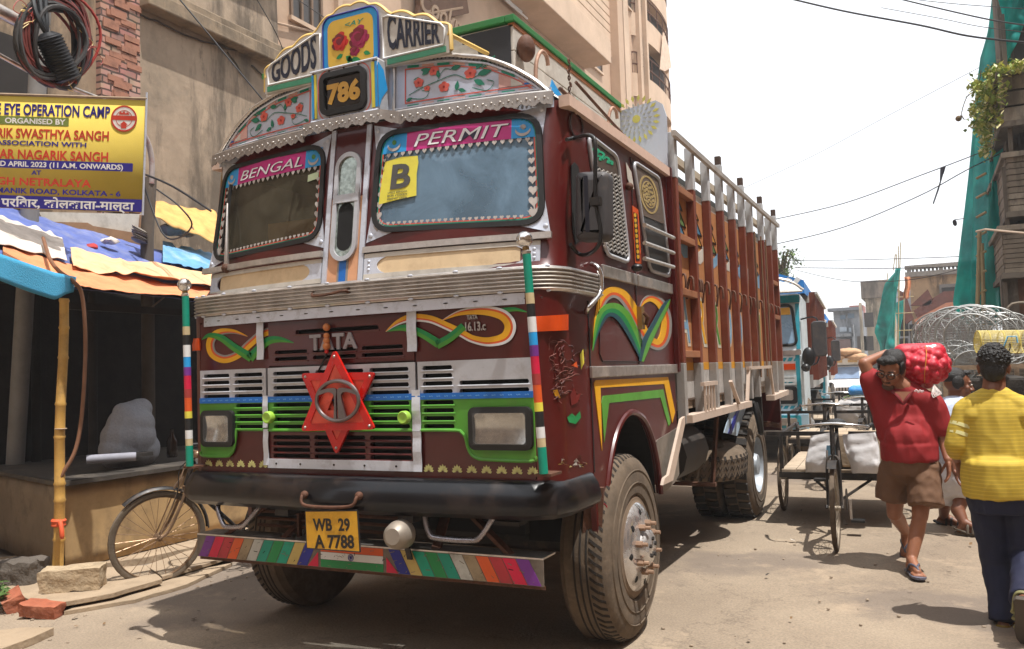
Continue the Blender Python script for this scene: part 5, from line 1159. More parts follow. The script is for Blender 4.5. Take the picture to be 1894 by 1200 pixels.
# roof sheets: front edge at X=-3.3, back edge high on the wall
def edge(px, X): return [sx(a, c, X) for a, c in px]
FR = edge([(-160, 470), (0, 492), (70, 515), (135, 532), (160, 536), (205, 542), (245, 543), (300, 551), (365, 556), (400, 560)], -3.3)
BK = edge([(-160, 372), (0, 380), (70, 398), (110, 412), (160, 425), (200, 436), (250, 450), (300, 465), (370, 478), (420, 490)], -5.4)
def polyat(P, u):
    k = len(P)-1; i = min(int(u*k), k-1); return P[i].lerp(P[i+1], u*k-i)
def roof_sheet(name, u0, u1, v0, v1, mat, lift, amp, label, cat, fr=11, thick=.005, rag=0.):
    b = MB()
    def f(u, v):
        uu = lerp(u0, u1, u); vv = lerp(v0, v1, v)
        if rag: vv += rag*noise.noise((u*9, v*3, lift*50))
        p = polyat(FR, uu).lerp(polyat(BK, uu), vv); sag = .06*math.sin(math.pi*vv)
        return p+Vector((0, 0, lift-sag+amp*(.7*noise.noise((uu*fr*.4, vv*3, lift*90))+.55*(.5-abs(noise.noise((uu*fr*.7+vv*3, vv*7-uu*4, lift*40)))*2)+.2*noise.noise((uu*fr*3, vv*12, 7)))))
    b.grid(f, 90, 34, mat, thick); o = b.build(name, None, 180); return tag(o, label, cat)
def cloth(name, rgb, rgb2, **k): return M(name, rgb, .6, var=.2, scale=5, dirt=rgb2, damt=.55, dscale=4, bump=.25, bscale=9, **k)
roof_sheet('tarpaulin', 0, 1, 0., 1.0, cloth('blue_tarp', (84, 100, 160), (150, 150, 160)), 0, .025, 'dirty blue tarpaulin spread over the whole stall roof', 'tarpaulin')
roof_sheet('tarpaulin', .12, .97, -.015, .34, cloth('orange_tarp', (214, 140, 96), (190, 130, 96)), .035, .03, 'flat faded orange tarpaulin along the front edge of stall roof', 'tarpaulin')
roof_sheet('tarpaulin', .36, 1.0, .22, .52, cloth('pale_orange_tarp', (222, 178, 136), (206, 128, 80)), .09, .06, 'crumpled pale orange plastic sheet heaped on the stall roof', 'tarpaulin', 8, .005, .03)
roof_sheet('plastic_sheet', .02, .33, .3, .7, cloth('white_plastic', (206, 196, 186), (140, 124, 110)), .07, .05, 'torn whitish plastic sheet on stall roof beside the grey pole', 'tarpaulin', 9, .005, .05)
roof_sheet('tarpaulin', .78, 1.02, .62, 1.02, cloth('light_blue_tarp', (96, 150, 190), (190, 196, 200)), .10, .06, 'light blue creased tarpaulin at the far end of stall roof', 'tarpaulin', 9, .005, .06)
# sky blue woven valance on the near corner
v0_ = [sx(140, 512, -3.24), sx(100, 504, -3.1), sx(0, 470, -2.8), sx(-80, 443, -2.6)]; v1_ = [sx(134, 540, -3.24), sx(97, 554, -3.08), sx(0, 520, -2.78), sx(-80, 494, -2.58)]
b = MB(); vm = M('woven_blue_plastic', (62, 160, 200), .55, var=.1, scale=90, bump=.3, bscale=90)
b.grid(lambda u, v: polyat(v1_, u).lerp(polyat(v0_, u), v)+Vector((0, -.012*math.sin(u*16)*(1-v), 0)), 40, 6, vm, .008)
tag(b.build('woven_sheet', None, 180), 'bright sky blue woven plastic sheet hanging over the near stall corner', 'tarpaulin')
# bamboo post with an orange knot
bam = M('bamboo_yellow', (190, 148, 76), .5, var=.2, scale=4, dirt=(110, 84, 50), damt=.6, dscale=6)
bp0, bp1 = sx(106, 1064, -3.42), sx(118, 556, -3.36)
bt = thing('bamboo_pole', 'yellow bamboo pole holding up the stall roof, tied with orange cloth', 'pole', bp0)
b = MB(); nodes_ = [0, .13, .27, .33, .5, .62, .79, .9, 1.0]; P, Rr = [], []
for i, t in enumerate(nodes_):
    for dt, r in ((-.008, .039), (0, .046), (.008, .039)):
        if 0 <= t+dt <= 1.01: P.append(bp0.lerp(bp1, t+dt)+Vector((.012*math.sin(t*9), 0, 0))); Rr.append(r*(1.08-.2*t))
b.tube(P, Rr, bam, 14); pt(b, 'culm', bt, smooth=60)
b = MB(); kc = bp0.lerp(bp1, .19); om = M('orange_rag', (206, 84, 44), .7, var=.2)
b.lathe([(.046, -.03), (.056, -.02), (.05, 0), (.058, .015), (.048, .03)], kc, (bp1-bp0), om, 14); b.tube(spline([kc+Vector((.05, -.03, 0)), kc+Vector((.09, -.05, .01)), kc+Vector((.12, -.06, -.05)), kc+Vector((.125, -.06, -.11))]), [.02]+[.018]*16+[.012]*2, om, 7)
b.lathe([(.042, -.004), (.047, 0), (.042, .004)], bp0.lerp(bp1, .53), bp1-bp0, wood, 12); pt(b, 'cloth_knot', bt, smooth=60)
b = MB(); hp = [sx(80, 440, -4.2), sx(92, 478, -3.6), sx(110, 502, -3.28), sx(135, 520, -3.2), sx(152, 548, -3.22), sx(158, 640, -3.26), sx(152, 760, -3.3), sx(140, 830, -3.32), sx(118, 872, -3.36), sx(105, 895, -3.4)]
b.tube(spline(hp, 6), .016, M('brown_hose', (124, 86, 62), .6, var=.2), 8); tag(b.build('hose', None, 60), 'brown hose looping down from the tarpaulin to the bamboo pole', 'hose')
# sack and bundle on the counter
sackm = M('white_woven_sack', (150, 152, 158), .7, var=.12, scale=60, bump=.3, bscale=50)
b = MB()
tbp = sx(160, 850, -3.75); b.tube([tbp, tbp+Vector((.25, .3, 0))], .04, M('rolled_paper', (140, 140, 150), .7), 10); tag(b.build('rolled_bundle', None, 60), 'pale rolled bundle lying on the counter beside the sack', 'bundle')
b = MB(); q = sx(215, 848, -3.8); b.box(q-Vector((.1, .2, 0)), q+Vector((.12, .3, .035)), shade_wood); tag(b.build('plank', None), 'short dark plank lying on the counter in front of sack', 'plank')
b = MB(); q = sx(298, 545, -3.6); b.tube([q, q+Vector((.05, .0, -.02)), q+Vector((.02, -.12, -.12))], .008, wood, 5); tag(b.build('hanging_scrap', None), 'pale broken stick dangling from the stall roof edge', 'stick')
# utility pole with its cable coils
polem = M('grey_pole_paint', (130, 128, 124), .6, var=.2, dirt=(90, 76, 64), damt=.6, dscale=3)
pb, ptp = fy(28, 858, 1.75), fy(76, 40, 1.75)
up = thing('utility_pole', 'grey utility pole rising through the stall roof behind the yellow banner', 'pole', (pb.x, pb.y, 0))
b = MB(); b.tube([(pb.x, pb.y, 0), pb, ptp, ptp+(ptp-pb)*.6], .085, polem, 16); pt(b, 'shaft', up, smooth=60)
b = MB(); a0, a1 = sx(-40, 80, -4.1), sx(205, 190, -4.1); b.tube([a0, sx(50, 130, -4.1), a1], .02, chrome, 8); b.tube([sx(-30, 5, -4.1), sx(45, 45, -4.1)], .06, chrome, 10); pt(b, 'cross_pipe', up, smooth=60)
random.seed(31)
coil = thing('cable_coil', 'big tangled coil of red and black cables hanging above the banner', 'cable coil', sx(100, 75, -4.0))
ccx, ccy = 100, 72
for k_, (m_, lab) in enumerate(((M('red_cable', (150, 44, 32), .5), 0), (M('black_cable', (26, 24, 26), .5), 1), (M('brown_red_cable', (104, 40, 32), .55), 0), (M('dark_grey_cable', (52, 48, 46), .55), 1))):
    b = MB()
    for i in range((13, 20, 11, 3)[k_]):
        ra, rb_ = random.uniform(46, 66)*.98, random.uniform(66, 86)*.98; ox, oy = random.gauss(0, 7), random.gauss(0, 6); tl = random.uniform(-.35, .1); ph = random.random()*6
        P = []
        for t in np.linspace(0, 2*math.pi, 28)[:-1]:
            xx, yy = ra*math.cos(t), rb_*math.sin(t); P.append(sx(ccx+ox+xx*math.cos(tl)-yy*math.sin(tl)+3*math.sin(3*t+ph), ccy+oy+xx*math.sin(tl)+yy*math.cos(tl)+3*math.cos(2*t+ph), -4.0+.05*k_+.03*math.sin(t+ph)))
        b.tube(P, random.uniform(.012, .021), m_, 6, closed=True)
    pt(b, 'cable_loops', coil, smooth=60)
b = MB(); ym_ = M('pale_wire', (206, 180, 110), .5)
for i in range(16):
    x, y = random.choice(((130, 128), (50, 20), (170, 85), (60, 40))); P = [sx(x, y, -3.85)]
    for q in range(4): x += random.uniform(-16, 16); y += random.uniform(-14, 18); P.append(sx(x, y, -3.85))
    b.tube(spline(P, 3), .004, ym_ if i % 2 else M('red_cable', (150, 44, 32), .5), 4)
pt(b, 'loose_wire', coil)
jb0, jb1 = sx(85, 60, -3.82), sx(128, 150, -3.82); b = MB(); jm = M('ribbed_black_plastic', (22, 22, 25), .45)
b.tube([jb0.lerp(jb1, t) for t in (0, .08, .9, 1)], [.05, .1, .11, .08], jm, 16)
for t in np.linspace(.12, .95, 14): b.lathe([(.1, -.012), (.118, 0), (.1, .012)], jb0.lerp(jb1, t), jb1-jb0, jm, 16)
for dx in (-7, 0, 6): b.tube(spline([jb0, sx(80+dx, 40, -3.82), sx(74+dx*1.6, 10, -3.85), sx(72+dx*2, -30, -3.9)], 4), .022, jm, 7)
jo = b.build('cable_joint', None, 50); tag(jo, 'ribbed black cable joint box hanging inside the cable coil', 'cable joint')
# banner
BY = .95
ba, bb, bc, bd = [Vector(CAM)+ray(*q)*6.45 for q in ((-130, 172), (259, 186), (263, 393), (-130, 380))]
ban = thing('banner', 'yellow eye operation camp banner with red and blue lettering tied above the stall', 'banner', bd)
bu = (bc-bd).normalized(); bv = (ba-bd); bv = (bv-bu*bv.dot(bu)); hB = bv.length; bv.normalize(); wB = (bc-bd).length; bn_ = bu.cross(bv)
BP = plane((0, 0, 0), bu, bv, bn_)   # local to the empty
by_ = M('banner_yellow', (212, 186, 84), .75, var=.08, scale=2, dirt=(214, 192, 110), damt=.4, dscale=1.5, spec=.2)
b = MB(); b.grid(lambda u, v: BP(u*wB, v*hB, 0), 2, 2, by_, .006); sh = b.build('banner_sheet', ban, 180)
kx = wB/(263+130)
def bxp(px): return (px+130)*kx
b = MB(); nv = M('banner_blue', (44, 36, 130), .45); rd = M('banner_red', (196, 60, 40), .45); wt = M('banner_white', (226, 222, 216), .45)
def bar(x0, x1, z0, z1, m_, off=.0006):
    P = rrect(bxp(x0), z0*hB, bxp(x1), z1*hB, .006); b.poly3([BP(x, z, off) for x, z in P], bn_, .0006, m_)
bar(-129, 262, .004, .115, nv); bar(-100, 243, .36, .435, nv); bar(-90, 122, .745, .82, M('banner_olive', (116, 130, 60), .45))
def line(s_, x1, zc, hh, m_, wpx=None, off=.0014):
    wd = wpx*kx if wpx else None
    vs, fs = text_geo(s_, hh*hB, .0006, .025, 0, 'RIGHT', .95, wd); 
    mx = max(v[0] for v in vs); b.add([BP(bxp(x1)+v[0]-mx, zc*hB+v[1]-hh*hB/2, off+v[2]) for v in vs], fs, m_)
line('FREE EYE OPERATION CAMP', 198, .885, .1, nv, 240); line('ORGANISED BY', 116, .782, .048, wt, 112); line('NAGARIK SWASTHYA SANGH', 197, .672, .085, rd, 262); line('IN ASSOCIATION WITH', 156, .585, .042, nv, 190)
line('SHAHAR NAGARIK SANGH', 197, .485, .085, rd, 255); line('DATE : 23RD APRIL 2023 (11 A.M. ONWARDS)', 225, .398, .046, wt, 300); line('AT', 74, .325, .04, nv, 18); line('SINGH NETRALAYA', 167, .243, .068, rd, 210); line('PRAMANIK ROAD, KOLKATA - 6', 222, .16, .046, nv, 262)
line('सेंट परिवार, कोलकाता-माल्दा', 248, .055, .075, wt, 285)
ec = BP(bxp(224), .83*hB, .0008); eu = bu; ev = bv
for r0, r1, m_ in ((.0, .1, wt), (.088, .1, rd), (.06, .064, rd)):
    n0 = 28; P = [ec+eu*(r1*math.cos(t))+ev*(r1*math.sin(t))+bn_*.002*(1 if r0 else 0) for t in np.linspace(0, 6.2832, n0+1)[:-1]]
    if r0 == 0: b.poly3(P, bn_, .0015, m_)
    else: Q = [ec+eu*(r0*math.cos(t))+ev*(r0*math.sin(t))+bn_*.002 for t in np.linspace(0, 6.2832, n0+1)[:-1]]; b.strip(P+P[:1], Q+Q[:1], bn_*.001, 1, m_)
P = [ec+eu*x+ev*z+bn_*.0026 for x, z in ((-.095, -.012), (.095, -.012), (.095, .022), (-.095, .022))]; b.poly3(P, bn_, .0008, rd)
P = [ec+eu*x+ev*z+bn_*.0026 for x, z in ((-.02, -.075), (.02, -.075), (.02, -.045), (.03, -.045), (0, -.02), (-.03, -.045), (-.02, -.045))]; b.poly3(P, bn_, .0008, rd)
P = [ec+eu*x+ev*z+bn_*.0026 for x, z in ((-.04, .03), (.04, .03), (.03, .05), (.01, .04), (0, .06), (-.015, .042), (-.03, .055))]; b.poly3(P, bn_, .0008, rd)
b.build('banner_lettering', ban)
b = MB(); b.tube([BP(wB+.005, -.02), BP(wB+.005, hB+.06)], .008, alu, 6); b.tube([BP(-.1, hB+.01), BP(wB+.01, hB+.012)], .01, wood, 6); b.build('banner_batten', ban)
# second pole behind the banner edge and yellow sheet behind
p0_, p1_ = sx(272, 440, -4.9), sx(266, 240, -4.9)
b = MB(); b.tube([(p0_.x, p0_.y, 0), p0_, sx(278, 330, -4.9)], .07, M('brown_post', (86, 76, 66), .8), 12); b.tube(spline([sx(262, 240, -4.85), sx(275, 268, -4.85), sx(281, 300, -4.85), sx(280, 340, -4.85)], 4), .03, M('taped_conduit', (150, 140, 136), .6, dirt=(130, 50, 40), damt=.7, dscale=9), 8)
for i in range(8): b.lathe([(.06+.02*random.random(), -.01), (.09, 0), (.06, .01)], p0_+Vector((0, -.1, .02*i-.05)), (random.random()*.6, .3, 1), M('grey_cable', (120, 112, 104), .55), 12)
tag(b.build('wooden_post', None, 60), 'dark post wrapped with cables just right of the banner', 'post')
ysm = cloth('yellow_tarp', (208, 162, 92), (190, 120, 66))
b = MB(); YT = [sx(288, 372, -5.7), sx(400, 392, -5.7)]; YB_ = [sx(282, 400, -5.2), sx(405, 452, -5.0)]
b.grid(lambda u, v: YB_[0].lerp(YB_[1], u).lerp(YT[0].lerp(YT[1], u), v)+Vector((.05*noise.noise((u*6, v*3, 2)), 0, .04*noise.noise((u*5, v*5, 0)))), 30, 10, ysm, .012); tag(b.build('tarpaulin', None, 180), 'yellow orange tarpaulin sloping against the wall behind the stall', 'tarpaulin')
b = MB(); q0, q1, q2, q3 = [sx(*q, -5.62) for q in ((70, 392), (258, 396), (250, 438), (78, 410))]; b.poly3([q0, q1, q2, q3], (1, 0, 0), .02, offwhite); r_ = [sx(*q, -5.6) for q in ((78, 405), (250, 428), (265, 400), (268, 455), (75, 425))]
b.poly3([sx(*q, -5.585) for q in ((78, 410), (160, 412), (170, 418), (256, 432), (258, 398), (268, 398), (266, 458), (90, 432))], (1, 0, 0), .02, M('board_brown', (150, 116, 88), .8)); tag(b.build('sign_board', None), 'peeling white and brown board leaning behind the stall roof', 'board')
# junk on the roof
random.seed(77)
for i, (px, py, rgb, lab) in enumerate(((166, 458, (170, 50, 50), 'small red rag lying on the blue tarpaulin roof'), (205, 446, (200, 190, 180), 'crumpled white paper on the far edge of blue roof tarpaulin'), (318, 425, (120, 110, 104), 'grey bundle of scrap beside the post on stall roof'), (340, 430, (150, 120, 100), 'brown bundle of scrap under the yellow tarpaulin'))):
    c = sx(px, py, -4.9 if i < 2 else -5.3); b = MB(); r = .07 if i < 2 else .12; mm = M(('red_rag', 'white_paper', 'grey_scrap', 'brown_scrap')[i], rgb, .8, var=.3)
    b.ball(c, r, mm, 12, (1, 1.4, .5), 8); b.v = [tuple(Vector(v)+Vector((noise.noise(Vector(v)*14), noise.noise(Vector(v)*14+Vector((5, 0, 0))), noise.noise(Vector(v)*14+Vector((0, 9, 0)))))*r*.5) for v in b.v]
    tag(b.build(('rag', 'paper_scrap', 'scrap_bundle', 'scrap_bundle')[i], None), lab, ('rag', 'paper', 'scrap', 'scrap')[i])
# stone block, slabs, bricks at the stall foot
def rough_block(name, c, dims, rz, mat, lab, cat, amp=.012, tilt=(0, 0)):
    b = MB(); N = 5; vs = {}
    bm = bmesh.new(); bmesh.ops.create_cube(bm, size=1); bmesh.ops.subdivide_edges(bm, edges=bm.edges, cuts=6, use_grid_fill=True)
    R_ = Matrix.Rotation(rz, 3, 'Z')@Matrix.Rotation(tilt[0], 3, 'X')@Matrix.Rotation(tilt[1], 3, 'Y')
    for v in bm.verts:
        p = Vector((v.co.x*dims[0], v.co.y*dims[1], v.co.z*dims[2])); q = p*18
        p += Vector((noise.noise(q), noise.noise(q+Vector((7, 0, 0))), noise.noise(q+Vector((0, 3, 5)))))*amp
        v.co = R_@p
    me = bpy.data.meshes.new(name); bm.to_mesh(me); bm.free(); me.materials.append(mat); me.polygons.foreach_set('use_smooth', [True]*len(me.polygons)); me.set_sharp_from_angle(angle=rad(38))
    o = bpy.data.objects.new(name, me); COL.objects.link(o); o.location = c; return tag(o, lab, cat)
stone = M('rough_stone', (168, 148, 120), .9, var=.25, scale=14, dirt=(110, 98, 82), damt=.5, dscale=6, bump=.6, bscale=30)
slabm = M('pavement_slab', (160, 140, 116), .9, var=.2, scale=6, dirt=(100, 90, 78), damt=.5, dscale=3, bump=.4, bscale=24)
brickm = M('red_brick_lump', (156, 88, 62), .9, var=.25, scale=12, dirt=(140, 120, 100), damt=.4, bump=.5, bscale=30)
c = gz(135, 1080, .12); rough_block('stone_block', Vector((c.x, c.y, .165)), (.40, .2, .15), rad(38), stone, 'rough pale stone block lying at the foot of the bamboo pole', 'stone', .014)
def slab(px, z0, z1, lab, mat=slabm, nm='paving_slab'):
    P = [gz(*q, z1) for q in px]; Q = []
    for i in range(len(P)):
        a, e = P[i], P[(i+1) % len(P)]; Q.append(a); L_ = (e-a).length; k = max(1, int(L_/.12)); nn = Vector((-(e-a).y, (e-a).x, 0)).normalized()
        for j in range(1, k): t = j/k; Q.append(a.lerp(e, t)+nn*.014*noise.noise((a.x*5+j, a.y*5, z1*30)))
    b = MB(); b.poly3([Vector((p.x, p.y, z0)) for p in Q], (0, 0, 1), z1-z0, mat); return tag(b.build(nm, None, bevel=.004), lab, 'paving')
slab([(0, 1085), (60, 1110), (205, 1100), (210, 1085), (105, 1055), (0, 1062)], .01, .045, 'cracked grey slab under the near counter end')
slab([(55, 1108), (85, 1118), (210, 1096), (300, 1070), (270, 1045), (180, 1050)], .05, .085, 'long weathered slab under the stone block')
slab([(118, 1130), (250, 1108), (345, 1080), (430, 1040), (330, 1060), (230, 1085)], .0, .03, 'thin broken slab lying along the road edge under the bicycle')
slab([(270, 1045), (300, 1066), (400, 1036), (470, 1010), (440, 998), (340, 1020)], .04, .07, 'sunlit slab running along the counter behind the bicycle wheel')
slab([(0, 1062), (105, 1055), (270, 1030), (480, 985), (420, 960), (100, 1020), (0, 1030)], .0, .06, 'dark stone plinth along the foot of the stall counter')
c = gz(78, 1142, .0); rough_block('brick', Vector((c.x, c.y, .055)), (.25, .12, .085), rad(20), brickm, 'reddish brick lying in the road at bottom left', 'brick', .012, (.1, .1))
c = gz(25, 1128, .0); rough_block('brick', Vector((c.x, c.y, .06)), (.22, .13, .11), rad(-30), brickm, 'orange brick leaning against slab at the left picture edge', 'brick', .015, (.4, .1))
slab([(-40, 1170), (40, 1160), (100, 1160), (60, 1178), (0, 1200), (-60, 1200)], .0, .05, 'pinkish broken slab at the bottom left corner')
rough_block('concrete_lump', gz(15, 1085, .03)+Vector((0, .1, .08)), (.3, .25, .2), .4, M('dark_concrete', (92, 84, 76), .9, bump=.5), 'dark concrete lump under the counter end', 'rubble', .03)
b = MB(); random.seed(4)
for i in range(70):
    c = gz(random.uniform(-12, 14), random.uniform(1098, 1125), .04); a = random.random()*6.28; r = random.uniform(.02, .045); t = random.uniform(-.6, .6)
    d = Vector((math.cos(a), math.sin(a), t))*r; e = Vector((-math.sin(a), math.cos(a), random.uniform(-.5, .5)))*r*.5; c.z += random.random()*.12
    b.add([c-d, c+e, c+d, c-e], [(0, 1, 2, 3)], M('weed_green', (66, 92, 36), .7, var=.3))
tag(b.build('weed', None), 'small green weed growing beside the bricks at far left', 'plant')
# ================================================================ LEFT BUILDINGS (facades parallel to the street)
def plaster(name, rgb, dark, sc=1.2, amt=.7):
    new = name not in MATS; m = M(name, rgb, .9, var=.14, scale=2.2, dirt=dark, damt=amt, dscale=sc, bump=.35, bscale=9); n = m.node_tree.nodes; L = m.node_tree.links; bi = n["Principled BSDF"].inputs['Base Color']
    if not new: return m
    tc = n.new("ShaderNodeTexCoord")   # rain streaks, flaked lime and small pits
    for q, (scl, k, p0, am) in enumerate((((1.1, 1.1, .22), .5, .5, .75), ((2.2, 2.2, .8), 1.18, .57, .75), ((6, 6, 1.6), .45, .6, .6))):
        mp = n.new("ShaderNodeMapping"); mp.inputs['Scale'].default_value = scl; mp.inputs['Location'].default_value = (q*7, 3, q); L.new(tc.outputs['Object'], mp.inputs[0]); z = n.new("ShaderNodeTexNoise"); z.inputs['Scale'].default_value = 1; z.inputs['Detail'].default_value = 9; z.inputs['Roughness'].default_value = .7; L.new(mp.outputs[0], z.inputs['Vector'])
        r = n.new("ShaderNodeValToRGB"); r.color_ramp.elements[0].position = p0; r.color_ramp.elements[1].position = p0+.1; r.color_ramp.elements[0].color = (0, 0, 0, 1); r.color_ramp.elements[1].color = (am,)*3+(1,); L.new(z.outputs[0], r.inputs[0])
        x = n.new("ShaderNodeMix"); x.data_type = 'RGBA'; x.inputs['B'].default_value = (*lin([min(230, v*k) for v in rgb]), 1); L.new(r.outputs[0], x.inputs['Factor']); L.new(bi.links[0].from_socket, x.inputs['A']); L.new(x.outputs['Result'], bi)
    return m
def brickmat():
    m = bpy.data.materials.new('old_brick'); m.use_nodes = True; n = m.node_tree.nodes; L = m.node_tree.links; b = n["Principled BSDF"]
    tc = n.new("ShaderNodeTexCoord"); sp = n.new("ShaderNodeSeparateXYZ"); cb = n.new("ShaderNodeCombineXYZ"); L.new(tc.outputs['Object'], sp.inputs[0]); 
    ad = n.new("ShaderNodeMath"); ad.operation = 'ADD'; L.new(sp.outputs['X'], ad.inputs[0]); L.new(sp.outputs['Y'], ad.inputs[1]); L.new(ad.outputs[0], cb.inputs[0]); L.new(sp.outputs['Z'], cb.inputs[1])
    nz = n.new("ShaderNodeTexNoise"); nz.inputs['Scale'].default_value = 5; nz.inputs['Detail'].default_value = 5; L.new(tc.outputs['Object'], nz.inputs['Vector'])
    sc = n.new("ShaderNodeVectorMath"); sc.operation = 'SCALE'; sc.inputs['Scale'].default_value = .05; va = n.new("ShaderNodeVectorMath"); va.operation = 'ADD'; L.new(nz.outputs['Color'], sc.inputs[0]); L.new(sc.outputs[0], va.inputs[0]); L.new(cb.outputs[0], va.inputs[1])
    br = n.new("ShaderNodeTexBrick"); br.inputs['Color1'].default_value = (*lin((150, 92, 72)), 1); br.inputs['Color2'].default_value = (*lin((178, 128, 104)), 1); br.inputs['Mortar'].default_value = (*lin((86, 62, 50)), 1)
    br.inputs['Scale'].default_value = 1; br.inputs['Brick Width'].default_value = .25; br.inputs['Row Height'].default_value = .083; br.inputs['Mortar Size'].default_value = .012; br.inputs['Bias'].default_value = .1
    L.new(va.outputs[0], br.inputs['Vector'])
    mx = n.new("ShaderNodeMix"); mx.data_type = 'RGBA'; mx.blend_type = 'OVERLAY'; mx.inputs['Factor'].default_value = .5; L.new(br.outputs['Color'], mx.inputs['A']); L.new(nz.outputs['Color'], mx.inputs['B'])
    hsv = n.new("ShaderNodeHueSaturation"); hsv.inputs['Saturation'].default_value = .8; L.new(mx.outputs['Result'], hsv.inputs['Color']); L.new(hsv.outputs[0], b.inputs['Base Color']); b.inputs['Roughness'].default_value = .95
    bp = n.new("ShaderNodeBump"); bp.inputs['Strength'].default_value = .9; bp.inputs['Distance'].default_value = .04; L.new(br.outputs['Fac'], bp.inputs['Height']); bp.invert = True; L.new(bp.outputs[0], b.inputs['Normal'])
    return m
wallm = plaster('stained_plaster', (160, 141, 120), (100, 92, 80), .8, .75)
wallg = plaster('grey_plaster', (150, 128, 104), (98, 88, 74), 1.4, .8)
XW = -6.0
yA = sx(183, 90, XW).y; yB = sx(256, 90, XW).y; yC = sx(515, 60, XW).y
br_b = thing('brick_building', 'old building with bare red brick strip and grey plaster behind the cable coil', 'building', (XW, yB, 0))
b = MB(); b.box((XW-4, yA, 0), (XW+.03, yB, 11), brickmat()); pt(b, 'brick_wall', br_b)
b = MB(); b.box((XW-4, -6, 0), (XW-.05, yA-.002, 11), wallg); pt(b, 'wall', br_b)
b = MB(); random.seed(2)
for i in range(60):
    y = random.uniform(yA, yB-.2); z = random.uniform(3.6, 6.4); b.box((XW+.02, y, z), (XW+.03+random.uniform(.004, .022), y+.22, z+.07), M('loose_brick', (160, 112, 90), .9, var=.4, scale=9, dirt=(110, 80, 66), damt=.7, dscale=9))
b.box((XW+.03, yB-.03, 3.5), (XW+.05, yB-.01, 4.2), offwhite)
pt(b, 'brick_relief', br_b)
b = MB()
b.box((XW-.06, 1.9, 4.3), (XW-.02, 2.5, 5.4), M('dark_opening', (40, 34, 30), .9)); pt(b, 'window', br_b)
pl_b = thing('plaster_building', 'stained tan plaster building with cracked ledges behind the truck cab', 'building', (XW, yC, 0))
b = MB()
def wallf(u, v):
    y = lerp(yB+.004, yC, u); z = 10.5*v; return Vector((XW-.02+.02*noise.noise((y*.8, z*.8, 3)), y, z))
b.grid(wallf, 40, 120, wallm); b.box((XW-4, yB+.005, 0), (XW-.2, yC-.004, 10.5), wallm); pt(b, 'wall', pl_b, smooth=180)
b = MB(); lm = plaster('dark_ledge', (140, 122, 100), (84, 76, 66), 1.5, .8)
lp0, lp1 = sx(262, 14, XW), sx(505, 98, XW)
zl = (lp0.z+lp1.z)/2
b.box((XW-.03, yB, zl-.12), (XW+.2, yC+.05, zl+.08), lm); b.box((XW-.03, yB, zl+.08), (XW+.12, yC+.05, zl+.22), lm); 
b.box((XW-.03, yB, zl+1.5), (XW+.28, yC+.05, zl+1.62), lm)
pt(b, 'cornice', pl_b, bevel=.02)
b = MB(); random.seed(8)
for P in (((258, 28), (290, 40), (310, 50), (340, 62), (370, 74), (400, 82)), ((400, 82), (430, 92), (470, 100), (505, 112)), ((465, 120), (480, 135), (495, 150), (500, 165)), ((420, 95), (440, 125), (450, 140))):
    Q = spline([sx(x, y, XW+.004) for x, y in P], 5); b.tube([p+Vector((.006, .0, .03*noise.noise(p*6))) for p in Q], .012, M('crack_dark', (62, 52, 44), .95), 5)
pt(b, 'wall_crack', pl_b)
# the long tan building with the shield sign
XT = -6.35; dk0 = M('dark_opening', (40, 34, 30), .9)
yD = sx(1128, 100, XT).y
tan_b = thing('tan_building', 'tall tan concrete building with louvred windows rising behind the truck', 'building', (XT, 12, 0))
tm = M('tan_concrete', (182, 154, 130), .9, var=.1, scale=1.2, dirt=(146, 122, 102), damt=.5, dscale=.5); tm2 = M('tan_concrete_light', (194, 168, 144), .9, var=.1, scale=1.2, dirt=(160, 138, 118), damt=.5, dscale=.5)
b = MB(); b.box((XT-6, yC+.01, 0), (XT, yD+1.2, 24), tm); pt(b, 'wall', tan_b)
gm_ = M('louvre_glass', (56, 48, 42), .3, var=.4, scale=3)
def win(x0, y0, x1, ybot, X, depth=.12, bars=4, frame=tm2, mat=gm_, name='window', par=None, z01=None):
    p = sx(x0, y0, X); q = sx(x0, ybot, X); e = sx(x1, y0, X); z0, z1 = (q.z, p.z) if not z01 else z01
    w_ = MB(); w_.box((X+.004, p.y, z0), (X+.02, e.y, z1), mat); L_ = e.y-p.y
    for i in range(bars+1): y = p.y+L_*i/bars; w_.box((X+.02, y-.025, z0), (X+.05, y+.025, z1), M('window_bar_brown', (120, 96, 76), .7))
    o = pt(w_, name, par or tan_b); f = MB()
    for a, c in (((p.y-.06, z1), (e.y+.06, z1+.07)), ((p.y-.06, z0-.07), (e.y+.06, z0))): f.box((X+.003, a[0], a[1]), (X+.08, c[0], c[1]), frame)
    pt(f, 'window_frame', o); return o
win(535, -60, 590, 30, XT, bars=3)
win(960, -35, 1008, 20, XT)
win(1032, 10, 1107, 66, XT, bars=7)
zb0, zb1 = sx(1032, 66, XT).z, sx(1032, 10, XT).z
b = MB()   # big canopy box over the window band
p = sx(962, -10, XT+.9); e = sx(1131, 118, XT+.9)
b.box((XT, p.y-4, e.z+.0), (XT+.9, e.y, e.z+.75), tm2); pt(b, 'canopy', tan_b, bevel=.02)
b = MB()
for i in range(14): z = e.z+1.2+i*.28; b.box((XT+.002, e.y-4.2, z), (XT+.06, yD, z+.25), tm2)
pt(b, 'cladding', tan_b, bevel=.01)
b = MB()
for px in (1131, 1142): y = sx(px, 80, XT).y; b.box((XT, y-.25, 0), (XT+.35, y+.28, 24), tm2 if px > 1135 else tm)
pt(b, 'pilaster', tan_b, bevel=.02)
b = MB()
for px, a, c in ((905, -30, 22), (915, -20, 30), (925, -12, 28), (935, 0, 45)):
    b.tube([sx(px, a, XT+.15), sx(px+40, a+34, XT+.15)], .03, white, 6)
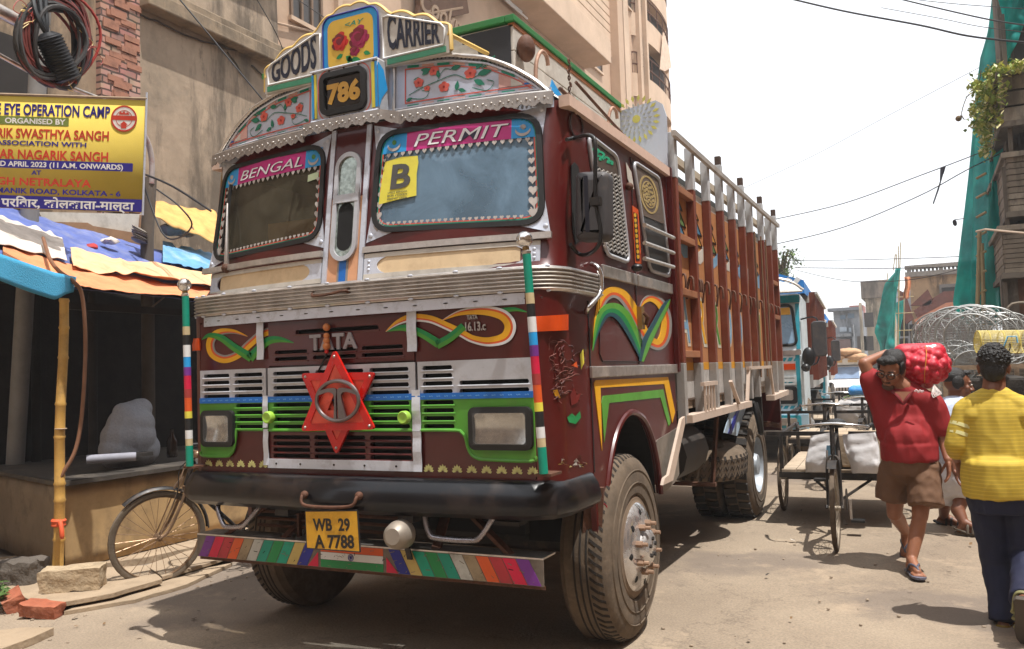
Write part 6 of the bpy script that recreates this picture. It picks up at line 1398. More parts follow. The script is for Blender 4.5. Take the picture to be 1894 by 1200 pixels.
b.tube([sx(415, -60, XT+.05), sx(415, 20, XT+.05), sx(630, 70, XT+.05)], .02, tm2, 5); y = sx(618, 30, XT).y; b.box((XT, y, 0), (XT+.1, y+.12, 24), tm2); b.box((XT, yC+.02, 9.4), (XT+.15, y, 9.5), tm2)
pt(b, 'pipe', tan_b)
b = MB(); shp = [(765, -60), (768, 10), (762, 30), (800, 34), (835, 32), (860, 26), (856, 0), (862, -60)]; b.poly3([sx(x, y, XT+.05) for x, y in shp], (1, 0, 0), .12, M('sign_brown', (112, 82, 62), .8, var=.2)); so_ = pt(b, 'shield_sign', tan_b, bevel=.02)
b = MB(); p = sx(772, 24, XT+.18); e = sx(868, -2, XT+.18); L_ = e.y-p.y
b.text('Cookme', lambda u, v, w_: Vector((XT+.172+w_, p.y+L_*.5+u, p.z+.12+v+u*.0)), M('sign_letter_tan', (176, 148, 122), .8), .5, .03, .02, .35, width=L_*.95); b.tube([sx(775, 28, XT+.18), sx(855, 14, XT+.18)], .03, M('sign_letter_tan', (176, 148, 122), .8), 6); pt(b, 'sign_lettering', so_)
# farther building with the rounded balconies
XR = -6.6; yE = yD+1.21; yF = sx(1236, 100, XR).y
rb_b = thing('balcony_building', 'tall tan building with rounded balconies at the end of the row', 'building', (XR, yE+4, 0))
b = MB(); b.box((XR-6, yE, 0), (XR, yF, 30), tm); y = sx(1176, 60, XR).y
b.box((XR, y-.5, 0), (XR+.3, y-.2, 30), tm2); b.box((XR, y-.1, 0), (XR+.45, y+.1, 30), tm2); pt(b, 'wall', rb_b)
yc_ = sx(1200, 60, XR).y; ry = (yF-yc_)*.85
for k_, (pt_, pb_) in enumerate(((-60, 20), (44, 72), (150, 168), (250, 300))):
    zc = (sx(1200, pt_, XR).z+sx(1200, pb_, XR).z)/2
    b = MB(); ring = [(XR+.42*math.sin(t), yc_-ry*math.cos(t)) for t in np.linspace(0, math.pi, 18)]
    z0, z1 = zc-.55-.3, zc-.55
    for za, zb in ((zc-1.0, zc-.1),):
        k = len(ring); vs = [(x, y, za) for x, y in ring]+[(x, y, zb) for x, y in ring]; b.add(vs+[(XR+.001, yc_, za), (XR+.001, yc_, zb)], [(i, i+1, k+i+1, k+i) for i in range(k-1)]+[tuple(range(k)), tuple(reversed(range(k, 2*k)))], tm2)
    bo = pt(b, 'rounded_balcony', rb_b, smooth=50); f = MB()
    for zz in (zc+.25, zc+.7): f.tube([(x, y, zz) for x, y in ring], .03, rust, 5)
    for x, y in ring[::2]: f.tube([(x, y, zc-.1), (x, y, zc+.7)], .02, rust, 4)
    f.box((XR+.003, yc_-ry*.8, zc-.1), (XR+.02, yc_+ry*.8, zc+1.7), M('balcony_shade_opening', (58, 46, 42), .9)); pt(f, 'railing', bo)
win(1158, -20, 1166, 10, XR, bars=1, par=rb_b); win(1148, 30, 1152, 60, XR, bars=1, par=rb_b)
b = MB(); b.poly3([sx(x, y, XR+.5) for x, y in ((1226, 60), (1236, 90), (1240, 125), (1228, 132), (1220, 128))], (1, 0, 0), .04, M('pale_cloth', (206, 180, 158), .8)); pt(b, 'drying_cloth', rb_b)
# the street goes on behind the viewer: a row across the crossing and a low row on the right, which shut out the low sky
for nm, a0, a1, lab in (('rear', (-14, -22, 0), (9, -17, 13), 'plain tan house row behind the viewer, outside the picture'), ('side', (7.4, -16, 0), (13, 10.5, 9.5), 'plain tan house row on the right, outside the picture')):
    h = thing('street_house', lab, 'building', a0); b = MB(); b.box(a0, a1, tm); pt(b, 'wall', h); b = MB()
    for i in range(8):
        for z in (1.2, 4.4, 7.4):
            if nm == 'rear': x = a0[0]+1.5+i*2.7; b.box((x, a1[1]-.05, z), (x+1.2, a1[1]+.03, z+1.6), dk0)
            else: y = a0[1]+1.5+i*3.1; b.box((a0[0]-.03, y, z), (a0[0]+.05, y+1.3, z+1.6), dk0)
    pt(b, 'window', h)
# ================================================================ RIGHT SIDE
YB2 = 11.5
rb = thing('slatted_balcony_house', 'dark old house with tiers of slatted balconies at the right picture edge', 'building', fy(1870, 700, YB2))
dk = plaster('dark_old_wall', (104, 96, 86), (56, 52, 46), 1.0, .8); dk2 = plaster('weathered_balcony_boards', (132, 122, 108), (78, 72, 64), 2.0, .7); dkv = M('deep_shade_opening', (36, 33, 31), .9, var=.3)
xw0 = fy(1862, 300, YB2+1).x
b = MB(); b.box((xw0, YB2+.9, 0), (xw0+6, YB2+1.7, 12), dk); pt(b, 'wall', rb)
def balc(pxl, pyt, pyb, pxr=1990, y0=YB2, y1=None, slat=True):
    y1 = y1 or y0+2.6; a = fy(pxl, pyt, y0); c = fy(pxl, pyb, y0); x0 = a.x; x1 = fy(pxr, pyt, y0).x; b = MB()
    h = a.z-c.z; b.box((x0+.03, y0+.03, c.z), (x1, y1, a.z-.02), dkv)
    n_ = 9 if slat else 3
    for i in range(n_):
        z = c.z+h*i/n_; b.box((x0+.01*(i % 2), y0-.02+.006*(i % 2), z), (x1, y0+.03, z+h/n_*.86), dk2); b.box((x0-.015+.006*(i % 2), y0+.031, z), (x0+.03, y1, z+h/n_*.86), dk2)
    b.box((x0-.07, y0-.07, a.z-.02), (x1, y1, a.z+.06), dk2); b.box((x0-.05, y0-.05, c.z-.09), (x1, y1, c.z-.005), dk)
    pt(b, 'balcony', rb)
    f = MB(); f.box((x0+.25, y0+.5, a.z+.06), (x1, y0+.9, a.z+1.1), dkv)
    for q in range(3): f.box((x0+.05+q*.5, y0+.06, a.z+.06), (x0+.11+q*.5, y0+.12, a.z+1.0), dk)
    pt(f, 'opening', rb)
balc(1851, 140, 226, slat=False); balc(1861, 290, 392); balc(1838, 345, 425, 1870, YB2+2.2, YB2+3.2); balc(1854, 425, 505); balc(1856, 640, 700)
b = MB(); q = fy(1856, 510, YB2); b.box((q.x, YB2+.2, q.z-.9), (q.x+2, YB2+.3, q.z), M('reddish_old_plaster', (112, 82, 66), .9, var=.3)); b.box((q.x-.03, YB2+.15, 0), (q.x+.2, YB2+.4, q.z), dk); pt(b, 'pier', rb)
b = MB(); b.tube([fy(1806, 428, YB2-.3), fy(1822, 424, YB2-.5), fy(1990, 440, YB2-1)], .018, M('pale_bracket_pipe', (190, 170, 150), .6), 6); b.tube(spline([fy(1860, 590, YB2-.2), fy(1872, 562, YB2-.2), fy(1930, 560, YB2-.2)], 4), .025, dk2, 6); pt(b, 'bracket_pipe', rb)
# scaffold and its green net
netm = bpy.data.materials.new('green_scaffold_net'); netm.use_nodes = True
_n = netm.node_tree.nodes; _L = netm.node_tree.links; _b = _n["Principled BSDF"]; _b.inputs['Roughness'].default_value = .8
_tc = _n.new("ShaderNodeTexCoord"); _nz = _n.new("ShaderNodeTexNoise"); _nz.inputs['Scale'].default_value = 2.2; _nz.inputs['Detail'].default_value = 6; _L.new(_tc.outputs['Object'], _nz.inputs[0])
_rp = _n.new("ShaderNodeValToRGB"); _rp.color_ramp.elements[0].position = .3; _rp.color_ramp.elements[1].position = .7; _rp.color_ramp.elements[0].color = (*lin((0, 124, 120)), 1); _rp.color_ramp.elements[1].color = (*lin((26, 178, 168)), 1); _L.new(_nz.outputs[0], _rp.inputs[0]); _L.new(_rp.outputs[0], _b.inputs['Base Color'])
_tl = _n.new("ShaderNodeBsdfTranslucent"); _L.new(_rp.outputs[0], _tl.inputs[0]); _m1 = _n.new("ShaderNodeMixShader"); _m1.inputs[0].default_value = .5; _L.new(_b.outputs[0], _m1.inputs[1]); _L.new(_tl.outputs[0], _m1.inputs[2])
_tr = _n.new("ShaderNodeBsdfTransparent"); _tr.inputs[0].default_value = (.75, .95, .95, 1); _m2 = _n.new("ShaderNodeMixShader"); _m2.inputs[0].default_value = .2; _L.new(_m1.outputs[0], _m2.inputs[1]); _L.new(_tr.outputs[0], _m2.inputs[2]); _L.new(_m2.outputs[0], _n["Material Output"].inputs['Surface'])
def net(name, Lp, Rp, yl, yr, label, folds=9, amp=.14, parent=None, seed=0):
    Lq = [fy(x, y, yl) for x, y in Lp]; Rq = [fy(x, y, yr) for x, y in Rp]; b = MB()
    def f(u, v):
        p = polyat(Lq, v).lerp(polyat(Rq, v), u); return p+Vector((amp*math.sin(u*folds*2+1.5*math.sin(v*5+seed))*.6, -amp*math.sin(u*folds*3.1+2*math.sin(v*4))+amp*.8*noise.noise((u*5, v*9, seed)), 0))
    b.grid(f, 60, 60, netm, .012); o = b.build(name, None, 180)
    return tag(o, label, 'net')
net('scaffold_net', [(1838, -30), (1822, 60), (1806, 112), (1797, 180), (1790, 280), (1783, 400), (1775, 520), (1771, 560), (1786, 600)], [(1884, -30), (1868, 60), (1864, 112), (1862, 180), (1856, 280), (1846, 400), (1836, 470), (1834, 540), (1836, 600)], 15.5, 13.6, 'tall teal scaffold net hanging in front of the dark balcony house', 5, .12)
net('scaffold_net', [(1852, -30), (1850, 60), (1848, 110), (1838, 200), (1836, 280), (1826, 400), (1822, 500), (1825, 600)], [(1895, -30), (1866, 60), (1862, 125), (1846, 200), (1852, 280), (1850, 400), (1848, 500), (1852, 600)], 14.2, 13.0, 'narrow shaded teal net panel tucked between the tall net and the balconies', 4, .1, seed=3)
net('scaffold_net', [(1846, -30), (1848, 20), (1852, 75), (1860, 118)], [(1905, -30), (1898, 25), (1882, 65), (1868, 114)], 12.0, 11.8, 'bunched teal net strip sagging at the top right corner', 3, .06, seed=5)
sc_b = thing('bamboo_scaffold', 'tall tied bamboo scaffold standing against the teal net', 'scaffold', fy(1813, 640, 13.2))
b = MB(); bsm = M('scaffold_bamboo', (168, 150, 112), .7, var=.25, scale=6, dirt=(90, 80, 62), damt=.5)
for P in (((1806, 640), (1812, 425)), ((1821, 640), (1816, 450)), ((1850, 130), (1872, -30)), ((1872, 120), (1880, -30))):
    b.tube([fy(*P[0], 13.1), fy(*P[1], 13.1)], .035, bsm, 7)
pt(b, 'upright', sc_b); b = MB()
for i in range(9):
    y = 320+i*36; b.tube([fy(1806, y+10, 13.15), fy(1824, y, 13.05)], .022, bsm, 6)
for y in (75, 95): b.tube([fy(1860, y, 12.9), fy(1990, y-12, 12.4)], .03, bsm, 6)
b.box(fy(1862, 82, 12.8), fy(1990, 66, 13.0), dk2)
pt(b, 'crossbar', sc_b)
# creeper spilling over the balcony
random.seed(14); b = MB(); lms = [M('creeper_leaf_light', (186, 190, 96), .6, var=.25), M('creeper_leaf', (128, 150, 66), .6, var=.25), M('creeper_leaf_pale', (214, 206, 150), .6, var=.25)]
def leafcard(b, c, r, mat, squash=1.):
    a = random.random()*6.28; e = random.uniform(-1.0, 1.0); d = Vector((math.cos(a)*math.cos(e), math.sin(a)*math.cos(e), math.sin(e)*squash)); u, v, _ = basis(d); 
    b.add([c-d*r, c+u*r*.5+v*r*.1, c+d*r, c-u*r*.5+v*r*.1], [(0, 1, 2, 3)], mat)
cl = [(1870, 128, 26, 9), (1892, 120, 24, 9), (1850, 130, 20, 12), (1822, 165, 26, 22), (1840, 170, 22, 24), (1815, 200, 20, 22), (1832, 215, 20, 24), (1812, 232, 18, 18), (1826, 250, 16, 20), (1822, 280, 10, 16), (1806, 160, 14, 14), (1836, 140, 20, 12), (1800, 205, 8, 10)]
for px, py, rx, ry in cl:
    for i in range(int(rx*ry*.42)+30):
        x, y = random.gauss(px, rx*.5), random.gauss(py, ry*.5); yy = random.uniform(11.0, 12.0) if x > 1846 else random.uniform(11.6, 13.2)
        leafcard(b, fy(x, y, yy), random.uniform(.03, .075), random.choices(lms, (3, 4, 2))[0])
cr_ = thing('creeper', 'yellow green creeper spilling down the teal net from the top balcony', 'plant', fy(1830, 200, 12)); pt(b, 'foliage', cr_)
b = MB()
for i in range(14):
    x = random.uniform(1806, 1885); P = [fy(x, 130, 12.2)]; y = 130
    for q in range(5): x -= random.uniform(-6, 12); y += random.uniform(8, 30); P.append(fy(x, y, 12.3))
    b.tube(spline(P, 3), .008, M('creeper_stem', (104, 84, 58), .8), 4)
b.tube([fy(1800, 215, 12.3), fy(1784, 222, 12.3), fy(1776, 212, 12.3)], .006, M('creeper_stem', (104, 84, 58), .8), 4); b.ball(fy(1773, 219, 12.3), .05, M('creeper_stem', (104, 84, 58), .8), 6)
pt(b, 'stem', cr_)
# ---------------- far end of the street
def wallbox(b, px0, pyt, px1, Y, dep, mat, z0=None):
    a, c = fy(px0, pyt, Y), fy(px1, pyt, Y); b.box((a.x, Y, zg(Y) if z0 is None else z0), (c.x, Y+dep, a.z), mat); return a, c
YG = 46
gh = thing('gabled_house', 'old reddish house with dark wooden gables and a stone balustrade on its roof', 'building', (fy(1735, 500, YG).x, YG, zg(YG)))
gw = plaster('ochre_plaster', (176, 146, 112), (120, 98, 76), .35, .8); gr = M('dark_red_timber', (92, 50, 40), .8, var=.3); gs = M('balustrade_grey', (120, 114, 108), .85, var=.25)
b = MB(); a, c = wallbox(b, 1682, 512, 1830, YG, 10, gw); pt(b, 'wall', gh)
b = MB(); z0 = fy(1682, 511, YG).z; z1 = fy(1682, 492, YG).z; b.box((a.x-.2, YG-.35, z0-.05), (c.x, YG+.2, z0+.2), gs); b.box((a.x-.2, YG-.3, z1-.2), (c.x, YG+.1, z1), gs)
for i in range(30): x = a.x+i*.19; b.lathe([(.03, 0), (.065, .08), (.03, .2), (.05, .3)], (x, YG-.1, z0+.2), (0, 0, 1), gs, 8) if i % 8 else b.box((x-.1, YG-.25, z0+.2), (x+.1, YG, z1-.2), gs)
pt(b, 'balustrade', gh)
b = MB(); p = fy(1737, 526, YG-.3); q = fy(1782, 551, YG-.3); b.box((p.x, YG-.25, q.z), (q.x, YG-.01, p.z), gs); pt(b, 'window', gh)
b = MB(); p = fy(1742, 532, YG-.3); q = fy(1776, 545, YG-.3); b.box((p.x, YG-.3, q.z), (q.x, YG-.255, p.z), dkv); p = fy(1682, 600, YG); q = fy(1712, 640, YG); b.box((p.x, YG-.2, q.z), (q.x, YG-.01, p.z), dkv); pt(b, 'dark_pane', gh)
b = MB()
for P in ([(1684, 566), (1716, 508+28), (1728, 560), (1716, 566)], [(1690, 575), (1745, 540), (1830, 536), (1830, 556), (1750, 560), (1700, 595)], [(1690, 600), (1710, 585), (1790, 566), (1790, 640), (1700, 640), (1694, 625)], [(1660, 535), (1676, 545), (1690, 590), (1676, 600), (1666, 570)]):
    b.poly3([fy(x, y, YG-.8) for x, y in P], (0, -1, 0), .5, gr)
for P in ([(1690, 592), (1750, 560), (1790, 556), (1790, 563), (1752, 568), (1697, 600)],): b.poly3([fy(x, y, YG-1.35) for x, y in P], (0, -1, 0), .1, M('gable_board_light', (168, 110, 84), .8))
pt(b, 'gable', gh); b = MB()
for i in range(20): x = fy(1700+i*4.2, 640, YG-1.4).x; b.box((x, YG-1.45, fy(1700, 665, YG).z), (x+.06, YG-1.38, fy(1700, 628, YG).z), gr)
pt(b, 'balcony_railing', gh)
YH = 52
h2 = thing('white_house', 'narrow pale blue and white house beside the gabled one', 'building', (fy(1672, 560, YH).x, YH, zg(YH))); b = MB(); wallbox(b, 1655, 540, 1684, YH, 8, M('pale_blue_plaster', (170, 180, 196), .9, var=.15, dirt=(120, 116, 112), damt=.6, dscale=.6)); pt(b, 'wall', h2)
b = MB()
for y in (570, 600, 635): p = fy(1664, y, YH-.1); b.box((p.x, YH-.06, p.z-.7), (p.x+.45, YH-.005, p.z+.3), dkv)
pt(b, 'window', h2)
YI = 60
h3 = thing('flaking_house', 'tall flaking cream building with a dark stained parapet left of the small net', 'building', (fy(1610, 560, YI).x, YI, zg(YI))); b = MB(); fm = plaster('flaking_cream', (186, 172, 150), (126, 112, 98), .4, .8)
wallbox(b, 1600, 548, 1650, YI, 9, fm); pt(b, 'wall', h3); b = MB(); a, c = fy(1591, 520, YI-.5), fy(1655, 548, YI-.5); b.box((a.x, YI-.4, c.z), (c.x, YI+8, a.z), plaster('stained_parapet', (116, 104, 92), (74, 68, 62), .5, .8)); pt(b, 'parapet', h3)
b = MB(); 
for x, y in ((1593, 632), (1606, 632), (1606, 588), (1622, 665)): p = fy(x, y, YI-.6); b.box((p.x-.3, YI-.05, p.z-.6), (p.x+.3, YI-.005, p.z+.4), M('far_dark_window', (84, 78, 74), .8))
pt(b, 'window', h3); b = MB(); a, c = fy(1588, 560, YI-1), fy(1600, 700, YI-1); b.box((a.x, YI-1, zg(YI)), (c.x, YI-.02, a.z), fm); pt(b, 'side_wing', h3)
YJ = 72
h4 = thing('grey_house', 'grey distant block with small windows at the end of the street', 'building', (fy(1565, 600, YJ).x, YJ, zg(YJ))); hm = plaster('hazy_grey_plaster', (128, 132, 138), (96, 98, 104), .3, .7)
b = MB(); a, c = wallbox(b, 1541, 576, 1594, YJ, 10, hm); b.box((a.x-.4, YJ-.5, a.z), (c.x, YJ+1, a.z+.25), M('far_cornice', (104, 108, 116), .9)); pt(b, 'wall', h4)
b = MB(); p = fy(1567, 563, YJ); q = fy(1594, 572, YJ); b.box((p.x, YJ+2, p.z-1.2), (q.x, YJ+5, p.z), M('far_red_roof', (150, 96, 88), .9)); pt(b, 'roof_hut', h4)
b = MB()
for x0, y0, x1, y1 in ((1568, 580, 1580, 588), (1554, 583, 1564, 590), (1553, 605, 1566, 613), (1570, 606, 1577, 613), (1548, 640, 1552, 648)): p = fy(x0, y0, YJ-.05); q = fy(x1, y1, YJ-.05); b.box((p.x, YJ-.06, q.z), (q.x, YJ-.005, p.z), M('far_window', (84, 106, 126), .4) if y0 < 600 else M('far_shutter', (170, 180, 190), .6))
pt(b, 'window', h4); b = MB()
for x0, y0, x1, y1, m_ in ((1548, 628, 1575, 650, M('far_brown_lean', (104, 84, 80), .9)), (1575, 600, 1584, 700, hm), (1541, 655, 1600, 700, M('far_clutter', (98, 96, 100), .9, var=.4, scale=.8)), (1545, 618, 1580, 622, hm)):
    p = fy(x0, y0, YJ-1); q = fy(x1, y1, YJ-1); b.box((p.x, YJ-1.5, q.z), (q.x, YJ-.07, p.z), m_)
pt(b, 'extension', h4)
h5 = thing('blue_white_house', 'small far blue and white house left of the grey block', 'building', (fy(1535, 620, 85).x, 85, zg(85))); b = MB(); wallbox(b, 1529, 605, 1543, 85, 6, M('far_white', (196, 204, 214), .8)); pt(b, 'wall', h5); b = MB(); p = fy(1534, 620, 85); q = fy(1540, 645, 85); b.box((p.x, 84.9, q.z), (q.x, 84.99, p.z), M('far_blue', (70, 100, 160), .7)); pt(b, 'window', h5)
net('scaffold_net', [(1656, 500), (1640, 525), (1634, 560), (1626, 600), (1620, 615), (1624, 640), (1624, 680)], [(1664, 496), (1664, 530), (1662, 560), (1660, 600), (1658, 630), (1652, 655), (1656, 680)], 38, 37, 'smaller teal net on the far scaffold beyond the porter', 3, .18, seed=9)
net('scaffold_net', [(1660, 560), (1660, 600), (1660, 640), (1660, 680)], [(1672, 552), (1672, 590), (1668, 600), (1664, 680)], 41, 40, 'ragged dark teal net strip behind the smaller far net', 2, .1, seed=11)
fs_ = thing('bamboo_scaffold', 'far bamboo scaffold with poles sticking up above the smaller teal net', 'scaffold', (fy(1662, 600, 39).x, 39, zg(39))); b = MB()
for P in (((1658, 690), (1666, 448)), ((1654, 690), (1658, 470)), ((1662, 690), (1662, 455)), ((1640, 690), (1642, 505)), ((1652, 500), (1656, 470)), ((1672, 690), (1672, 540))): b.tube([fy(*P[0], 39), fy(*P[1], 39)], .022, bsm, 5)
pt(b, 'upright', fs_); b = MB()
for y in (550, 580, 612, 645): b.tube([fy(1644, y, 38.9), fy(1690, y-2, 39.2)], .02, bsm, 5)
pt(b, 'crossbar', fs_)
b = MB(); b.grid(lambda u, v: fy(lerp(1672, 1683, u)+2*math.sin(v*5), lerp(512, 552, v), 38+.1*math.sin(u*9)), 8, 12, M('orange_cloth', (206, 128, 86), .8), .02); tag(b.build('hanging_cloth', None, 180), 'orange cloth hanging from the far scaffold beside the gabled house', 'cloth')
# trees
def tree(name, cx, cy, Y, rx, ry, n, lab, seed, z0=None):
    random.seed(seed); c = fy(cx, cy, Y); t = thing(name, lab, 'tree', (c.x-.3, Y, zg(Y))); k = Y/FOC*1.08
    b = MB(); tm_ = M('tree_bark', (92, 78, 62), .9, var=.3); top = c; base = Vector((c.x-.3, Y, zg(Y))); b.tube(spline([base, base.lerp(top, .5)+Vector((.1, 0, 0)), top], 4), [.18-.012*i for i in range(9)], tm_, 8); br = []
    for i in range(16):
        a = random.random()*6.28; q = c+Vector((math.cos(a)*rx*k*random.uniform(.3, .95), random.uniform(-.7, .7), math.sin(a)*ry*k*random.uniform(.3, .95))); br.append(q); b.tube(spline([base.lerp(top, random.uniform(.6, 1)), (c+q)/2+Vector((0, 0, .1)), q], 3), [.05, .045, .04, .03, .025, .02, .012], tm_, 5)
    pt(b, 'trunk', t); b = MB(); ml = [M('tree_leaf_dark', (52, 74, 34), .6, var=.3), M('tree_leaf', (84, 110, 50), .6, var=.3), M('tree_leaf_light', (120, 140, 70), .6, var=.3)]
    for i in range(n):
        q = random.choice(br); p = q+Vector((random.gauss(0, 1), random.gauss(0, 1), random.gauss(0, 1)))*rx*k*.2; leafcard(b, p, random.uniform(.6, 1.3)*rx*k*.11, random.choices(ml, (3, 4, 2))[0])
    pt(b, 'foliage', t)
tree('tree', 1444, 490, 24, 32, 34, 900, 'leafy tree showing just above the rear of the maroon truck', 41); tree('tree', 1520, 625, 60, 16, 36, 700, 'small hazy tree at the far end of the street', 42); tree('tree', 1505, 590, 50, 10, 22, 260, 'sparse far tree crown above the second truck', 43)
# ---------------- wires across the sky
def wire(P, Y0, Y1, r=.012, lab='', seed=0):
    k = len(P)-1; Q = spline([fy(x, y, lerp(Y0, Y1, i/k)) for i, (x, y) in enumerate(P)], 6); b = MB(); b.tube(Q, r, M('cable_black', (30, 30, 34), .6), 5); return tag(b.build('overhead_wire', None, 180), lab, 'wire', 'overhead wires')
wire([(1440, -8), (1560, 20), (1700, 46), (1790, 66), (1894, 78), (1960, 84)], 12, 10, .016, 'thickest dark wire sagging into the top right corner')
wire([(1640, -8), (1740, 16), (1830, 36), (1894, 46), (1960, 55)], 12, 10, .012, 'dark wire crossing the top of the tall teal net')
wire([(1700, 0), (1780, 8), (1894, 16), (1960, 20)], 12, 10, .006, 'thin wire nearest to the top right corner'); wire([(1630, 14), (1740, 34), (1820, 50), (1960, 66)], 13, 10, .006, 'thin grey wire just under the upper dark wire')
wire([(1430, 406), (1560, 376), (1700, 325), (1830, 275), (1960, 215)], 16, 12, .010, 'rising wire that carries the snagged kite'); wire([(1432, 452), (1560, 420), (1700, 362), (1800, 308), (1960, 232)], 16, 12, .010, 'rising wire just below the snagged kite')
wire([(1370, 350), (1500, 290), (1640, 215), (1820, 120)], 20, 16, .006, 'faint highest wire rising across the white sky')
wire([(1460, 482), (1600, 480), (1780, 474), (1960, 462)], 20, 14, .008, 'thin level wire above the far rooftops'); wire([(1470, 495), (1640, 496), (1780, 492), (1960, 480)], 20, 14, .010, 'dark level wire just over the gabled house roof'); wire([(1475, 500), (1540, 515), (1600, 521), (1700, 515), (1820, 485)], 22, 16, .008, 'sagging wire between second truck and gabled house')
wire([(325, -10), (400, 80), (470, 165), (520, 225)], 2.4, 2.9, .008, 'taut dark wire running down across the plaster wall'); wire([(470, -10), (510, 60), (530, 110)], 4.5, 5.0, .006, 'short wire beside the corner of plaster building')
wire([(540, -8), (640, 60), (700, 110)], 6.0, 5, .007, 'wire crossing the tan building above the word goods'); wire([(262, 320), (320, 345), (390, 390)], 2.6, 2.2, .012, 'black cable from the dark post to the truck cab'); wire([(265, 340), (300, 430), (330, 440), (355, 415), (330, 380), (290, 350)], 2.6, 2.2, .009, 'looping black cable beside the dark post'); wire([(-20, 395), (40, 415), (75, 440), (90, 470)], 1.8, 1.5, .012, 'black cable drooping left of the grey pole')
b = MB(); kb = M('kite_scrap', (66, 64, 74), .8)
P = [fy(1739, 310, 14), fy(1750, 306, 14), fy(1746, 320, 14), fy(1738, 335, 14)]; b.poly3(P, (0, -1, 0), .006, kb); b.poly3([fy(1744, 318, 14), fy(1748, 310, 14), fy(1737, 350, 14), fy(1727, 378, 14), fy(1725, 376, 14)], (0, -1, 0), .006, kb); tag(b.build('kite', None), 'torn dark kite snagged on the rising wires', 'kite')
b = MB(); b.tube([fy(1766, 406, 14), fy(1784, 404, 14)], .008, kb, 5); b.lathe([(.05, -.02), (.065, 0), (.05, .02), (.035, 0)], fy(1766, 412, 14), (1, .3, .2), kb, 12, True); tag(b.build('wire_loop', None), 'small dark loop of wire hanging beside the tall net', 'wire')
# ================================================================ PEOPLE
def rcone(b, p0, p1, r0, r1, flat=None, mat=None, n=14):
    """tapered capsule; flat=(axis, factor) squashes it along a world axis"""
    p0, p1 = Vector(p0), Vector(p1); a = p1-p0; L = max(a.length, 1e-4); a = a/L; u, v, _ = basis(a); prof = []
    for i in range(6): t = math.pi/2*i/5; prof.append((max(1e-4, r0*math.sin(t)), -r0*math.cos(t)))
    for i in range(6): t = math.pi/2*i/5; prof.append((max(1e-4, r1*math.cos(t)), L+r1*math.sin(t)))
    vs = []
    for r, h in prof:
        for j in range(n): t = 2*math.pi*j/n; vs.append(p0+a*h+(u*math.cos(t)+v*math.sin(t))*r)
    if flat:
        ax, fk = Vector(flat[0]).normalized(), flat[1]; vs = [w_+ax*((w_-(p0+a*((w_-p0).dot(a)))).dot(ax))*(fk-1) for w_ in vs]
    k = len(prof); fs = [(i*n+j, i*n+(j+1) % n, (i+1)*n+(j+1) % n, (i+1)*n+j) for i in range(k-1) for j in range(n)]
    b.add(vs, fs+[tuple(reversed(range(n))), tuple((k-1)*n+j for j in range(n))], mat)
def ell(b, c, rr, R_=None, mat=None):
    c = Vector(c); R_ = R_ or Matrix.Identity(3); t = MB(); t.ball((0, 0, 0), 1, mat, 20, rr, 12); b.add([c+R_@Vector(v) for v in t.v], t.f, mat)
def fuse(b, name, parent, voxel, mat, smooth=4, wrinkle=None, mats=None):
    """one continuous skin over overlapping volumes"""
    r = parent; off = Vector()
    while r is not None: off += Vector(r.location); r = r.parent
    me = bpy.data.meshes.new(name); me.from_pydata([tuple(Vector(v)-off) for v in b.v], [], b.f); o = bpy.data.objects.new(name, me); COL.objects.link(o)
    m_ = o.modifiers.new('r', 'REMESH'); m_.mode = 'VOXEL'; m_.voxel_size = voxel; s_ = o.modifiers.new('s', 'SMOOTH'); s_.iterations = smooth; s_.factor = .5
    dg = bpy.context.evaluated_depsgraph_get(); dg.update(); m2 = bpy.data.meshes.new_from_object(o.evaluated_get(dg)); o.modifiers.clear(); o.data = m2; bpy.data.meshes.remove(me); m2.name = name
    if wrinkle:
        m2.update(); N = [Vector(v.normal) for v in m2.vertices]
        for v, n_ in zip(m2.vertices, N): v.co = v.co+n_*wrinkle(Vector(v.co)+off)
    m2.materials.clear(); m2.materials.append(mat); m2.polygons.foreach_set('use_smooth', [True]*len(m2.polygons)); o.parent = parent; return o
def cloth_w(amp, sc, stretch=(1, 1, 1), seed=0.):
    def f(p):
        q = Vector((p.x*stretch[0], p.y*stretch[1], p.z*stretch[2]))*sc+Vector((seed, 0, 0)); a = noise.noise(q); c = noise.noise(q*2.3+Vector((3, 1, 0)))
        return amp*((1-abs(a)*2)*.7+c*.45)
    return f
def skinm(name, rgb): 
    m = M(name, rgb, .5, var=.1, scale=18, bump=.06, bscale=120); m.node_tree.nodes["Principled BSDF"].inputs['Subsurface Weight'].default_value = .08; m.node_tree.nodes["Principled BSDF"].inputs['Subsurface Radius'].default_value = (.02, .008, .004); return m
skin1 = skinm('brown_skin', (148, 98, 72)); skin2 = skinm('dark_brown_skin', (122, 78, 56)); hairm = M('black_hair', (22, 19, 18), .45, var=.4, scale=60, bump=.5, bscale=150)
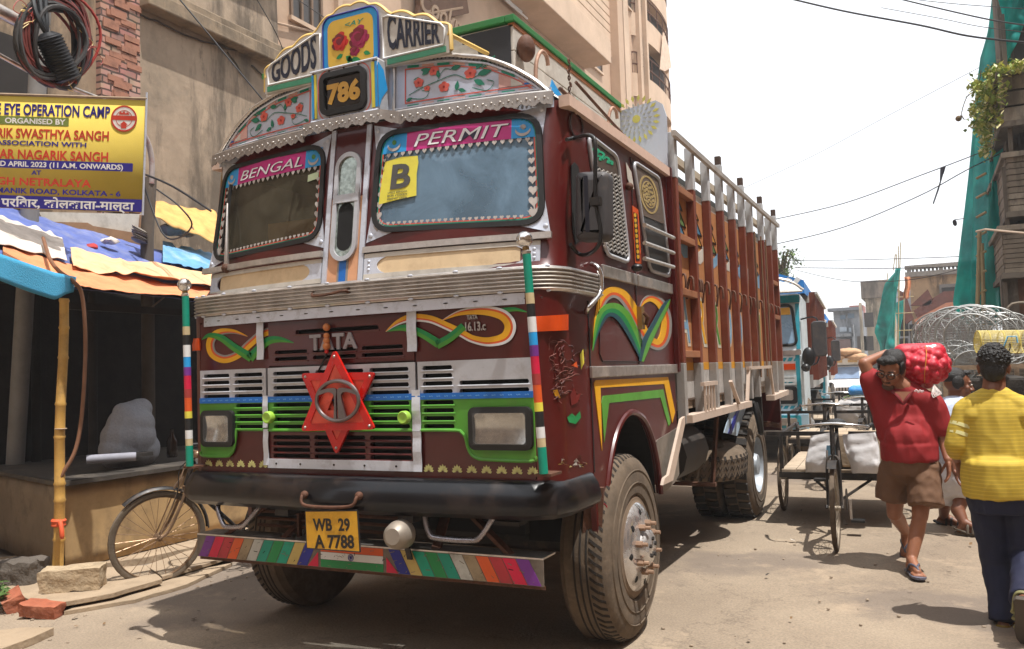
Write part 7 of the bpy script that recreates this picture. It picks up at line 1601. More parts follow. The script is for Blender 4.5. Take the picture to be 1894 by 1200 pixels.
def head(b, c, R_, k=1.):
    P = lambda x, y, z: c+R_@Vector((x, y, z))*k
    ell(b, P(0, -.012, .03), (.076*k, .096*k, .093*k), R_); ell(b, P(0, .022, -.045), (.060*k, .066*k, .078*k), R_); ell(b, P(0, .066, -.098), (.03*k, .022*k, .02*k), R_)
    rcone(b, P(0, .090, .012), P(0, .108, -.03), .008*k, .014*k); ell(b, P(.013, .094, -.035), (.011*k,)*3); ell(b, P(-.013, .094, -.035), (.011*k,)*3)
    rcone(b, P(-.043, .074, .028), P(.043, .074, .028), .013*k, .013*k); rcone(b, P(-.022, .082, -.062), P(.022, .082, -.062), .009*k, .009*k); rcone(b, P(-.018, .080, -.074), P(.018, .080, -.074), .009*k, .009*k)
    for s in (-1, 1): ell(b, P(s*.048, .055, -.02), (.022*k, .022*k, .026*k), R_); ell(b, P(s*.078, -.005, -.008), (.010*k, .021*k, .032*k), R_); ell(b, P(s*.083, -.012, .004), (.008*k, .012*k, .018*k), R_)
    return P
def eyes(b, P, k=1.):
    for s in (-1, 1): ell(b, P(s*.032, .083, .008), (.013*k, .008*k, .0075*k), None, M('eye_white', (206, 196, 186), .3)); ell(b, P(s*.032, .0895, .008), (.006*k, .004*k, .006*k), None, M('eye_dark', (24, 16, 12), .2)); rcone(b, P(s*.018, .092, .032), P(s*.05, .080, .032), .004*k, .003*k, None, hairm)
def hand(b, w_, d, nrm, side, k=1., curl=.5):
    """wrist w_, direction d, palm normal nrm; side: +1 thumb on the cross(d,nrm) side"""
    d = Vector(d).normalized(); nrm = Vector(nrm); nrm = (nrm-d*nrm.dot(d)).normalized(); s_ = d.cross(nrm)*side
    rcone(b, w_, w_+d*.03*k, .024*k, .027*k, (nrm, .75)); 
    for q in (-.026, -.009, .009, .026): rcone(b, w_+d*.03*k+s_*q*.7*k, w_+d*.088*k+s_*q*k, .015*k, .0125*k, (nrm, .9))
    for q, L_ in ((.028, .068), (.0095, .076), (-.0095, .07), (-.027, .054)):
        p = w_+d*.09*k+s_*q*k; dd = d.copy(); L_ *= k; r = .0098*k
        for seg, ln in enumerate((.45, .32, .26)):
            dd = (dd+nrm*curl*(.35+.25*seg)+s_*q*.9).normalized(); e = p+dd*L_*ln; rcone(b, p, e, r, r*.92); p = e; r *= .92
    p = w_+d*.02*k+s_*.022*k; td = (d*.55+s_*.75+nrm*.35).normalized(); e = p+td*.045*k; rcone(b, p, e, .014*k, .012*k); td = (td+d*.55+nrm*.2).normalized(); e2 = e+td*.032*k; rcone(b, e, e2, .0115*k, .0105*k); td = (td+d*.4).normalized(); rcone(b, e2, e2+td*.026*k, .0105*k, .0085*k)
def foot(b, an, d, k=1., pitch=0.):
    """ankle an, forward direction d (unit, may point down)"""
    d = Vector(d).normalized(); side = d.cross(Vector((0, 0, 1))); side = side.normalized() if side.length > .05 else Vector((1, 0, 0)); upv = side.cross(d)
    h = an-d*.035*k-upv*.055*k; ba = an+d*.135*k-upv*.068*k
    rcone(b, an, h, .034*k, .032*k); rcone(b, an+d*.015*k, ba+upv*.012*k, .036*k, .026*k); rcone(b, h, ba, .030*k, .024*k); 
    for q, L_, r in ((-.03, .06, .013), (-.012, .056, .0105), (.003, .05, .0098), (.017, .043, .0092), (.03, .034, .0088)):
        s0 = ba+side*q*k*1.0-upv*.004*k; rcone(b, s0-d*.02*k, s0+d*L_*.7*k-upv*.004*k, .015*k, r*k)
    return side, upv, h, ba
def sandal(name, parent, an, d, k, mat, strap, sole=.018, kind='thong'):
    d = Vector(d).normalized(); side = d.cross(Vector((0, 0, 1))).normalized(); upv = side.cross(d); b = MB(); o = an-upv*.094*k
    L = [(-.075, .022), (-.06, .036), (-.01, .034), (.06, .040), (.12, .050), (.17, .047), (.20, .032), (.212, .01)]
    pts = [o+d*x*k+side*w_*k for x, w_ in L]+[o+d*x*k-side*w_*k for x, w_ in reversed(L)]
    b.poly3(pts, upv, sole, mat); so_ = pt(b, name, parent, bevel=.003); t = MB(); q = sole-.002
    if kind == 'thong':
        for s in (-1, 1): t.tube(spline([o+d*.155*k-side*.012*k+upv*(q+.006), o+d*.135*k-side*.0*k+upv*(q+.05), o+d*.07*k+side*s*.03*k+upv*(q+.062), o+d*.02*k+side*s*.042*k+upv*q], 4), .008*k, strap, 6)
    else:
        for x, h_ in ((.125, .05), (.07, .072), (.03, .08)): t.tube(spline([o+d*x*k+side*.05*k+upv*q, o+d*x*k+side*.034*k+upv*(q+h_*.75), o+d*x*k+upv*(q+h_), o+d*x*k-side*.034*k+upv*(q+h_*.75), o+d*x*k-side*.05*k+upv*q], 4), .011*k, strap, 6)
        t.tube(spline([o+d*.02*k+side*.045*k+upv*.03, o-d*.06*k+side*.03*k+upv*.05, o-d*.078*k+upv*.055, o-d*.06*k-side*.03*k+upv*.05, o+d*.02*k-side*.045*k+upv*.03], 4), .009*k, strap, 6)
    pt(t, 'strap', so_, smooth=60)
def rotm(yaw, pitch=0., roll=0.):
    """head frame: y forward. yaw turns about z, pitch nods down(+), roll tilts"""
    return Matrix.Rotation(yaw, 3, 'Z')@Matrix.Rotation(-pitch, 3, 'X')@Matrix.Rotation(roll, 3, 'Y')
# ------------------------------------------------ the porter
F = lambda px, py, y: fy(px, py, y)
por = thing('person', 'porter in red polo and brown shorts carrying a red onion bag on his shoulder', 'person', F(1700, 1060, 3.1))
hipL, hipR = F(1722, 868, 3.22), F(1672, 868, 3.26); kneL, kneR = F(1716, 955, 3.12), F(1668, 950, 3.3); ankL, ankR = F(1700, 1036, 3.02), F(1688, 985, 3.62)
nk = F(1686, 716, 3.22); shL, shR = F(1738, 748, 3.24), F(1640, 736, 3.26); elL, waL = F(1760, 812, 3.26), F(1768, 850, 3.15); elR, waR = F(1612, 672, 3.24), F(1652, 652, 3.38)
hc = F(1663, 684, 3.17); RH = rotm(math.pi-.42, .42, -.22)
b = MB(); P = head(b, hc, RH, 1.08)
rcone(b, hc+RH@Vector((0, -.02, -.06)), nk, .058, .066); rcone(b, nk, F(1690, 760, 3.27), .066, .09); ell(b, F(1692, 790, 3.27), (.15, .07, .2)); ell(b, F(1694, 845, 3.26), (.15, .08, .14))
for s_, e_, w_ in ((shL, elL, waL), (shR, elR, waR)): rcone(b, s_, e_, .058, .045); rcone(b, e_, w_, .045, .028); rcone(b, s_, nk, .05, .055)
hand(b, waR, F(1676, 658, 3.42)-waR, (0, -1, -.3), 1, 1., .35); hand(b, waL, F(1772, 900, 3.12)-waL, (-1, -.2, 0), 1, 1., .5)
for h_, k_, a_ in ((hipL, kneL, ankL), (hipR, kneR, ankR)): rcone(b, h_, k_, .085, .056); rcone(b, k_, k_.lerp(a_, .35)+Vector((0, .018, 0)), .052, .054); rcone(b, k_.lerp(a_, .35)+Vector((0, .018, 0)), a_, .054, .036)
dL = Vector((.28, -.92, 0)); dR = Vector((-.12, -.55, -.83)); foot(b, ankL, dL); foot(b, ankR, dR)
fuse(b, 'body', por, .0055, skin1, 3)
redshirt = M('brick_red_cotton', (142, 22, 26), .8, var=.08, scale=10, bump=.12, bscale=260); b = MB()
rcone(b, F(1645, 752, 3.27), F(1736, 762, 3.27), .075, .075, ((0, 1, 0), 1.25)); rcone(b, F(1692, 760, 3.27), F(1694, 800, 3.24), .172, .182, ((0, 1, 0), .7)); rcone(b, F(1694, 795, 3.24), F(1697, 826, 3.22), .182, .19, ((0, 1, 0), .78)); ell(b, F(1692, 812, 3.16), (.15, .11, .14))
b.lathe([(.0001, 0), (.19, 0), (.194, .05), (.195, .12), (.1, .2), (.0001, .2)], F(1697, 851, 3.24), (0, 0, 1), None, 28)
rcone(b, nk+Vector((0, .02, -.03)), shL, .085, .08); rcone(b, nk+Vector((0, .03, -.03)), shR, .085, .08)
rcone(b, shL, shL.lerp(elL, .62), .088, .085); rcone(b, shR, shR.lerp(elR, .55), .088, .082); rcone(b, shR, F(1668, 800, 3.26), .085, .12)
sho = fuse(b, 'shirt', por, .009, redshirt, 5, cloth_w(.011, 9, (1.2, 1, .55), 2.))
b = MB(); wm_ = M('white_chest_print', (216, 190, 190), .6)
print_pts = [(1706, 724), (1709, 721), (1713, 725), (1716, 721.5), (1719, 724.5), (1723, 722)]
b.tube(spline([fy(x, y, 3.08) for x, y in print_pts], 3), .007, wm_, 5); pt(b, 'chest_print', sho)
b = MB(); cm = M('dark_red_collar', (112, 16, 22), .8); b.tube(spline([F(1664, 722, 3.14), F(1676, 735, 3.10), F(1684, 746, 3.095), F(1692, 736, 3.10), F(1702, 722, 3.14)], 4), .012, cm, 6); pt(b, 'collar', sho, smooth=60)
sk_p = MB(); sk_p.poly3([F(1668, 724, 3.12), F(1684, 743, 3.105), F(1699, 724, 3.12)], (0, -1, 0), .006, skin1); pt(sk_p, 'open_neck', sho)
shortm = M('brown_cotton_shorts', (106, 76, 54), .85, var=.12, scale=8, bump=.15, bscale=200); b = MB()
b.lathe([(.0001, 0), (.165, 0), (.175, .05), (.18, .14), (.0001, .14)], F(1697, 876, 3.24), (0, 0, 1), None, 24)
for h_, k_, e_ in ((hipL, kneL, F(1727, 936, 3.12)), (hipR, kneR, F(1662, 922, 3.3))):
    u0 = h_+Vector((0, 0, .04)); a_ = (e_-u0).normalized(); b.lathe([(.0001, -.02), (.1, -.02), (.112, .1), (.112, (e_-u0).length-.06), (.116, (e_-u0).length), (.0001, (e_-u0).length)], u0, a_, None, 26)
rcone(b, hipL, hipR, .12, .12)
sh_o = fuse(b, 'shorts', por, .009, shortm, 4, cloth_w(.013, 11, (1, 1, .8), 7.))
b = MB(); b.tube(spline([F(1742, 852, 3.14), F(1748, 864, 3.16), F(1750, 880, 3.17)], 4), .006, shortm, 5); pt(b, 'pocket_seam', sh_o)
b = MB(); ell(b, P(0, -.03, .062), (.088, .098, .086), RH, hairm); ell(b, P(0, .045, .098), (.064, .045, .03), RH, hairm); ell(b, P(.03, .06, .088), (.05, .035, .026), RH, hairm)
for s in (-1, 1): ell(b, P(s*.074, .0, .03), (.016, .045, .055), RH, hairm)
b.v = [tuple(Vector(v)+RH@Vector((0, .3, 1)).normalized()*.012*noise.noise(Vector(v)*46)) for v in b.v]; pt(b, 'hair', por, smooth=180)
b = MB(); eyes(b, P, 1.08); pt(b, 'eyes', por, smooth=180)
b = MB(); sm_ = M('stubble', (86, 62, 50), .7, var=.3, scale=80); ell(b, P(0, .066, -.094), (.046, .03, .03), RH, sm_); ell(b, P(0, .088, -.052), (.03, .012, .008), RH, hairm); pt(b, 'stubble', por, smooth=180)
b = MB(); gl_ = M('spectacle_frame', (20, 18, 18), .3)
for s in (-1, 1): b.tube([P(s*.035+.027*math.cos(t), .108-.02*abs(math.cos(t)*s > 0)*.5, .006+.019*math.sin(t)) for t in np.linspace(0, 6.2832, 17)[:-1]], .0032, gl_, 5, closed=True); b.tube([P(s*.062, .1, .012), P(s*.08, .02, .012)], .0028, gl_, 5)
b.tube([P(-.009, .109, .01), P(.009, .109, .01)], .003, gl_, 5); pt(b, 'spectacles', por, smooth=60)
sandal('sandal', por, ankL, dL, 1., M('grey_blue_rubber', (96, 96, 110), .6), M('sandal_strap', (78, 78, 92), .5)); sandal('sandal', por, ankR, dR, 1., M('maroon_rubber', (74, 50, 52), .6), M('sandal_strap', (78, 78, 92), .5))
# the bag of onions on his shoulder
ob = thing('onion_bag', 'red net bag stuffed with onions on the shoulder of the porter', 'bag', F(1722, 715, 3.32)); b = MB(); random.seed(6)
netred = M('red_net_film', (190, 22, 46), .52, var=.3, scale=26, dirt=(222, 110, 120), damt=.5, dscale=30, coat=.15, bump=.2, bscale=90)
cO = F(1720, 676, 3.34); ell(b, cO, (.175, .16, .135))
for i in range(90):
    z = 1-2*(i+.5)/90; a = i*2.39996; r_ = math.sqrt(max(0, 1-z*z)); d = Vector((r_*math.cos(a), r_*math.sin(a), z)); fl = Vector((d.x*.185, d.y*.165, d.z*.145))
    if abs(d.x) > .8: fl.x *= .95
    ell(b, cO+fl+Vector((random.gauss(0, .006), random.gauss(0, .006), random.gauss(0, .006)))-d*.018, (random.uniform(.030, .042),)*3)
rcone(b, F(1684, 652, 3.3), F(1745, 650, 3.36), .07, .07); fuse(b, 'net_sack', ob, .006, netred, 5)
b = MB(); wc = M('white_twine', (206, 196, 190), .8); q0 = F(1742, 712, 3.2)
for i in range(4): b.tube(spline([q0, F(1745+i*3, 722+i, 3.16), F(1742+i*4, 735-i*2, 3.14), F(1738+i*3, 728, 3.15), F(1741, 714, 3.19)], 4), .004, wc, 4)
b.tube([cO+Vector((.02+.012*math.sin(x), -.19*math.cos(x*.5), .15*math.sin(x*.5))) for x in np.linspace(-2.6, 2.8, 16)], .0025, M('orange_thread', (214, 150, 60), .7), 4); pt(b, 'tie_string', ob)
# ------------------------------------------------ the man in yellow, seen from behind
ym2 = thing('person', 'man in a yellow striped jersey and navy trousers walking away at the right edge', 'person', F(1868, 1168, 1.9))
G = lambda px, py, y: fy(px, py, y)
hL, hR = G(1826, 915, 1.95), G(1880, 915, 1.95); kL, kR = G(1842, 1040, 2.02), G(1897, 1030, 1.98); aL, aR = G(1856, 1140, 1.95), G(1896, 1108, 1.58)
n2 = G(1838, 722, 1.98); sL, sR = G(1788, 762, 1.98), G(1900, 762, 1.98); eL, wL = G(1768, 822, 1.95), G(1772, 850, 2.12); eR, wR = G(1918, 830, 1.95), G(1920, 880, 2.1)
h2c = G(1838, 680, 2.0); R2 = rotm(-.12, .05, .03)
b = MB(); P2 = head(b, h2c, R2, .98); rcone(b, h2c+Vector((0, 0, -.06)), n2, .058, .064); rcone(b, n2, G(1842, 775, 1.99), .06, .08); ell(b, G(1843, 830, 1.97), (.13, .07, .19))
for s_, e_, w_ in ((sL, eL, wL), (sR, eR, wR)): rcone(b, s_, e_, .05, .04); rcone(b, e_, w_, .041, .027); rcone(b, s_, n2, .04, .045)
hand(b, wL, G(1776, 900, 2.12)-wL, (1, .2, 0), -1, .95, .6); hand(b, wR, Vector((0, .1, -1)), (-1, .2, 0), 1, .95, .5)
for h_, k_, a_ in ((hL, kL, aL), (hR, kR, aR)): rcone(b, h_, k_, .08, .055); rcone(b, k_, a_, .053, .036)
dyL = Vector((.12, 1, 0)); dyR = Vector((.1, .45, -.9)); foot(b, aL, dyL, .95); foot(b, aR, dyR, .95)
fuse(b, 'body', ym2, .0055, skin2, 3)
def yellow_cloth():
    m = M('yellow_jersey', (202, 172, 58), .8, var=.06, scale=8, bump=.1, bscale=220); n = m.node_tree.nodes; L = m.node_tree.links; b_ = n["Principled BSDF"]
    tc = n.new("ShaderNodeTexCoord"); sp = n.new("ShaderNodeSeparateXYZ"); L.new(tc.outputs['Object'], sp.inputs[0]); mu = n.new("ShaderNodeMath"); mu.operation = 'MULTIPLY'; mu.inputs[1].default_value = 300; L.new(sp.outputs['Z'], mu.inputs[0]); si = n.new("ShaderNodeMath"); si.operation = 'SINE'; L.new(mu.outputs[0], si.inputs[0])
    rp = n.new("ShaderNodeValToRGB"); rp.color_ramp.elements[0].position = .3; rp.color_ramp.elements[1].position = .95; rp.color_ramp.elements[0].color = (.80, .80, .8, 1); rp.color_ramp.elements[1].color = (1, 1, 1, 1); L.new(si.outputs[0], rp.inputs[0])
    src = b_.inputs['Base Color'].links[0].from_socket; mx = n.new("ShaderNodeMix"); mx.data_type = 'RGBA'; mx.blend_type = 'MULTIPLY'; mx.inputs['Factor'].default_value = 1; L.new(src, mx.inputs['A']); L.new(rp.outputs[0], mx.inputs['B']); L.new(mx.outputs['Result'], b_.inputs['Base Color']); return m
yj = yellow_cloth(); b = MB()
rcone(b, G(1795, 768, 1.98), G(1893, 768, 1.98), .07, .07, ((0, 1, 0), 1.3)); rcone(b, n2+Vector((0, 0, -.035)), sL, .072, .075); rcone(b, n2+Vector((0, 0, -.035)), sR, .072, .075); rcone(b, G(1844, 775, 1.98), G(1846, 860, 1.96), .165, .172, ((0, 1, 0), .72))
b.lathe([(.0001, 0), (.185, 0), (.188, .06), (.18, .2), (.1, .26), (.0001, .26)], G(1848, 918, 1.96), (0, 0, 1), None, 28)
rcone(b, G(1825, 800, 1.97), G(1822, 880, 1.96), .12, .13, ((0, 1, 0), .8))
rcone(b, sL, eL, .074, .062); rcone(b, eL, eL.lerp(wL, .35), .062, .056); rcone(b, sR, eR, .074, .062); rcone(b, eR, eR.lerp(wR, .35), .062, .056)
jo_ = fuse(b, 'jersey', ym2, .008, yj, 5, cloth_w(.008, 8, (1.6, 1, .5), 4.))
b = MB(); arm_d = (eL-sL).normalized()
for t in (.42, .66): c_ = sL.lerp(eL, t); b.lathe([(.066-.010*t, -.014), (.075-.010*t, -.01), (.075-.010*t, .01), (.066-.010*t, .014)], c_, arm_d, M('pale_sleeve_stripe', (216, 210, 150), .8), 22)
pt(b, 'sleeve_stripe', jo_, smooth=60)
nvy = M('navy_denim', (20, 24, 52), .8, var=.15, scale=12, bump=.15, bscale=240); b = MB()
b.lathe([(.0001, 0), (.155, 0), (.168, .06), (.168, .12), (.0001, .12)], G(1850, 945, 1.96), (0, 0, 1), None, 24)
for h_, k_, a_ in ((hL, kL, aL), (hR, kR, aR)):
    rcone(b, h_, k_, .105, .078); rcone(b, k_, a_.lerp(k_, .06), .078, .062); e_ = a_; u0 = k_; ax = (e_-u0).normalized(); L_ = (e_-u0).length; b.lathe([(.0001, L_*.5), (.066, L_*.5), (.068, L_*.8), (.076, L_+.02), (.0001, L_+.02)], u0, ax, None, 20)
fuse(b, 'trousers', ym2, .008, nvy, 4, cloth_w(.009, 9, (1, 1, .9), 1.))
b = MB(); ell(b, P2(0, -.02, .05), (.082, .104, .098), R2, hairm); ell(b, P2(0, -.06, -.01), (.068, .055, .075), R2, hairm)
random.seed(18)
for i in range(330):
    a = random.random()*6.28; e = random.uniform(-.25, 1.4); d = Vector((math.cos(a)*math.cos(e), math.sin(a)*math.cos(e), math.sin(e))); 
    if d.y > .55 and d.z < .5: continue
    c_ = P2(d.x*.08, -.02+d.y*.1, .05+d.z*.094); r_ = random.uniform(.006, .012); ell(b, c_, (r_*1.5, r_, r_*.8), rotm(random.random()*6, random.random()*3), hairm)
pt(b, 'hair', ym2, smooth=180); b = MB(); eyes(b, P2, .98); pt(b, 'eyes', ym2, smooth=180)
b = MB(); ysc = M('sports_sandal_sole', (64, 60, 52), .7)
sandal('sandal', ym2, aL, dyL, .98, ysc, M('yellow_black_strap', (120, 96, 30), .6), .026, 'sport'); sandal('sandal', ym2, aR, dyR, 1.1, M('worn_shoe_sole', (74, 66, 58), .8), M('olive_shoe_upper', (128, 124, 84), .7), .03, 'sport')
# ------------------------------------------------ the man in a checked shirt between them
cs_ = thing('person', 'dark haired man in white shorts and checked shirt, half hidden behind the porter', 'person', F(1770, 985, 4.75)); Y4 = 4.75
Hh = F(1772, 712, Y4); R3 = rotm(-1.35, .1, 0); b = MB(); P3_ = head(b, Hh, R3, 1.12); n3 = F(1768, 742, Y4); rcone(b, Hh+Vector((-.02, 0, -.07)), n3, .062, .07); ell(b, F(1770, 800, Y4), (.15, .15, .24))
hA, hB_ = F(1758, 880, Y4), F(1776, 880, Y4+.1); kA, kB = F(1748, 930, Y4+.1), F(1776, 930, Y4-.05); aA, aB = F(1745, 955, Y4+.35), F(1784, 968, Y4-.15)
rcone(b, hA, kA, .085, .06); rcone(b, kA, aA, .058, .038); rcone(b, hB_, kB, .085, .06); rcone(b, kB, kB.lerp(aB, .35)+Vector((-.03, 0, 0)), .056, .058); rcone(b, kB.lerp(aB, .35)+Vector((-.03, 0, 0)), aB, .058, .038); dA = Vector((1, -.25, 0)); foot(b, aA, dA, 1.05); foot(b, aB, dA, 1.05)
s3 = F(1752, 760, Y4-.15); rcone(b, s3, F(1752, 820, Y4-.2), .055, .045); rcone(b, F(1752, 820, Y4-.2), F(1764, 866, Y4-.22), .045, .03); hand(b, F(1764, 866, Y4-.22), (.2, 0, -1), (1, 0, 0), 1, 1.05, .5); rcone(b, F(1780, 760, Y4+.2), F(1792, 830, Y4+.2), .055, .04); hand(b, F(1792, 830, Y4+.2), (.3, 0, -1), (1, 0, 0), 1, 1.05, .5)
fuse(b, 'body', cs_, .007, skin2, 3)
b = MB(); rcone(b, F(1768, 765, Y4), F(1770, 840, Y4), .17, .18); rcone(b, s3, F(1752, 800, Y4-.2), .08, .075); rcone(b, n3+Vector((0, 0, -.03)), s3, .09, .08); rcone(b, F(1780, 760, Y4+.2), F(1788, 800, Y4+.2), .08, .07)
ck = M('pale_checked_cotton', (176, 186, 206), .8, var=.25, scale=40); so3 = fuse(b, 'shirt', cs_, .012, ck, 4, cloth_w(.01, 8))
b = MB(); b.tube([n3+Vector((.08*math.cos(t), .08*math.sin(t), -.0)) for t in np.linspace(0, 6.28, 14)[:-1]], .022, M('white_collar', (206, 210, 220), .8), 6, closed=True); pt(b, 'collar', so3, smooth=60)
b = MB(); rcone(b, F(1766, 865, Y4), F(1767, 885, Y4), .16, .16); b.lathe([(.0001, 0), (.11, 0), (.115, .24), (.0001, .24)], hA, (kA-hA), None, 20); b.lathe([(.0001, 0), (.11, 0), (.115, .24), (.0001, .24)], hB_, (kB-hB_), None, 20); fuse(b, 'shorts', cs_, .012, M('white_cotton_shorts', (206, 206, 212), .8), 4, cloth_w(.01, 9))
b = MB(); ell(b, P3_(0, -.03, .062), (.088, .105, .086), R3, hairm); ell(b, P3_(0, .05, .1), (.06, .04, .024), R3, hairm); 
for s in (-1, 1): ell(b, P3_(s*.078, -.02, .02), (.016, .05, .06), R3, hairm)
pt(b, 'hair', cs_, smooth=180); b = MB(); eyes(b, P3_, 1.12); rcone(b, P3_(-.03, .1, -.047), P3_(.03, .1, -.047), .007, .007, None, hairm); pt(b, 'eyes', cs_, smooth=180)
sandal('sandal', cs_, aA, dA, 1.05, M('dark_sandal', (44, 40, 38), .7), M('dark_sandal', (44, 40, 38), .7), .024, 'sport'); sandal('sandal', cs_, aB, dA, 1.05, M('brown_sandal', (84, 74, 62), .7), M('brown_sandal', (84, 74, 62), .7), .024, 'sport')
# ------------------------------------------------ the man in green bending over a cart, far down the street
YG2 = 15.0; gp_ = thing('person', 'man in a green shirt and dark trousers bending over a cart far down the street', 'person', F(1622, 800, YG2)); b = MB()
gh_ = F(1604, 698, YG2); R4 = rotm(1.9, .7, 0); P4 = head(b, gh_, R4, 1.1); hp_ = F(1622, 752, YG2); ch = F(1612, 716, YG2); rcone(b, hp_, ch, .15, .17); rcone(b, ch, gh_, .08, .06)
z0_ = zg(YG2)
for dx in (-.1, .1): kk = Vector((hp_.x+dx, YG2+dx, z0_+.48)); aa = Vector((hp_.x+dx+.06, YG2+dx, z0_+.09)); rcone(b, hp_+Vector((dx*.7, dx, 0)), kk, .09, .06); rcone(b, kk, aa, .055, .04); foot(b, aa, (-1, -.2, 0), 1.05)
wq1, wq2 = F(1586, 745, YG2-.2), F(1640, 768, YG2-.1); rcone(b, ch, F(1594, 730, YG2-.2), .06, .045); rcone(b, F(1594, 730, YG2-.2), wq1, .045, .03); hand(b, wq1, (-.4, 0, -1), (-1, 0, 0), 1); rcone(b, ch, F(1630, 742, YG2-.2), .06, .045); rcone(b, F(1630, 742, YG2-.2), wq2, .045, .03); hand(b, wq2, (.6, 0, -1), (-1, 0, 0), 1)
fuse(b, 'body', gp_, .012, skin2, 2); b = MB(); rcone(b, hp_+Vector((0, 0, .05)), ch, .18, .2); rcone(b, ch, F(1596, 726, YG2-.2), .1, .085); rcone(b, ch, F(1626, 732, YG2-.2), .1, .085); fuse(b, 'shirt', gp_, .016, M('green_cotton', (20, 122, 92), .8), 3, cloth_w(.012, 6)); b = MB()
for dx in (-.1, .1): rcone(b, hp_+Vector((dx*.7, dx, 0)), Vector((hp_.x+dx, YG2+dx, z0_+.48)), .125, .095); rcone(b, Vector((hp_.x+dx, YG2+dx, z0_+.48)), Vector((hp_.x+dx+.05, YG2+dx, z0_+.16)), .095, .08)
fuse(b, 'trousers', gp_, .016, M('dark_trousers', (30, 34, 36), .8), 3); b = MB(); ell(b, P4(0, -.02, .05), (.09, .11, .1), R4, hairm); pt(b, 'hair', gp_, smooth=180)

sk = sx(238, 850, -4.0); b = MB(); ell(b, sk+Vector((0, 0, .21)), (.22, .25, .21)); ell(b, sk+Vector((0, .02, .33)), (.2, .22, .17)); rcone(b, sk+Vector((0, -.1, .09)), sk+Vector((0, .12, .09)), .18, .18); rcone(b, sk+Vector((0, -.06, .44)), sk+Vector((.0, .14, .47)), .09, .1)
b2 = MB(); q = sk+Vector((.1, .42, -.02)); b2.lathe([(.045, 0), (.05, .02), (.05, .16), (.02, .22), (.018, .27), (.022, .275), (.0001, .28)], q, (0, 0, 1), M('dark_bottle_glass', (40, 26, 18), .15), 16); tag(b2.build('bottle', None, 60), 'dark bottle standing beside the white sack on the stall counter', 'bottle')
so5 = fuse(b, 'sack', None, .014, M('white_woven_sack', (208, 208, 212), .7, var=.12, scale=60, dirt=(110, 110, 120), damt=.5, dscale=9, bump=.3, bscale=50), 10, cloth_w(.012, 6, (1.3, 1.3, .35))); tag(so5, 'bulging white woven sack standing on the dark stall counter', 'sack')
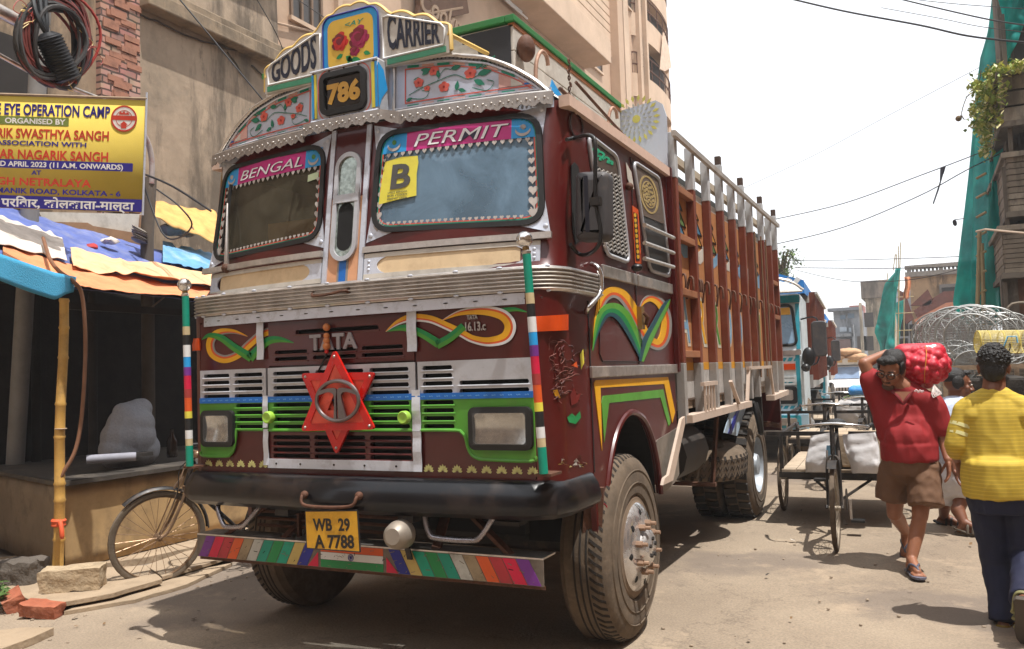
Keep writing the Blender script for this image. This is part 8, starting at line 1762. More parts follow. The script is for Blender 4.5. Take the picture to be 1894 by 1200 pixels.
# ================================================================ TRUCKS BEHIND
wblue = M('white_body_paint', (196, 204, 206), .5, dirt=(120, 112, 104), damt=.4, dscale=5); tealp = M('turquoise_trim', (20, 140, 158), .5, var=.15, dirt=(160, 170, 170), damt=.3, dscale=14)
def other_truck(y, xc, label, tarp=True):
    t = thing('goods_truck', label, 'truck', (xc, y, zg(y)))
    b = MB(); sec = [(-1.15, 0), (1.15, 0)]
    # cab: lower nose and raked upper half
    pr = [(0.0, .75), (0.0, 1.75), (.06, 1.85), (.2, 2.65), (.25, 2.8)]
    vs = [(s*1.15, yy, z) for yy, z in pr for s in (-1, 1)]+[(s*1.15, 1.9, z) for z in (.75, 2.8) for s in (-1, 1)]
    k = len(pr); b.add(vs, [(2*i, 2*i+1, 2*i+3, 2*i+2) for i in range(k-1)]+[(2*k-2, 2*k-1, 2*k+3, 2*k+2), (1, 2*k+1, 2*k+3)+tuple(2*i+1 for i in range(k-1, 0, -1)), tuple(2*i for i in range(1, k))+(2*k+2, 2*k, 0)], wblue); b.build('cab_body', t, bevel=.05)
    for s in (-1, 1):
        b = MB(); q = lambda x, z: Vector((s*x, .06+(z-1.85)*.175-.008, z)); P = wrr([(.08, 2.6), (1.02, 2.6), (1.08, 1.93), (.08, 1.93)], .1); b.add([q(p[0], p[1]) for p in P], [tuple(range(len(P)))], glass); g = b.build('windscreen', t)
        b = MB(); b.tube([q(p[0], p[1]) for p in P], .025, rubber, 6, closed=True); b.build('rubber_seal', g, 60); b = MB(); b.poly3([q(x, z) for x, z in ((.14, 2.44), (1.0, 2.44), (.99, 2.56), (.14, 2.56))], (0, -1, .1), .006, yellow if s > 0 else pink); b.build('banner_sticker', g)
        b = MB(); o_ = rrect(.62, .96, 1.05, 1.25, .05); b.poly3([(s*x, 0, z) for x, z in o_], (0, -1, 0), .03, rubber); h = b.build('headlight', t); b = MB(); o_ = rrect(.68, 1.02, .99, 1.19, .03); b.poly3([(s*x, -.028, z) for x, z in o_], (0, -1, 0), .012, chrome); b.build('lens', h)
        b = MB(); b.box((s*.9-.12, -.02, 1.52), (s*.9+.14, -.002, 1.62), amber); b.build('indicator', t)
        b = MB(); b.tube(spline([(s*1.15, .15, 2.35), (s*1.38, .0, 2.35), (s*1.42, -.02, 2.0), (s*1.36, 0, 1.62), (s*1.15, .15, 1.6)], 4), .014, black, 6); m_ = b.build('mirror_arm', t); b = MB(); P = rrect(1.3, 1.72, 1.52, 2.3, .06); b.poly3([(s*x, .0, z) for x, z in P], (0, -1, 0), .07, casem); b.build('mirror_case', m_, bevel=.02)
        b = MB(); b.lathe([(.3, 0), (.45, .02), (.5, -.02), (.51, -.06), (.51, -.22), (.45, -.27), (.28, -.27)], (s*1.18, 1.0, .51), (s, 0, 0), tyre, 32); b.lathe([(.3, .0), (.2, -.03), (.1, .05), (.001, .06)], (s*1.18, 1.0, .51), (s, 0, 0), chrome, 24); b.build('front_wheel', t, 40)
        b = MB(); b.lathe([(.3, 0), (.45, .02), (.5, -.02), (.51, -.06), (.51, -.5), (.45, -.55), (.28, -.55)], (s*1.18, 4.9, .51), (s, 0, 0), tyred, 32); b.build('rear_wheel', t, 40)
    b = MB()
    for z0, z1 in ((.88, .93), (1.3, 1.36), (1.66, 1.72)):
        for i in range(24): b.poly3([(-1.1+i*.092, -.001, z0), (-1.04+i*.092, -.001, z0), (-1.01+i*.092, -.001, z1), (-1.07+i*.092, -.001, z1)], (0, -1, 0), .004, tealp)
    for x in (-1.1, -.52, .52, 1.08): b.box((x-.03, -.006, .8), (x+.03, -.001, 1.8), tealp)
    b.text('LPT', lambda u, v, w_: Vector((.5+u, -.004-w_, 1.53+v)), black, .07, .003, .02, .2); 
    for s in (-1, 1):
        for x in (1.1, .06): b.grid(lambda u, v: Vector((s*(x-.03+.06*u), .06+(lerp(1.86, 2.62, v)-1.85)*.175-.012, lerp(1.86, 2.62, v))), 1, 2, tealp if x > 1 else chrome, .006)
    b.box((-1.14, -.015, 1.76), (1.14, -.002, 1.84), chrome); b.box((-1.14, .17, 2.64), (1.14, .19, 2.76), tealp); b.build('painted_trim', t)
    b = MB(); slotted(b, -.5, .5, .98, 1.28, rows_([(-.46, -.02), (.02, .46)], (1.05, 1.12, 1.19, 1.25)), wblue, ridge=1); slotted(b, .53, 1.05, 1.27, 1.42, rows_([(.56, 1.02)], (1.31, 1.38)), wblue); b.build('grille', t)
    b = MB(); b.box((-1.2, -.16, .55), (1.2, .04, .8), M('bumper_blue_white', (150, 178, 196), .4, dirt=(80, 100, 120), damt=.5, dscale=8))
    for s in (-1, 1): P = rrect(.5, .58, 1.1, .78, .04); b.poly3([(s*x, -.16, z) for x, z in P], (0, -1, 0), .01, tealp); P = rrect(.56, .62, 1.04, .74, .03); b.poly3([(s*x, -.17, z) for x, z in P], (0, -1, 0), .01, chrome)
    b.build('bumper', t, bevel=.015)
    b = MB(); P = rrect(-.35, .42, .5, .54, .01); b.poly3([(x, -.1, z) for x, z in P], (0, -1, 0), .02, M('green_plate', (20, 110, 74), .5)); b.build('green_board', t)
    b = MB(); b.grid(lambda u, v: Vector((lerp(-1.2, 1.2, u), lerp(-.1, .3, v)-.0, 2.8+.28*v*(1-(2*u-1)**4*.8))), 20, 4, wblue, .02); b.tube(spline([(-1.22, -.1, 2.82), (-.9, -.14, 3.02), (0, -.16, 3.1), (.9, -.14, 3.02), (1.22, -.1, 2.82)], 5), .025, chrome, 6); b.tube([(-1.2, -.12, 2.8), (1.2, -.12, 2.8)], .025, chrome, 6); b.build('visor', t, 60)
    b = MB(); b.box((-1.2, 2.0, 1.15), (1.2, 6.8, 1.4), M('body_foot_white', (176, 172, 168), .6)); b.box((-1.2, 2.0, 1.4), (1.2, 6.8, 2.75), brownp)
    for i in range(9):
        y_ = 2.05+i*.56
        for s in (-1, 1): b.box((s*1.2, y_, 1.3), (s*1.3, y_+.08, 2.95), brownp)
    for s in (-1, 1): b.box((s*1.3, 2.0, 2.9), (s*1.34, 6.8, 2.95), offwhite)
    b.box((-1.2, 2.0, 2.751), (1.2, 6.8, 2.9), offwhite); b.build('cargo_side', t)
    b = MB(); b.box((-.9, .3, .5), (.9, 6.6, .95), darkmetal); b.build('chassis', t)
    if tarp:
        b = MB(); tb = M('bright_blue_tarp', (20, 116, 190), .6, var=.15, bump=.2, bscale=6); b.grid(lambda u, v: Vector((lerp(-1.1, 1.18, u), lerp(1.0, 4.6, v), 3.05+.24*math.sin(math.pi*min(1, u*1.1))**.5+.04*noise.noise((u*6, v*6, 1)))), 14, 12, tb, .02)
        b.add([(1.18, 1.0, 2.85), (1.2, 4.6, 2.9), (1.18, 4.6, 3.07), (1.18, 1.0, 3.07)], [(0, 1, 2, 3)], tb); b.add([(-1.1, .98, 2.85), (1.18, .98, 2.85), (1.18, .98, 3.08), (.6, .98, 3.29), (-.5, .98, 3.29), (-1.1, .98, 3.08)], [(0, 1, 2, 3, 4, 5)], tb)
        for q in (0, .14): b.add([(.75+q, .97, 2.9), (.83+q, .97, 2.9), (1.0+q, .97, 3.1), (.93+q, .97, 3.15)], [(0, 1, 2, 3)], white)
        b.build('roof_tarpaulin', t, 60)
    b = MB(); b.ball((1.25, -.1, 1.72), .1, black, 8, (1, .6, 1.6)); b.ball((1.2, -.12, 1.55), .07, black, 8); b.build('hair_tassel', t, 180)
    return t
t2 = other_truck(9.9, -.18, 'white and turquoise truck with a blue tarpaulin roof right behind the maroon truck')
t2.scale = (1, 1, .94); t2.location.x = -.08; t2.rotation_euler.z = rad(4); t3 = copy_tree(t2); t3.location = (-.72, 19.5, zg(19.5)); t3['label'] = 'third truck in the line, white with turquoise edges, mostly hidden'
t2['group'] = t3['group'] = 'trucks parked behind the maroon one'
# ---------------- white pickup with sacks on its roof rack
pv = thing('pickup_van', 'white pickup van facing us with brown sacks on its roof rack', 'van', (fy(1563, 745, 30).x, 30, zg(30)))
vw = M('van_white', (214, 214, 216), .35, var=.05, coat=.3); b = MB(); hw_ = .62
pr = [(0, .42), (0, .78), (.08, .86), (.75, 1.02), (1.15, 1.56), (1.3, 1.6), (2.4, 1.6)]
k = len(pr); vs = [(s*(hw_-(.06 if z > 1.1 else 0)), y, z) for y, z in pr for s in (-1, 1)]+[(-hw_, 2.4, .42), (hw_, 2.4, .42)]
b.add(vs, [(2*i, 2*i+1, 2*i+3, 2*i+2) for i in range(k-1)]+[tuple(2*i+1 for i in range(k-1, -1, -1))+(2*k+1,), tuple(2*i for i in range(k))+(2*k,), (2*k-2, 2*k-1, 2*k+1, 2*k)], vw); b.build('body', pv, bevel=.04)
b = MB(); q = lambda x, t_: Vector((x, lerp(.75, 1.15, t_)-.02, lerp(1.02, 1.56, t_)+.02)); b.add([q(-.5, .1), q(.5, .1), q(.46, .9), q(-.46, .9)], [(0, 1, 2, 3)], M('van_windscreen', (120, 140, 168), .1)); b.build('windscreen', pv)
for s in (-1, 1): b = MB(); b.box((s*.45-.12, -.02, .66), (s*.45+.12, -.001, .8), chrome); b.build('headlight', pv); b = MB(); b.lathe([(.15, 0), (.26, .01), (.28, -.03), (.28, -.14), (.1, -.15)], (s*.63, .5, .28), (s, 0, 0), tyred, 20); b.build('wheel', pv, 40); b = MB(); b.box((s*.72-.07, .9, 1.0), (s*.72+.07, .96, 1.2), black); b.build('mirror', pv)
b = MB(); b.box((-.28, -.015, .64), (.28, -.001, .78), black)
for i in range(5): b.box((-.26+i*.11, -.022, .65), (-.2+i*.11, -.016, .77), chrome)
b.build('grille', pv); b = MB(); b.box((-hw_, -.1, .36), (hw_, .0, .5), grey); b.build('bumper', pv, bevel=.02); b = MB(); b.box((-.62, 1.0, 1.62), (.62, 3.4, 1.66), offwhite); b.box((-.48, .98, 1.66), (.48, 1.02, 1.86), offwhite)
for s in (-1, 1): b.box((s*.27-.17, .965, 1.7), (s*.27+.17, .979, 1.8), M('tan_marker', (186, 150, 96), .6))
b.box((-.62, 2.4, .5), (.62, 4.2, 1.3), offwhite); b.build('carrier_rack', pv)
for x, z, w_, lab in ((-.34, 1.9, .42, 'left brown sack lying flat on the roof rack of the white van'), (.38, 1.9, .4, 'right brown sack lying flat on the roof rack of the white van'), (.12, 2.09, .46, 'topmost brown sack across the other sacks on the white van')):
    b = MB(); ell(b, (pv.location.x+x, 31.3, pv.location.z+z), (w_, .5, .15)); o = fuse(b, 'sack', None, .03, M('jute_sack', (176, 140, 106), .9, var=.2, bump=.3), 2, cloth_w(.03, 4)); tag(o, lab, 'sack')
# ================================================================ CYCLE CARTS
cartm = M('cart_frame_black', (42, 38, 36), .55, metal=.3, dirt=(110, 92, 74), damt=.5, dscale=8); cartw = M('cart_planks', (176, 158, 136), .85, var=.2, scale=10, dirt=(110, 94, 78), damt=.5, bump=.3, bscale=24)
def cyc_wheel(b, c, ax, r, tw=.02, spokes=20, tm=tyre, rimmat=None):
    u, v, a = basis(ax); c = Vector(c); rm = rimmat or M('dull_spoke_metal', (150, 138, 122), .45, metal=.6)
    b.lathe([(r-.045, -tw*.55), (r-.02, -tw), (r-.004, -tw*.8), (r, 0), (r-.004, tw*.8), (r-.02, tw), (r-.045, tw*.55)], c, ax, tm, 40, True); b.lathe([(r-.05, -tw*.6), (r-.044, -tw*.7), (r-.044, tw*.7), (r-.05, tw*.6)], c, ax, rm, 36, True)
    b.cyl(c-a*.045, c+a*.045, .022, rm, 10)
    for i in range(spokes):
        t = 2*math.pi*i/spokes; s_ = .035 if i % 2 else -.035; t2_ = t+(.35 if i % 4 < 2 else -.35); b.tube([c+a*s_+(u*math.cos(t2_)+v*math.sin(t2_))*.02, c+(u*math.cos(t)+v*math.sin(t))*(r-.048)], .0022, rm, 4)
def cart(loc, rz, label, load=True):
    """pedal cart: front wheel at the origin, bed behind it along +y"""
    t = thing('cycle_cart', label, 'cycle cart', loc, rz, 'cycle carts queuing in the street')
    b = MB(); cyc_wheel(b, (0, 0, .34), (1, 0, 0), .34); b.build('front_wheel', t, 50)
    b = MB(); hx = (0, .12, .86)
    for s in (-1, 1): b.tube(spline([(s*.05, 0, .34), (s*.052, .03, .5), (s*.045, .07, .72), (0, .1, .76)], 3), .011, cartm, 7)
    b.tube([(0, .09, .70), (0, .14, 1.02)], .019, cartm, 8); b.tube([(0, .11, .82), (0, .75, .9)], .016, cartm, 8); b.tube([(0, .1, .74), (0, .62, .32), (0, .8, .34)], .018, cartm, 8); b.tube([(0, .75, .95), (0, .62, .32)], .016, cartm, 8); b.tube([(0, .72, .9), (.0, 1.25, .42)], .014, cartm, 6)
    for s in (-1, 1): b.tube([(s*.02, .62, .32), (s*.25, 1.2, .42)], .013, cartm, 6); b.tube([(s*.06, -.02, .34), (s*.06, .0, .36)], .012, cartm, 6); b.tube([(s*.06, .02, .35), (s*.045, .1, .8)], .009, chrome, 6)
    b.lathe([(.09, -.006), (.1, 0), (.09, .006), (.08, 0)], (.06, .62, .32), (1, 0, 0), darkmetal, 20, True); b.beam((.09, .62, .32), (.09, .62, .15), .02, .02, chrome); b.box((.09, .57, .13), (.2, .67, .15), rubber); b.beam((-.09, .62, .32), (-.09, .62, .49), .02, .02, chrome); b.box((-.2, .57, .48), (-.09, .67, .5), rubber)
    b.build('cycle_frame', t, 50)
    b = MB(); b.grid(lambda u, v: ((v-.5)*.07, -.0+(.38)*math.sin(lerp(-.5, 1.3, u)), .34+.385*math.cos(lerp(-.5, 1.3, u))), 14, 2, cartm, .003); b.build('mudguard', t, 60)
    b = MB(); b.tube(spline([(-.30, .36, .99), (-.27, .24, .985), (-.2, .15, 1.0), (0, .12, 1.02), (.2, .15, 1.0), (.27, .24, .985), (.30, .36, .99)], 4), .012, M('handlebar_chrome', (206, 204, 202), .2, metal=.9), 8)
    for s in (-1, 1): b.tube([(s*.285, .28, .985), (s*.305, .4, .992)], .017, rubber, 8); b.tube([(s*.2, .13, .98), (s*.26, .2, .96)], .006, chrome, 5)
    b.build('handlebar', t, 60)
    b = MB(); b.ball((0, .74, .98), .12, rubber, 14, (.75, 1.1, .35)); b.build('saddle', t, 180)
    b = MB(); W2 = .53
    for i in range(8): x0 = -W2+i*2*W2/8; b.box((x0+.004, 1.05, .50+.002*(i % 2)), (x0+2*W2/8-.004, 2.75, .525+.002*(i % 2)), cartw)
    b.build('plank_bed', t)
    b = MB()
    for y in (1.05, 1.9, 2.72): b.beam((-W2-.02, y, .475), (W2+.02, y, .475), .05, .05, cartm)
    for s in (-1, 1): b.beam((s*W2, 1.03, .475), (s*W2, 2.76, .475), .04, .05, cartm); b.beam((s*W2, 1.1, .49), (s*W2, 1.1, .86), .035, .035, cartm); b.beam((s*W2, 2.7, .49), (s*W2, 2.7, .86), .035, .035, cartm); b.beam((s*(W2+.13), 1.1, .86), (s*.08, 1.1, .86), .03, .04, cartm); b.beam((s*W2, 1.1, .85), (s*W2, 2.7, .85), .03, .03, cartm); b.beam((s*.25, 1.86, .4), (s*.25, 1.94, .45), .06, .04, cartm)
    b.tube([(-W2-.12, 1.9, .34), (W2+.12, 1.9, .34)], .018, cartm, 8)
    for s in (-1, 1): b.beam((s*.35, 1.2, .44), (s*.35, 2.6, .44), .03, .03, cartm); b.beam((s*.45, 1.9, .34), (s*.42, 1.9, .47), .04, .06, cartm); b.beam((0, 1.05, .45), (s*.45, 1.9, .36), .025, .025, cartm)
    b.build('bed_frame', t)
    for s in (-1, 1):
        b = MB(); cyc_wheel(b, (s*(W2+.09), 1.9, .34), (1, 0, 0), .34); b.build('rear_wheel', t, 50)
    return t
c1p = gz(1543, 1030); c1 = cart((c1p.x, c1p.y+.25, 0), rad(2), 'nearest pedal cart facing us with two white bags hung behind its handlebar')
def bagmesh(seed):
    b = MB(); wb = M('white_plastic_sack', (208, 206, 206), .45, var=.08, dirt=(150, 146, 150), damt=.35, dscale=5, bump=.25, bscale=14)
    def f(u, v):
        a = 2*math.pi*u; cx_ = math.copysign(abs(math.cos(a))**.55, math.cos(a)); sy_ = math.copysign(abs(math.sin(a))**.7, math.sin(a)); k_ = math.sin(math.pi*min(1, .22+v*.62))
        n_ = noise.noise((cx_*2, v*5, seed+sy_))*.03+noise.noise((cx_*5+v*3, v*2, seed+9+sy_*2))*.018
        return Vector(((.135+.012*math.sin(v*4+seed))*cx_+.05*(v-.4)*math.sin(seed), (.02+.085*k_*(1-v*.75))*sy_+n_, .34*v-.02*abs(cx_)*(v < .1)+.04*(v > .9)*cx_*math.cos(seed)))
    b.grid(f, 28, 16, wb); b.poly3([f(i/28, 0) for i in range(28)], (0, 0, -1), .002, wb); return b
for dx, seed, lab in ((-.18, 1., 'fuller white plastic bag hanging left of the front fork on the nearest cart'), (.17, 5., 'slimmer white plastic bag hanging right of the front fork on the nearest cart')):
    b = bagmesh(seed); o = b.build('bag', None, 180); o.location = (c1.location.x+dx, c1.location.y+.98, .53); tag(o, lab, 'bag')
    if dx < 0: bb_ = MB(); bb_.poly3([(.04, -.135, .13), (.13, -.12, .13), (.13, -.1, .24), (.05, -.115, .24)], (0, -1, 0), .004, M('pale_blue_print', (120, 180, 220), .5)); bb_.build('blue_patch', o)
b = MB(); b.box((c1.location.x-.22, c1.location.y+1.1, .545), (c1.location.x+.32, c1.location.y+1.5, .86), M('folded_jute', (170, 150, 126), .85, var=.2, bump=.3)); tag(b.build('folded_sacking', None, bevel=.02), 'stack of folded sacking behind the white bags on the nearest cart', 'sacking')
spots = [(1.62, 7.3, 2, 'second pedal cart, with dark saddle showing above the nearest handlebar'), (1.92, 9.2, -4, 'third pedal cart, carrying white sacks under a blue bag'), (1.45, 11.3, 5, 'fourth pedal cart, its handlebar left of the blue bag'), (1.75, 13.4, 0, 'farthest pedal cart, with green leaves on its bed')]
for x, y, a, lab in spots:
    c = copy_tree(c1); c.location = (x, y, zg(y)); c.rotation_euler = (0, 0, rad(a)); c['label'] = lab
for (x, y, z, dims, m_, nm, lab, cat) in ((1.82, 10.5, .53, (.5, .3, .42), 'g', 'sack', 'grey white sack standing on the third cart under the blue bag', 'sack'), (2.12, 10.55, .53, (.42, .3, .40), 'c', 'sack', 'creamy sack standing right of the grey one on the third cart', 'sack'), (1.98, 10.6, 1.0, (.75, .4, .14), 'b', 'bag', 'flat bright blue bag lying across the sacks on the third cart', 'bag')):
    b = MB(); rr = (dims[0]/2, dims[1]/2, dims[2]/2); c_ = Vector((x, y, z+rr[2])); rcone(b, c_-Vector((rr[0]*.7, 0, 0)), c_+Vector((rr[0]*.7, 0, 0)), rr[2], rr[2], ((0, 1, 0), rr[1]/rr[2]))
    mm = {'g': M('grey_white_sack', (190, 186, 184), .7, bump=.2, bscale=12), 'c': M('cream_sack', (200, 186, 160), .7, bump=.2, bscale=12), 'b': M('bright_blue_bag', (50, 130, 200), .4, var=.3, dirt=(150, 190, 220), damt=.6, dscale=6)}[m_]; tag(fuse(b, nm, None, .02, mm, 2, cloth_w(.02, 7)), lab, cat)
random.seed(55); b = MB()
for i in range(240): leafcard(b, Vector((random.gauss(1.62, .2), 14.6+random.gauss(0, .25), zg(14)+.72+abs(random.gauss(0, .12)))), random.uniform(.03, .08), random.choice((M('fresh_green_leaf', (70, 128, 48), .6, var=.3), M('tree_leaf_light', (120, 140, 70), .6, var=.3))))
tag(b.build('leaf_bundle', None), 'bundle of fresh green leaves lying on the farthest cart', 'leaves')
# ================================================================ BICYCLE leaning at the stall
bike = thing('bicycle', 'old black roadster bicycle leaning on the stall beside the truck bumper', 'bicycle', (-2.6, .98, 0)); bd_ = Vector((.42, .91, 0)).normalized(); ln = Vector((-bd_.y, bd_.x, .12)).normalized(); upb = bd_.cross(ln)*-1; upb = ln.cross(bd_).normalized()*-1
if upb.z < 0: upb = -upb
BK2 = lambda x, z, s=0.: Vector((-2.6, .98, .005))+bd_*x+upb*z+ln*s
blk = M('bicycle_black', (28, 26, 26), .4, metal=.2, dirt=(120, 96, 74), damt=.5, dscale=12); rustc = M('rusty_chrome', (150, 124, 100), .4, metal=.7, dirt=(100, 66, 46), damt=.6, dscale=14)
for x, nm in ((0, 'front_wheel'), (1.1, 'rear_wheel')):
    b = MB(); cyc_wheel(b, BK2(x, .36), ln, .36, .02, 28, M('brown_bike_tyre', (104, 92, 78), .9, var=.2, bump=.2, bscale=60), rustc); pt(b, nm, bike, smooth=50)
b = MB(); hd0, hd1 = BK2(.2, .74), BK2(.25, .93); bbk = BK2(.66, .3); st_ = BK2(.86, .86)
b.tube([hd0, hd1], .02, blk, 8); b.tube([BK2(.24, .9), BK2(.84, .9)], .015, blk, 8); b.tube([hd0+upb*.03, bbk], .017, blk, 8); b.tube([bbk, st_+upb*.06], .015, blk, 8)
for s in (-1, 1): b.tube(spline([BK2(0, .36, s*.045), BK2(.07, .42, s*.045), BK2(.15, .6, s*.042), BK2(.195, .73, s*.03)], 3), .012, rustc, 7); b.tube([bbk+ln*s*.02, BK2(1.1, .36, s*.06)], .01, blk, 6); b.tube([st_+ln*s*.01, BK2(1.1, .36, s*.06)], .009, blk, 6); b.tube([BK2(0, .38, s*.05), BK2(.17, .82, s*.03)], .005, rustc, 5)
b.lathe([(.09, -.006), (.1, 0), (.09, .006), (.08, 0)], bbk+ln*-.05, ln, darkmetal, 20, True); b.beam(bbk-ln*.08, bbk-ln*.08-upb*.16, .02, .015, rustc)
pt(b, 'cycle_frame', bike, smooth=50)
b = MB()
for x, a0, a1 in ((0, -.75, 1.5), (1.1, -1.2, 1.4)):
    b.grid(lambda u, v: BK2(x, .36)+ln*(v-.5)*.055+(bd_*math.sin(lerp(a0, a1, u))+upb*math.cos(lerp(a0, a1, u)))*(.395-.02*(2*v-1)**2), 18, 4, blk, .003)
pt(b, 'mudguard', bike, smooth=60)
b = MB(); hb0 = BK2(.27, 1.0); b.tube([hd1, hb0], .013, rustc, 7); b.tube(spline([hb0+ln*.28-bd_*-.14, hb0+ln*.26+bd_*.02, hb0+ln*.1-bd_*.03, hb0, hb0-ln*.1-bd_*.03, hb0-ln*.26+bd_*.02, hb0-ln*.28+bd_*.14], 4), .011, rustc, 7)
for s in (-1, 1): b.tube([hb0+ln*s*.275+bd_*.06, hb0+ln*s*.285+bd_*.17], .016, rubber, 8)
b.ball(hb0-ln*.12+bd_*-.03, .03, rustc, 10); b.tube(spline([hb0-ln*.15, BK2(.14, .9, -.05), BK2(.12, .7, -.05), BK2(.05, .5, -.03)], 4), .004, rubber, 5); b.tube([hb0+ln*.15-upb*.02, BK2(.16, .75, .04)], .005, rustc, 5); b.beam(BK2(.16, .8, 0), BK2(.1, .72, 0), .04, .012, rustc)
pt(b, 'handlebar', bike, smooth=60)
b = MB(); b.ball(st_+upb*.12, .13, rubber, 12, (.8, .9, .35)); pt(b, 'saddle', bike, smooth=180); b = MB(); b.tube([BK2(.95, .82, s_) for s_ in (-.06, .06)], .006, rustc, 5); b.tube([BK2(.9, .8, -.06), BK2(1.3, .8, -.06), BK2(1.3, .8, .06), BK2(.9, .8, .06)], .006, rustc, 5); pt(b, 'carrier', bike)
# ================================================================ WIRE CAGES
random.seed(23); YK = 7.4; wm2 = M('galvanised_wire', (176, 178, 176), .45, metal=.35, var=.15)
def cage(px, py, rpx, yy, ln_, lab, tilt, m_=wm2, sq=.92, dense=1.0):
    c = fy(px, py, yy); r = rpx*((yy-CAM[1])/math.cos(.5))/FOC*.9; ax = Vector((tilt[0], 1, tilt[1])).normalized(); u, v, a = basis(ax)
    t = thing('wire_cage', lab, 'cage', c, 0, 'round wire cages stacked on the hawker cart'); b = MB()
    def S(th, h): k_ = 1-.25*max(0, abs(2*h-1)-.6)/.4; return c+a*(h-.5)*ln_+(u*math.cos(th)+v*math.sin(th)*sq)*r*k_
    for h in (0, .22, .78, 1): b.tube([S(t_, h) for t_ in np.linspace(0, 6.2832, 29)[:-1]], .009, m_, 5, closed=True)
    pt(b, 'hoop', t, smooth=60); b = MB(); nN = int(16*dense)
    for i in range(nN):
        for sg in (-1, 1): b.tube([S(2*math.pi*i/nN+sg*1.1*h, h) for h in np.linspace(0, 1, 8)], .0024, m_, 3)
    for h0 in (0, 1):
        for i in range(16):
            x = -.94+i*.125; w_ = math.sqrt(max(0, 1-x*x)); e = c+a*(h0-.5)*ln_; k_ = .75*r
            b.tube([e+u*x*k_-v*w_*k_*sq, e+u*x*k_+v*w_*k_*sq], .0022, m_, 3); b.tube([e+v*x*k_*sq-u*w_*k_, e+v*x*k_*sq+u*w_*k_], .0022, m_, 3)
    for i in range(12): t0, h0 = random.random()*6.28, random.random(); b.tube([S(t0, h0), S(t0+random.uniform(.3, 1.2), random.random()), S(t0+random.uniform(.5, 2), random.random())], .002, m_, 3)
    pt(b, 'wire_mesh', t); return t
for a in ((1744, 620, 42, 7.6, .5, 'leftmost round wire cage in the upper row of the stack', (.3, .1)), (1768, 616, 46, 7.4, .55, 'second wire cage from left in the upper row, partly behind its neighbours', (.1, .05)), (1796, 618, 50, 7.2, .55, 'biggest wire cage in the middle of the upper row', (.05, .1)), (1828, 616, 46, 7.5, .55, 'wire cage just right of the biggest one in upper row', (-.1, .1)), (1856, 626, 44, 7.7, .5, 'rightmost round wire cage in the upper row of the stack', (-.25, .05)), (1768, 668, 36, 7.3, .5, 'wire cage in the lower row above the onion bag', (.1, .0)), (1796, 672, 34, 7.2, .5, 'wire cage low in the middle of the stack beside the onion bag', (0, .1)), (1760, 700, 30, 7.6, .4, 'lowest crumpled wire cage half hidden behind the onion bag', (.2, .2))): cage(*a)
yc = thing('bird_cage', 'yellow barrel shaped bird cage lying on its side above the jersey man', 'cage', fy(1852, 632, 6.2)); yw = M('yellow_cage_wire', (206, 188, 96), .5, var=.1); b = MB(); c = fy(1852, 632, 6.2); ax = Vector((1, .25, -.03)).normalized(); u, v, a = basis(ax); r = .115; L_ = .44
for h in (-.5, -.3, 0, .3, .5): b.tube([c+a*h*L_+(u*math.cos(t_)+v*math.sin(t_))*r for t_ in np.linspace(0, 6.2832, 25)[:-1]], .006, yw, 5, closed=True)
pt(b, 'hoop', yc, smooth=60); b = MB()
for i in range(44): t_ = 2*math.pi*i/44; d = (u*math.cos(t_)+v*math.sin(t_))*r; b.tube([c-a*L_*.5+d, c+a*L_*.5+d], .0024, yw, 4)
for i in range(12): x = -.92+i*.166; w_ = math.sqrt(max(0, 1-x*x)); e = c-a*L_*.5; b.tube([e+u*x*r-v*w_*r, e+u*x*r+v*w_*r], .0022, yw, 3)
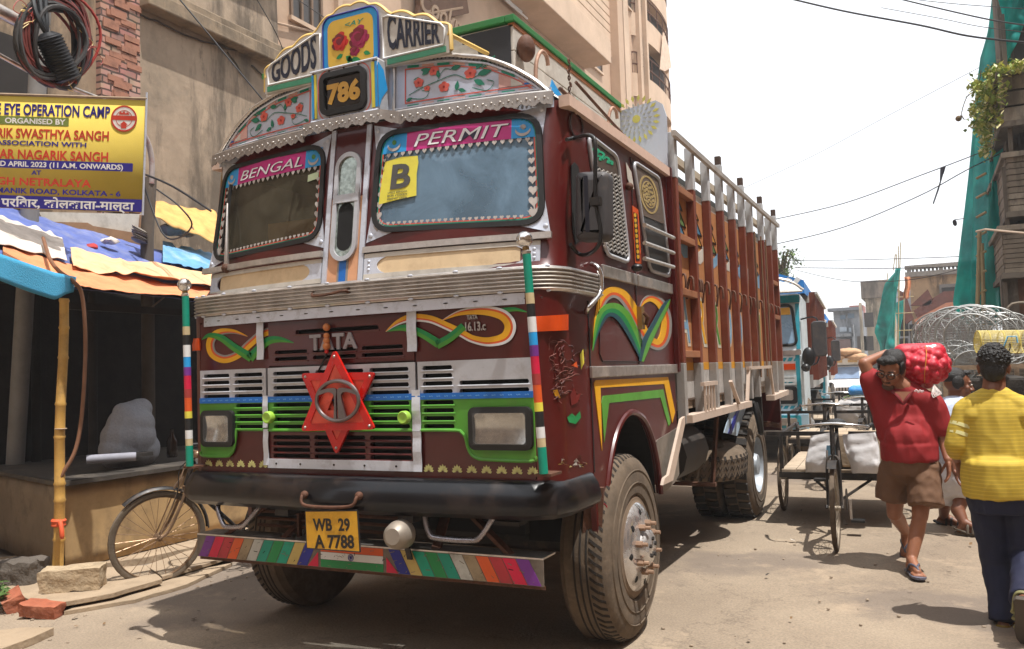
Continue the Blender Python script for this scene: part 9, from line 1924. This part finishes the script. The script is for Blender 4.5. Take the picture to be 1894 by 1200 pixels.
pt(b, 'wire_bar', yc); b = MB(); hb = M('sky_handle', (90, 160, 196), .5); b.tube([fy(1855, 645, 6.0), fy(1864, 622, 6.0), fy(1880, 622, 6.0), fy(1882, 634, 6.0)], .008, hb, 6); b.tube(spline([fy(1862, 655, 6.0), fy(1868, 645, 6.0), fy(1868, 635, 6.0)], 3), .006, rubber, 5); pt(b, 'handle', yc, smooth=60)
hk = thing('handcart', 'tall wooden hawker cart carrying the wire cages behind the people', 'cart', (fy(1800, 760, 7.4).x, 7.4, 0)); hx0, hx1 = fy(1742, 720, 7.4).x, fy(1900, 720, 7.4).x; b = MB(); b.box((hx0, 6.8, .72), (hx1, 8.2, .78), cartw); pt(b, 'cart_bed', hk); b = MB()
for x in (hx0+.03, hx1-.03):
    for y in (6.85, 8.15): b.beam((x, y, 0), (x, y, 1.42), .05, .05, wood)
for y in (6.85, 8.15): b.beam((hx0, y, 1.42), (hx1, y, 1.42), .05, .05, wood)
for x in (hx0+.2, (hx0+hx1)/2, hx1-.2): b.beam((x, 6.85, 1.38), (x, 8.15, 1.38), .04, .03, wood)
pt(b, 'post_frame', hk)
for s, x in ((-1, hx0-.05), (1, hx1+.05)): b = MB(); cyc_wheel(b, (x, 7.5, .34), (1, 0, 0), .34); pt(b, 'wheel', hk, smooth=50)
b = MB(); b.box((hx0+.05, 6.9, .79), (hx1-.02, 8.1, 1.3), M('dark_crate_cloth', (62, 58, 54), .9, var=.4, scale=5, bump=.4)); tag(b.build('covered_crate', None, bevel=.03), 'dark cloth covered crate under the wire cages on the hawker cart', 'crate')

# ================================================================ summer haze
hm_ = bpy.data.materials.new('summer_haze'); hm_.use_nodes = True; n = hm_.node_tree.nodes; n.remove(n["Principled BSDF"]); pv_ = n.new("ShaderNodeVolumePrincipled"); pv_.inputs['Color'].default_value = (.97, .98, 1, 1); pv_.inputs['Density'].default_value = .0016; hm_.node_tree.links.new(pv_.outputs[0], n["Material Output"].inputs['Volume'])
b = MB(); b.box((-62, -42, -6), (62, 302, 31), hm_); o = b.build('haze'); o['kind'] = 'stuff'; o['label'] = 'pale summer haze hanging over the whole street'; o['category'] = 'haze'
por.location.x -= .05; ob.location.x -= .05
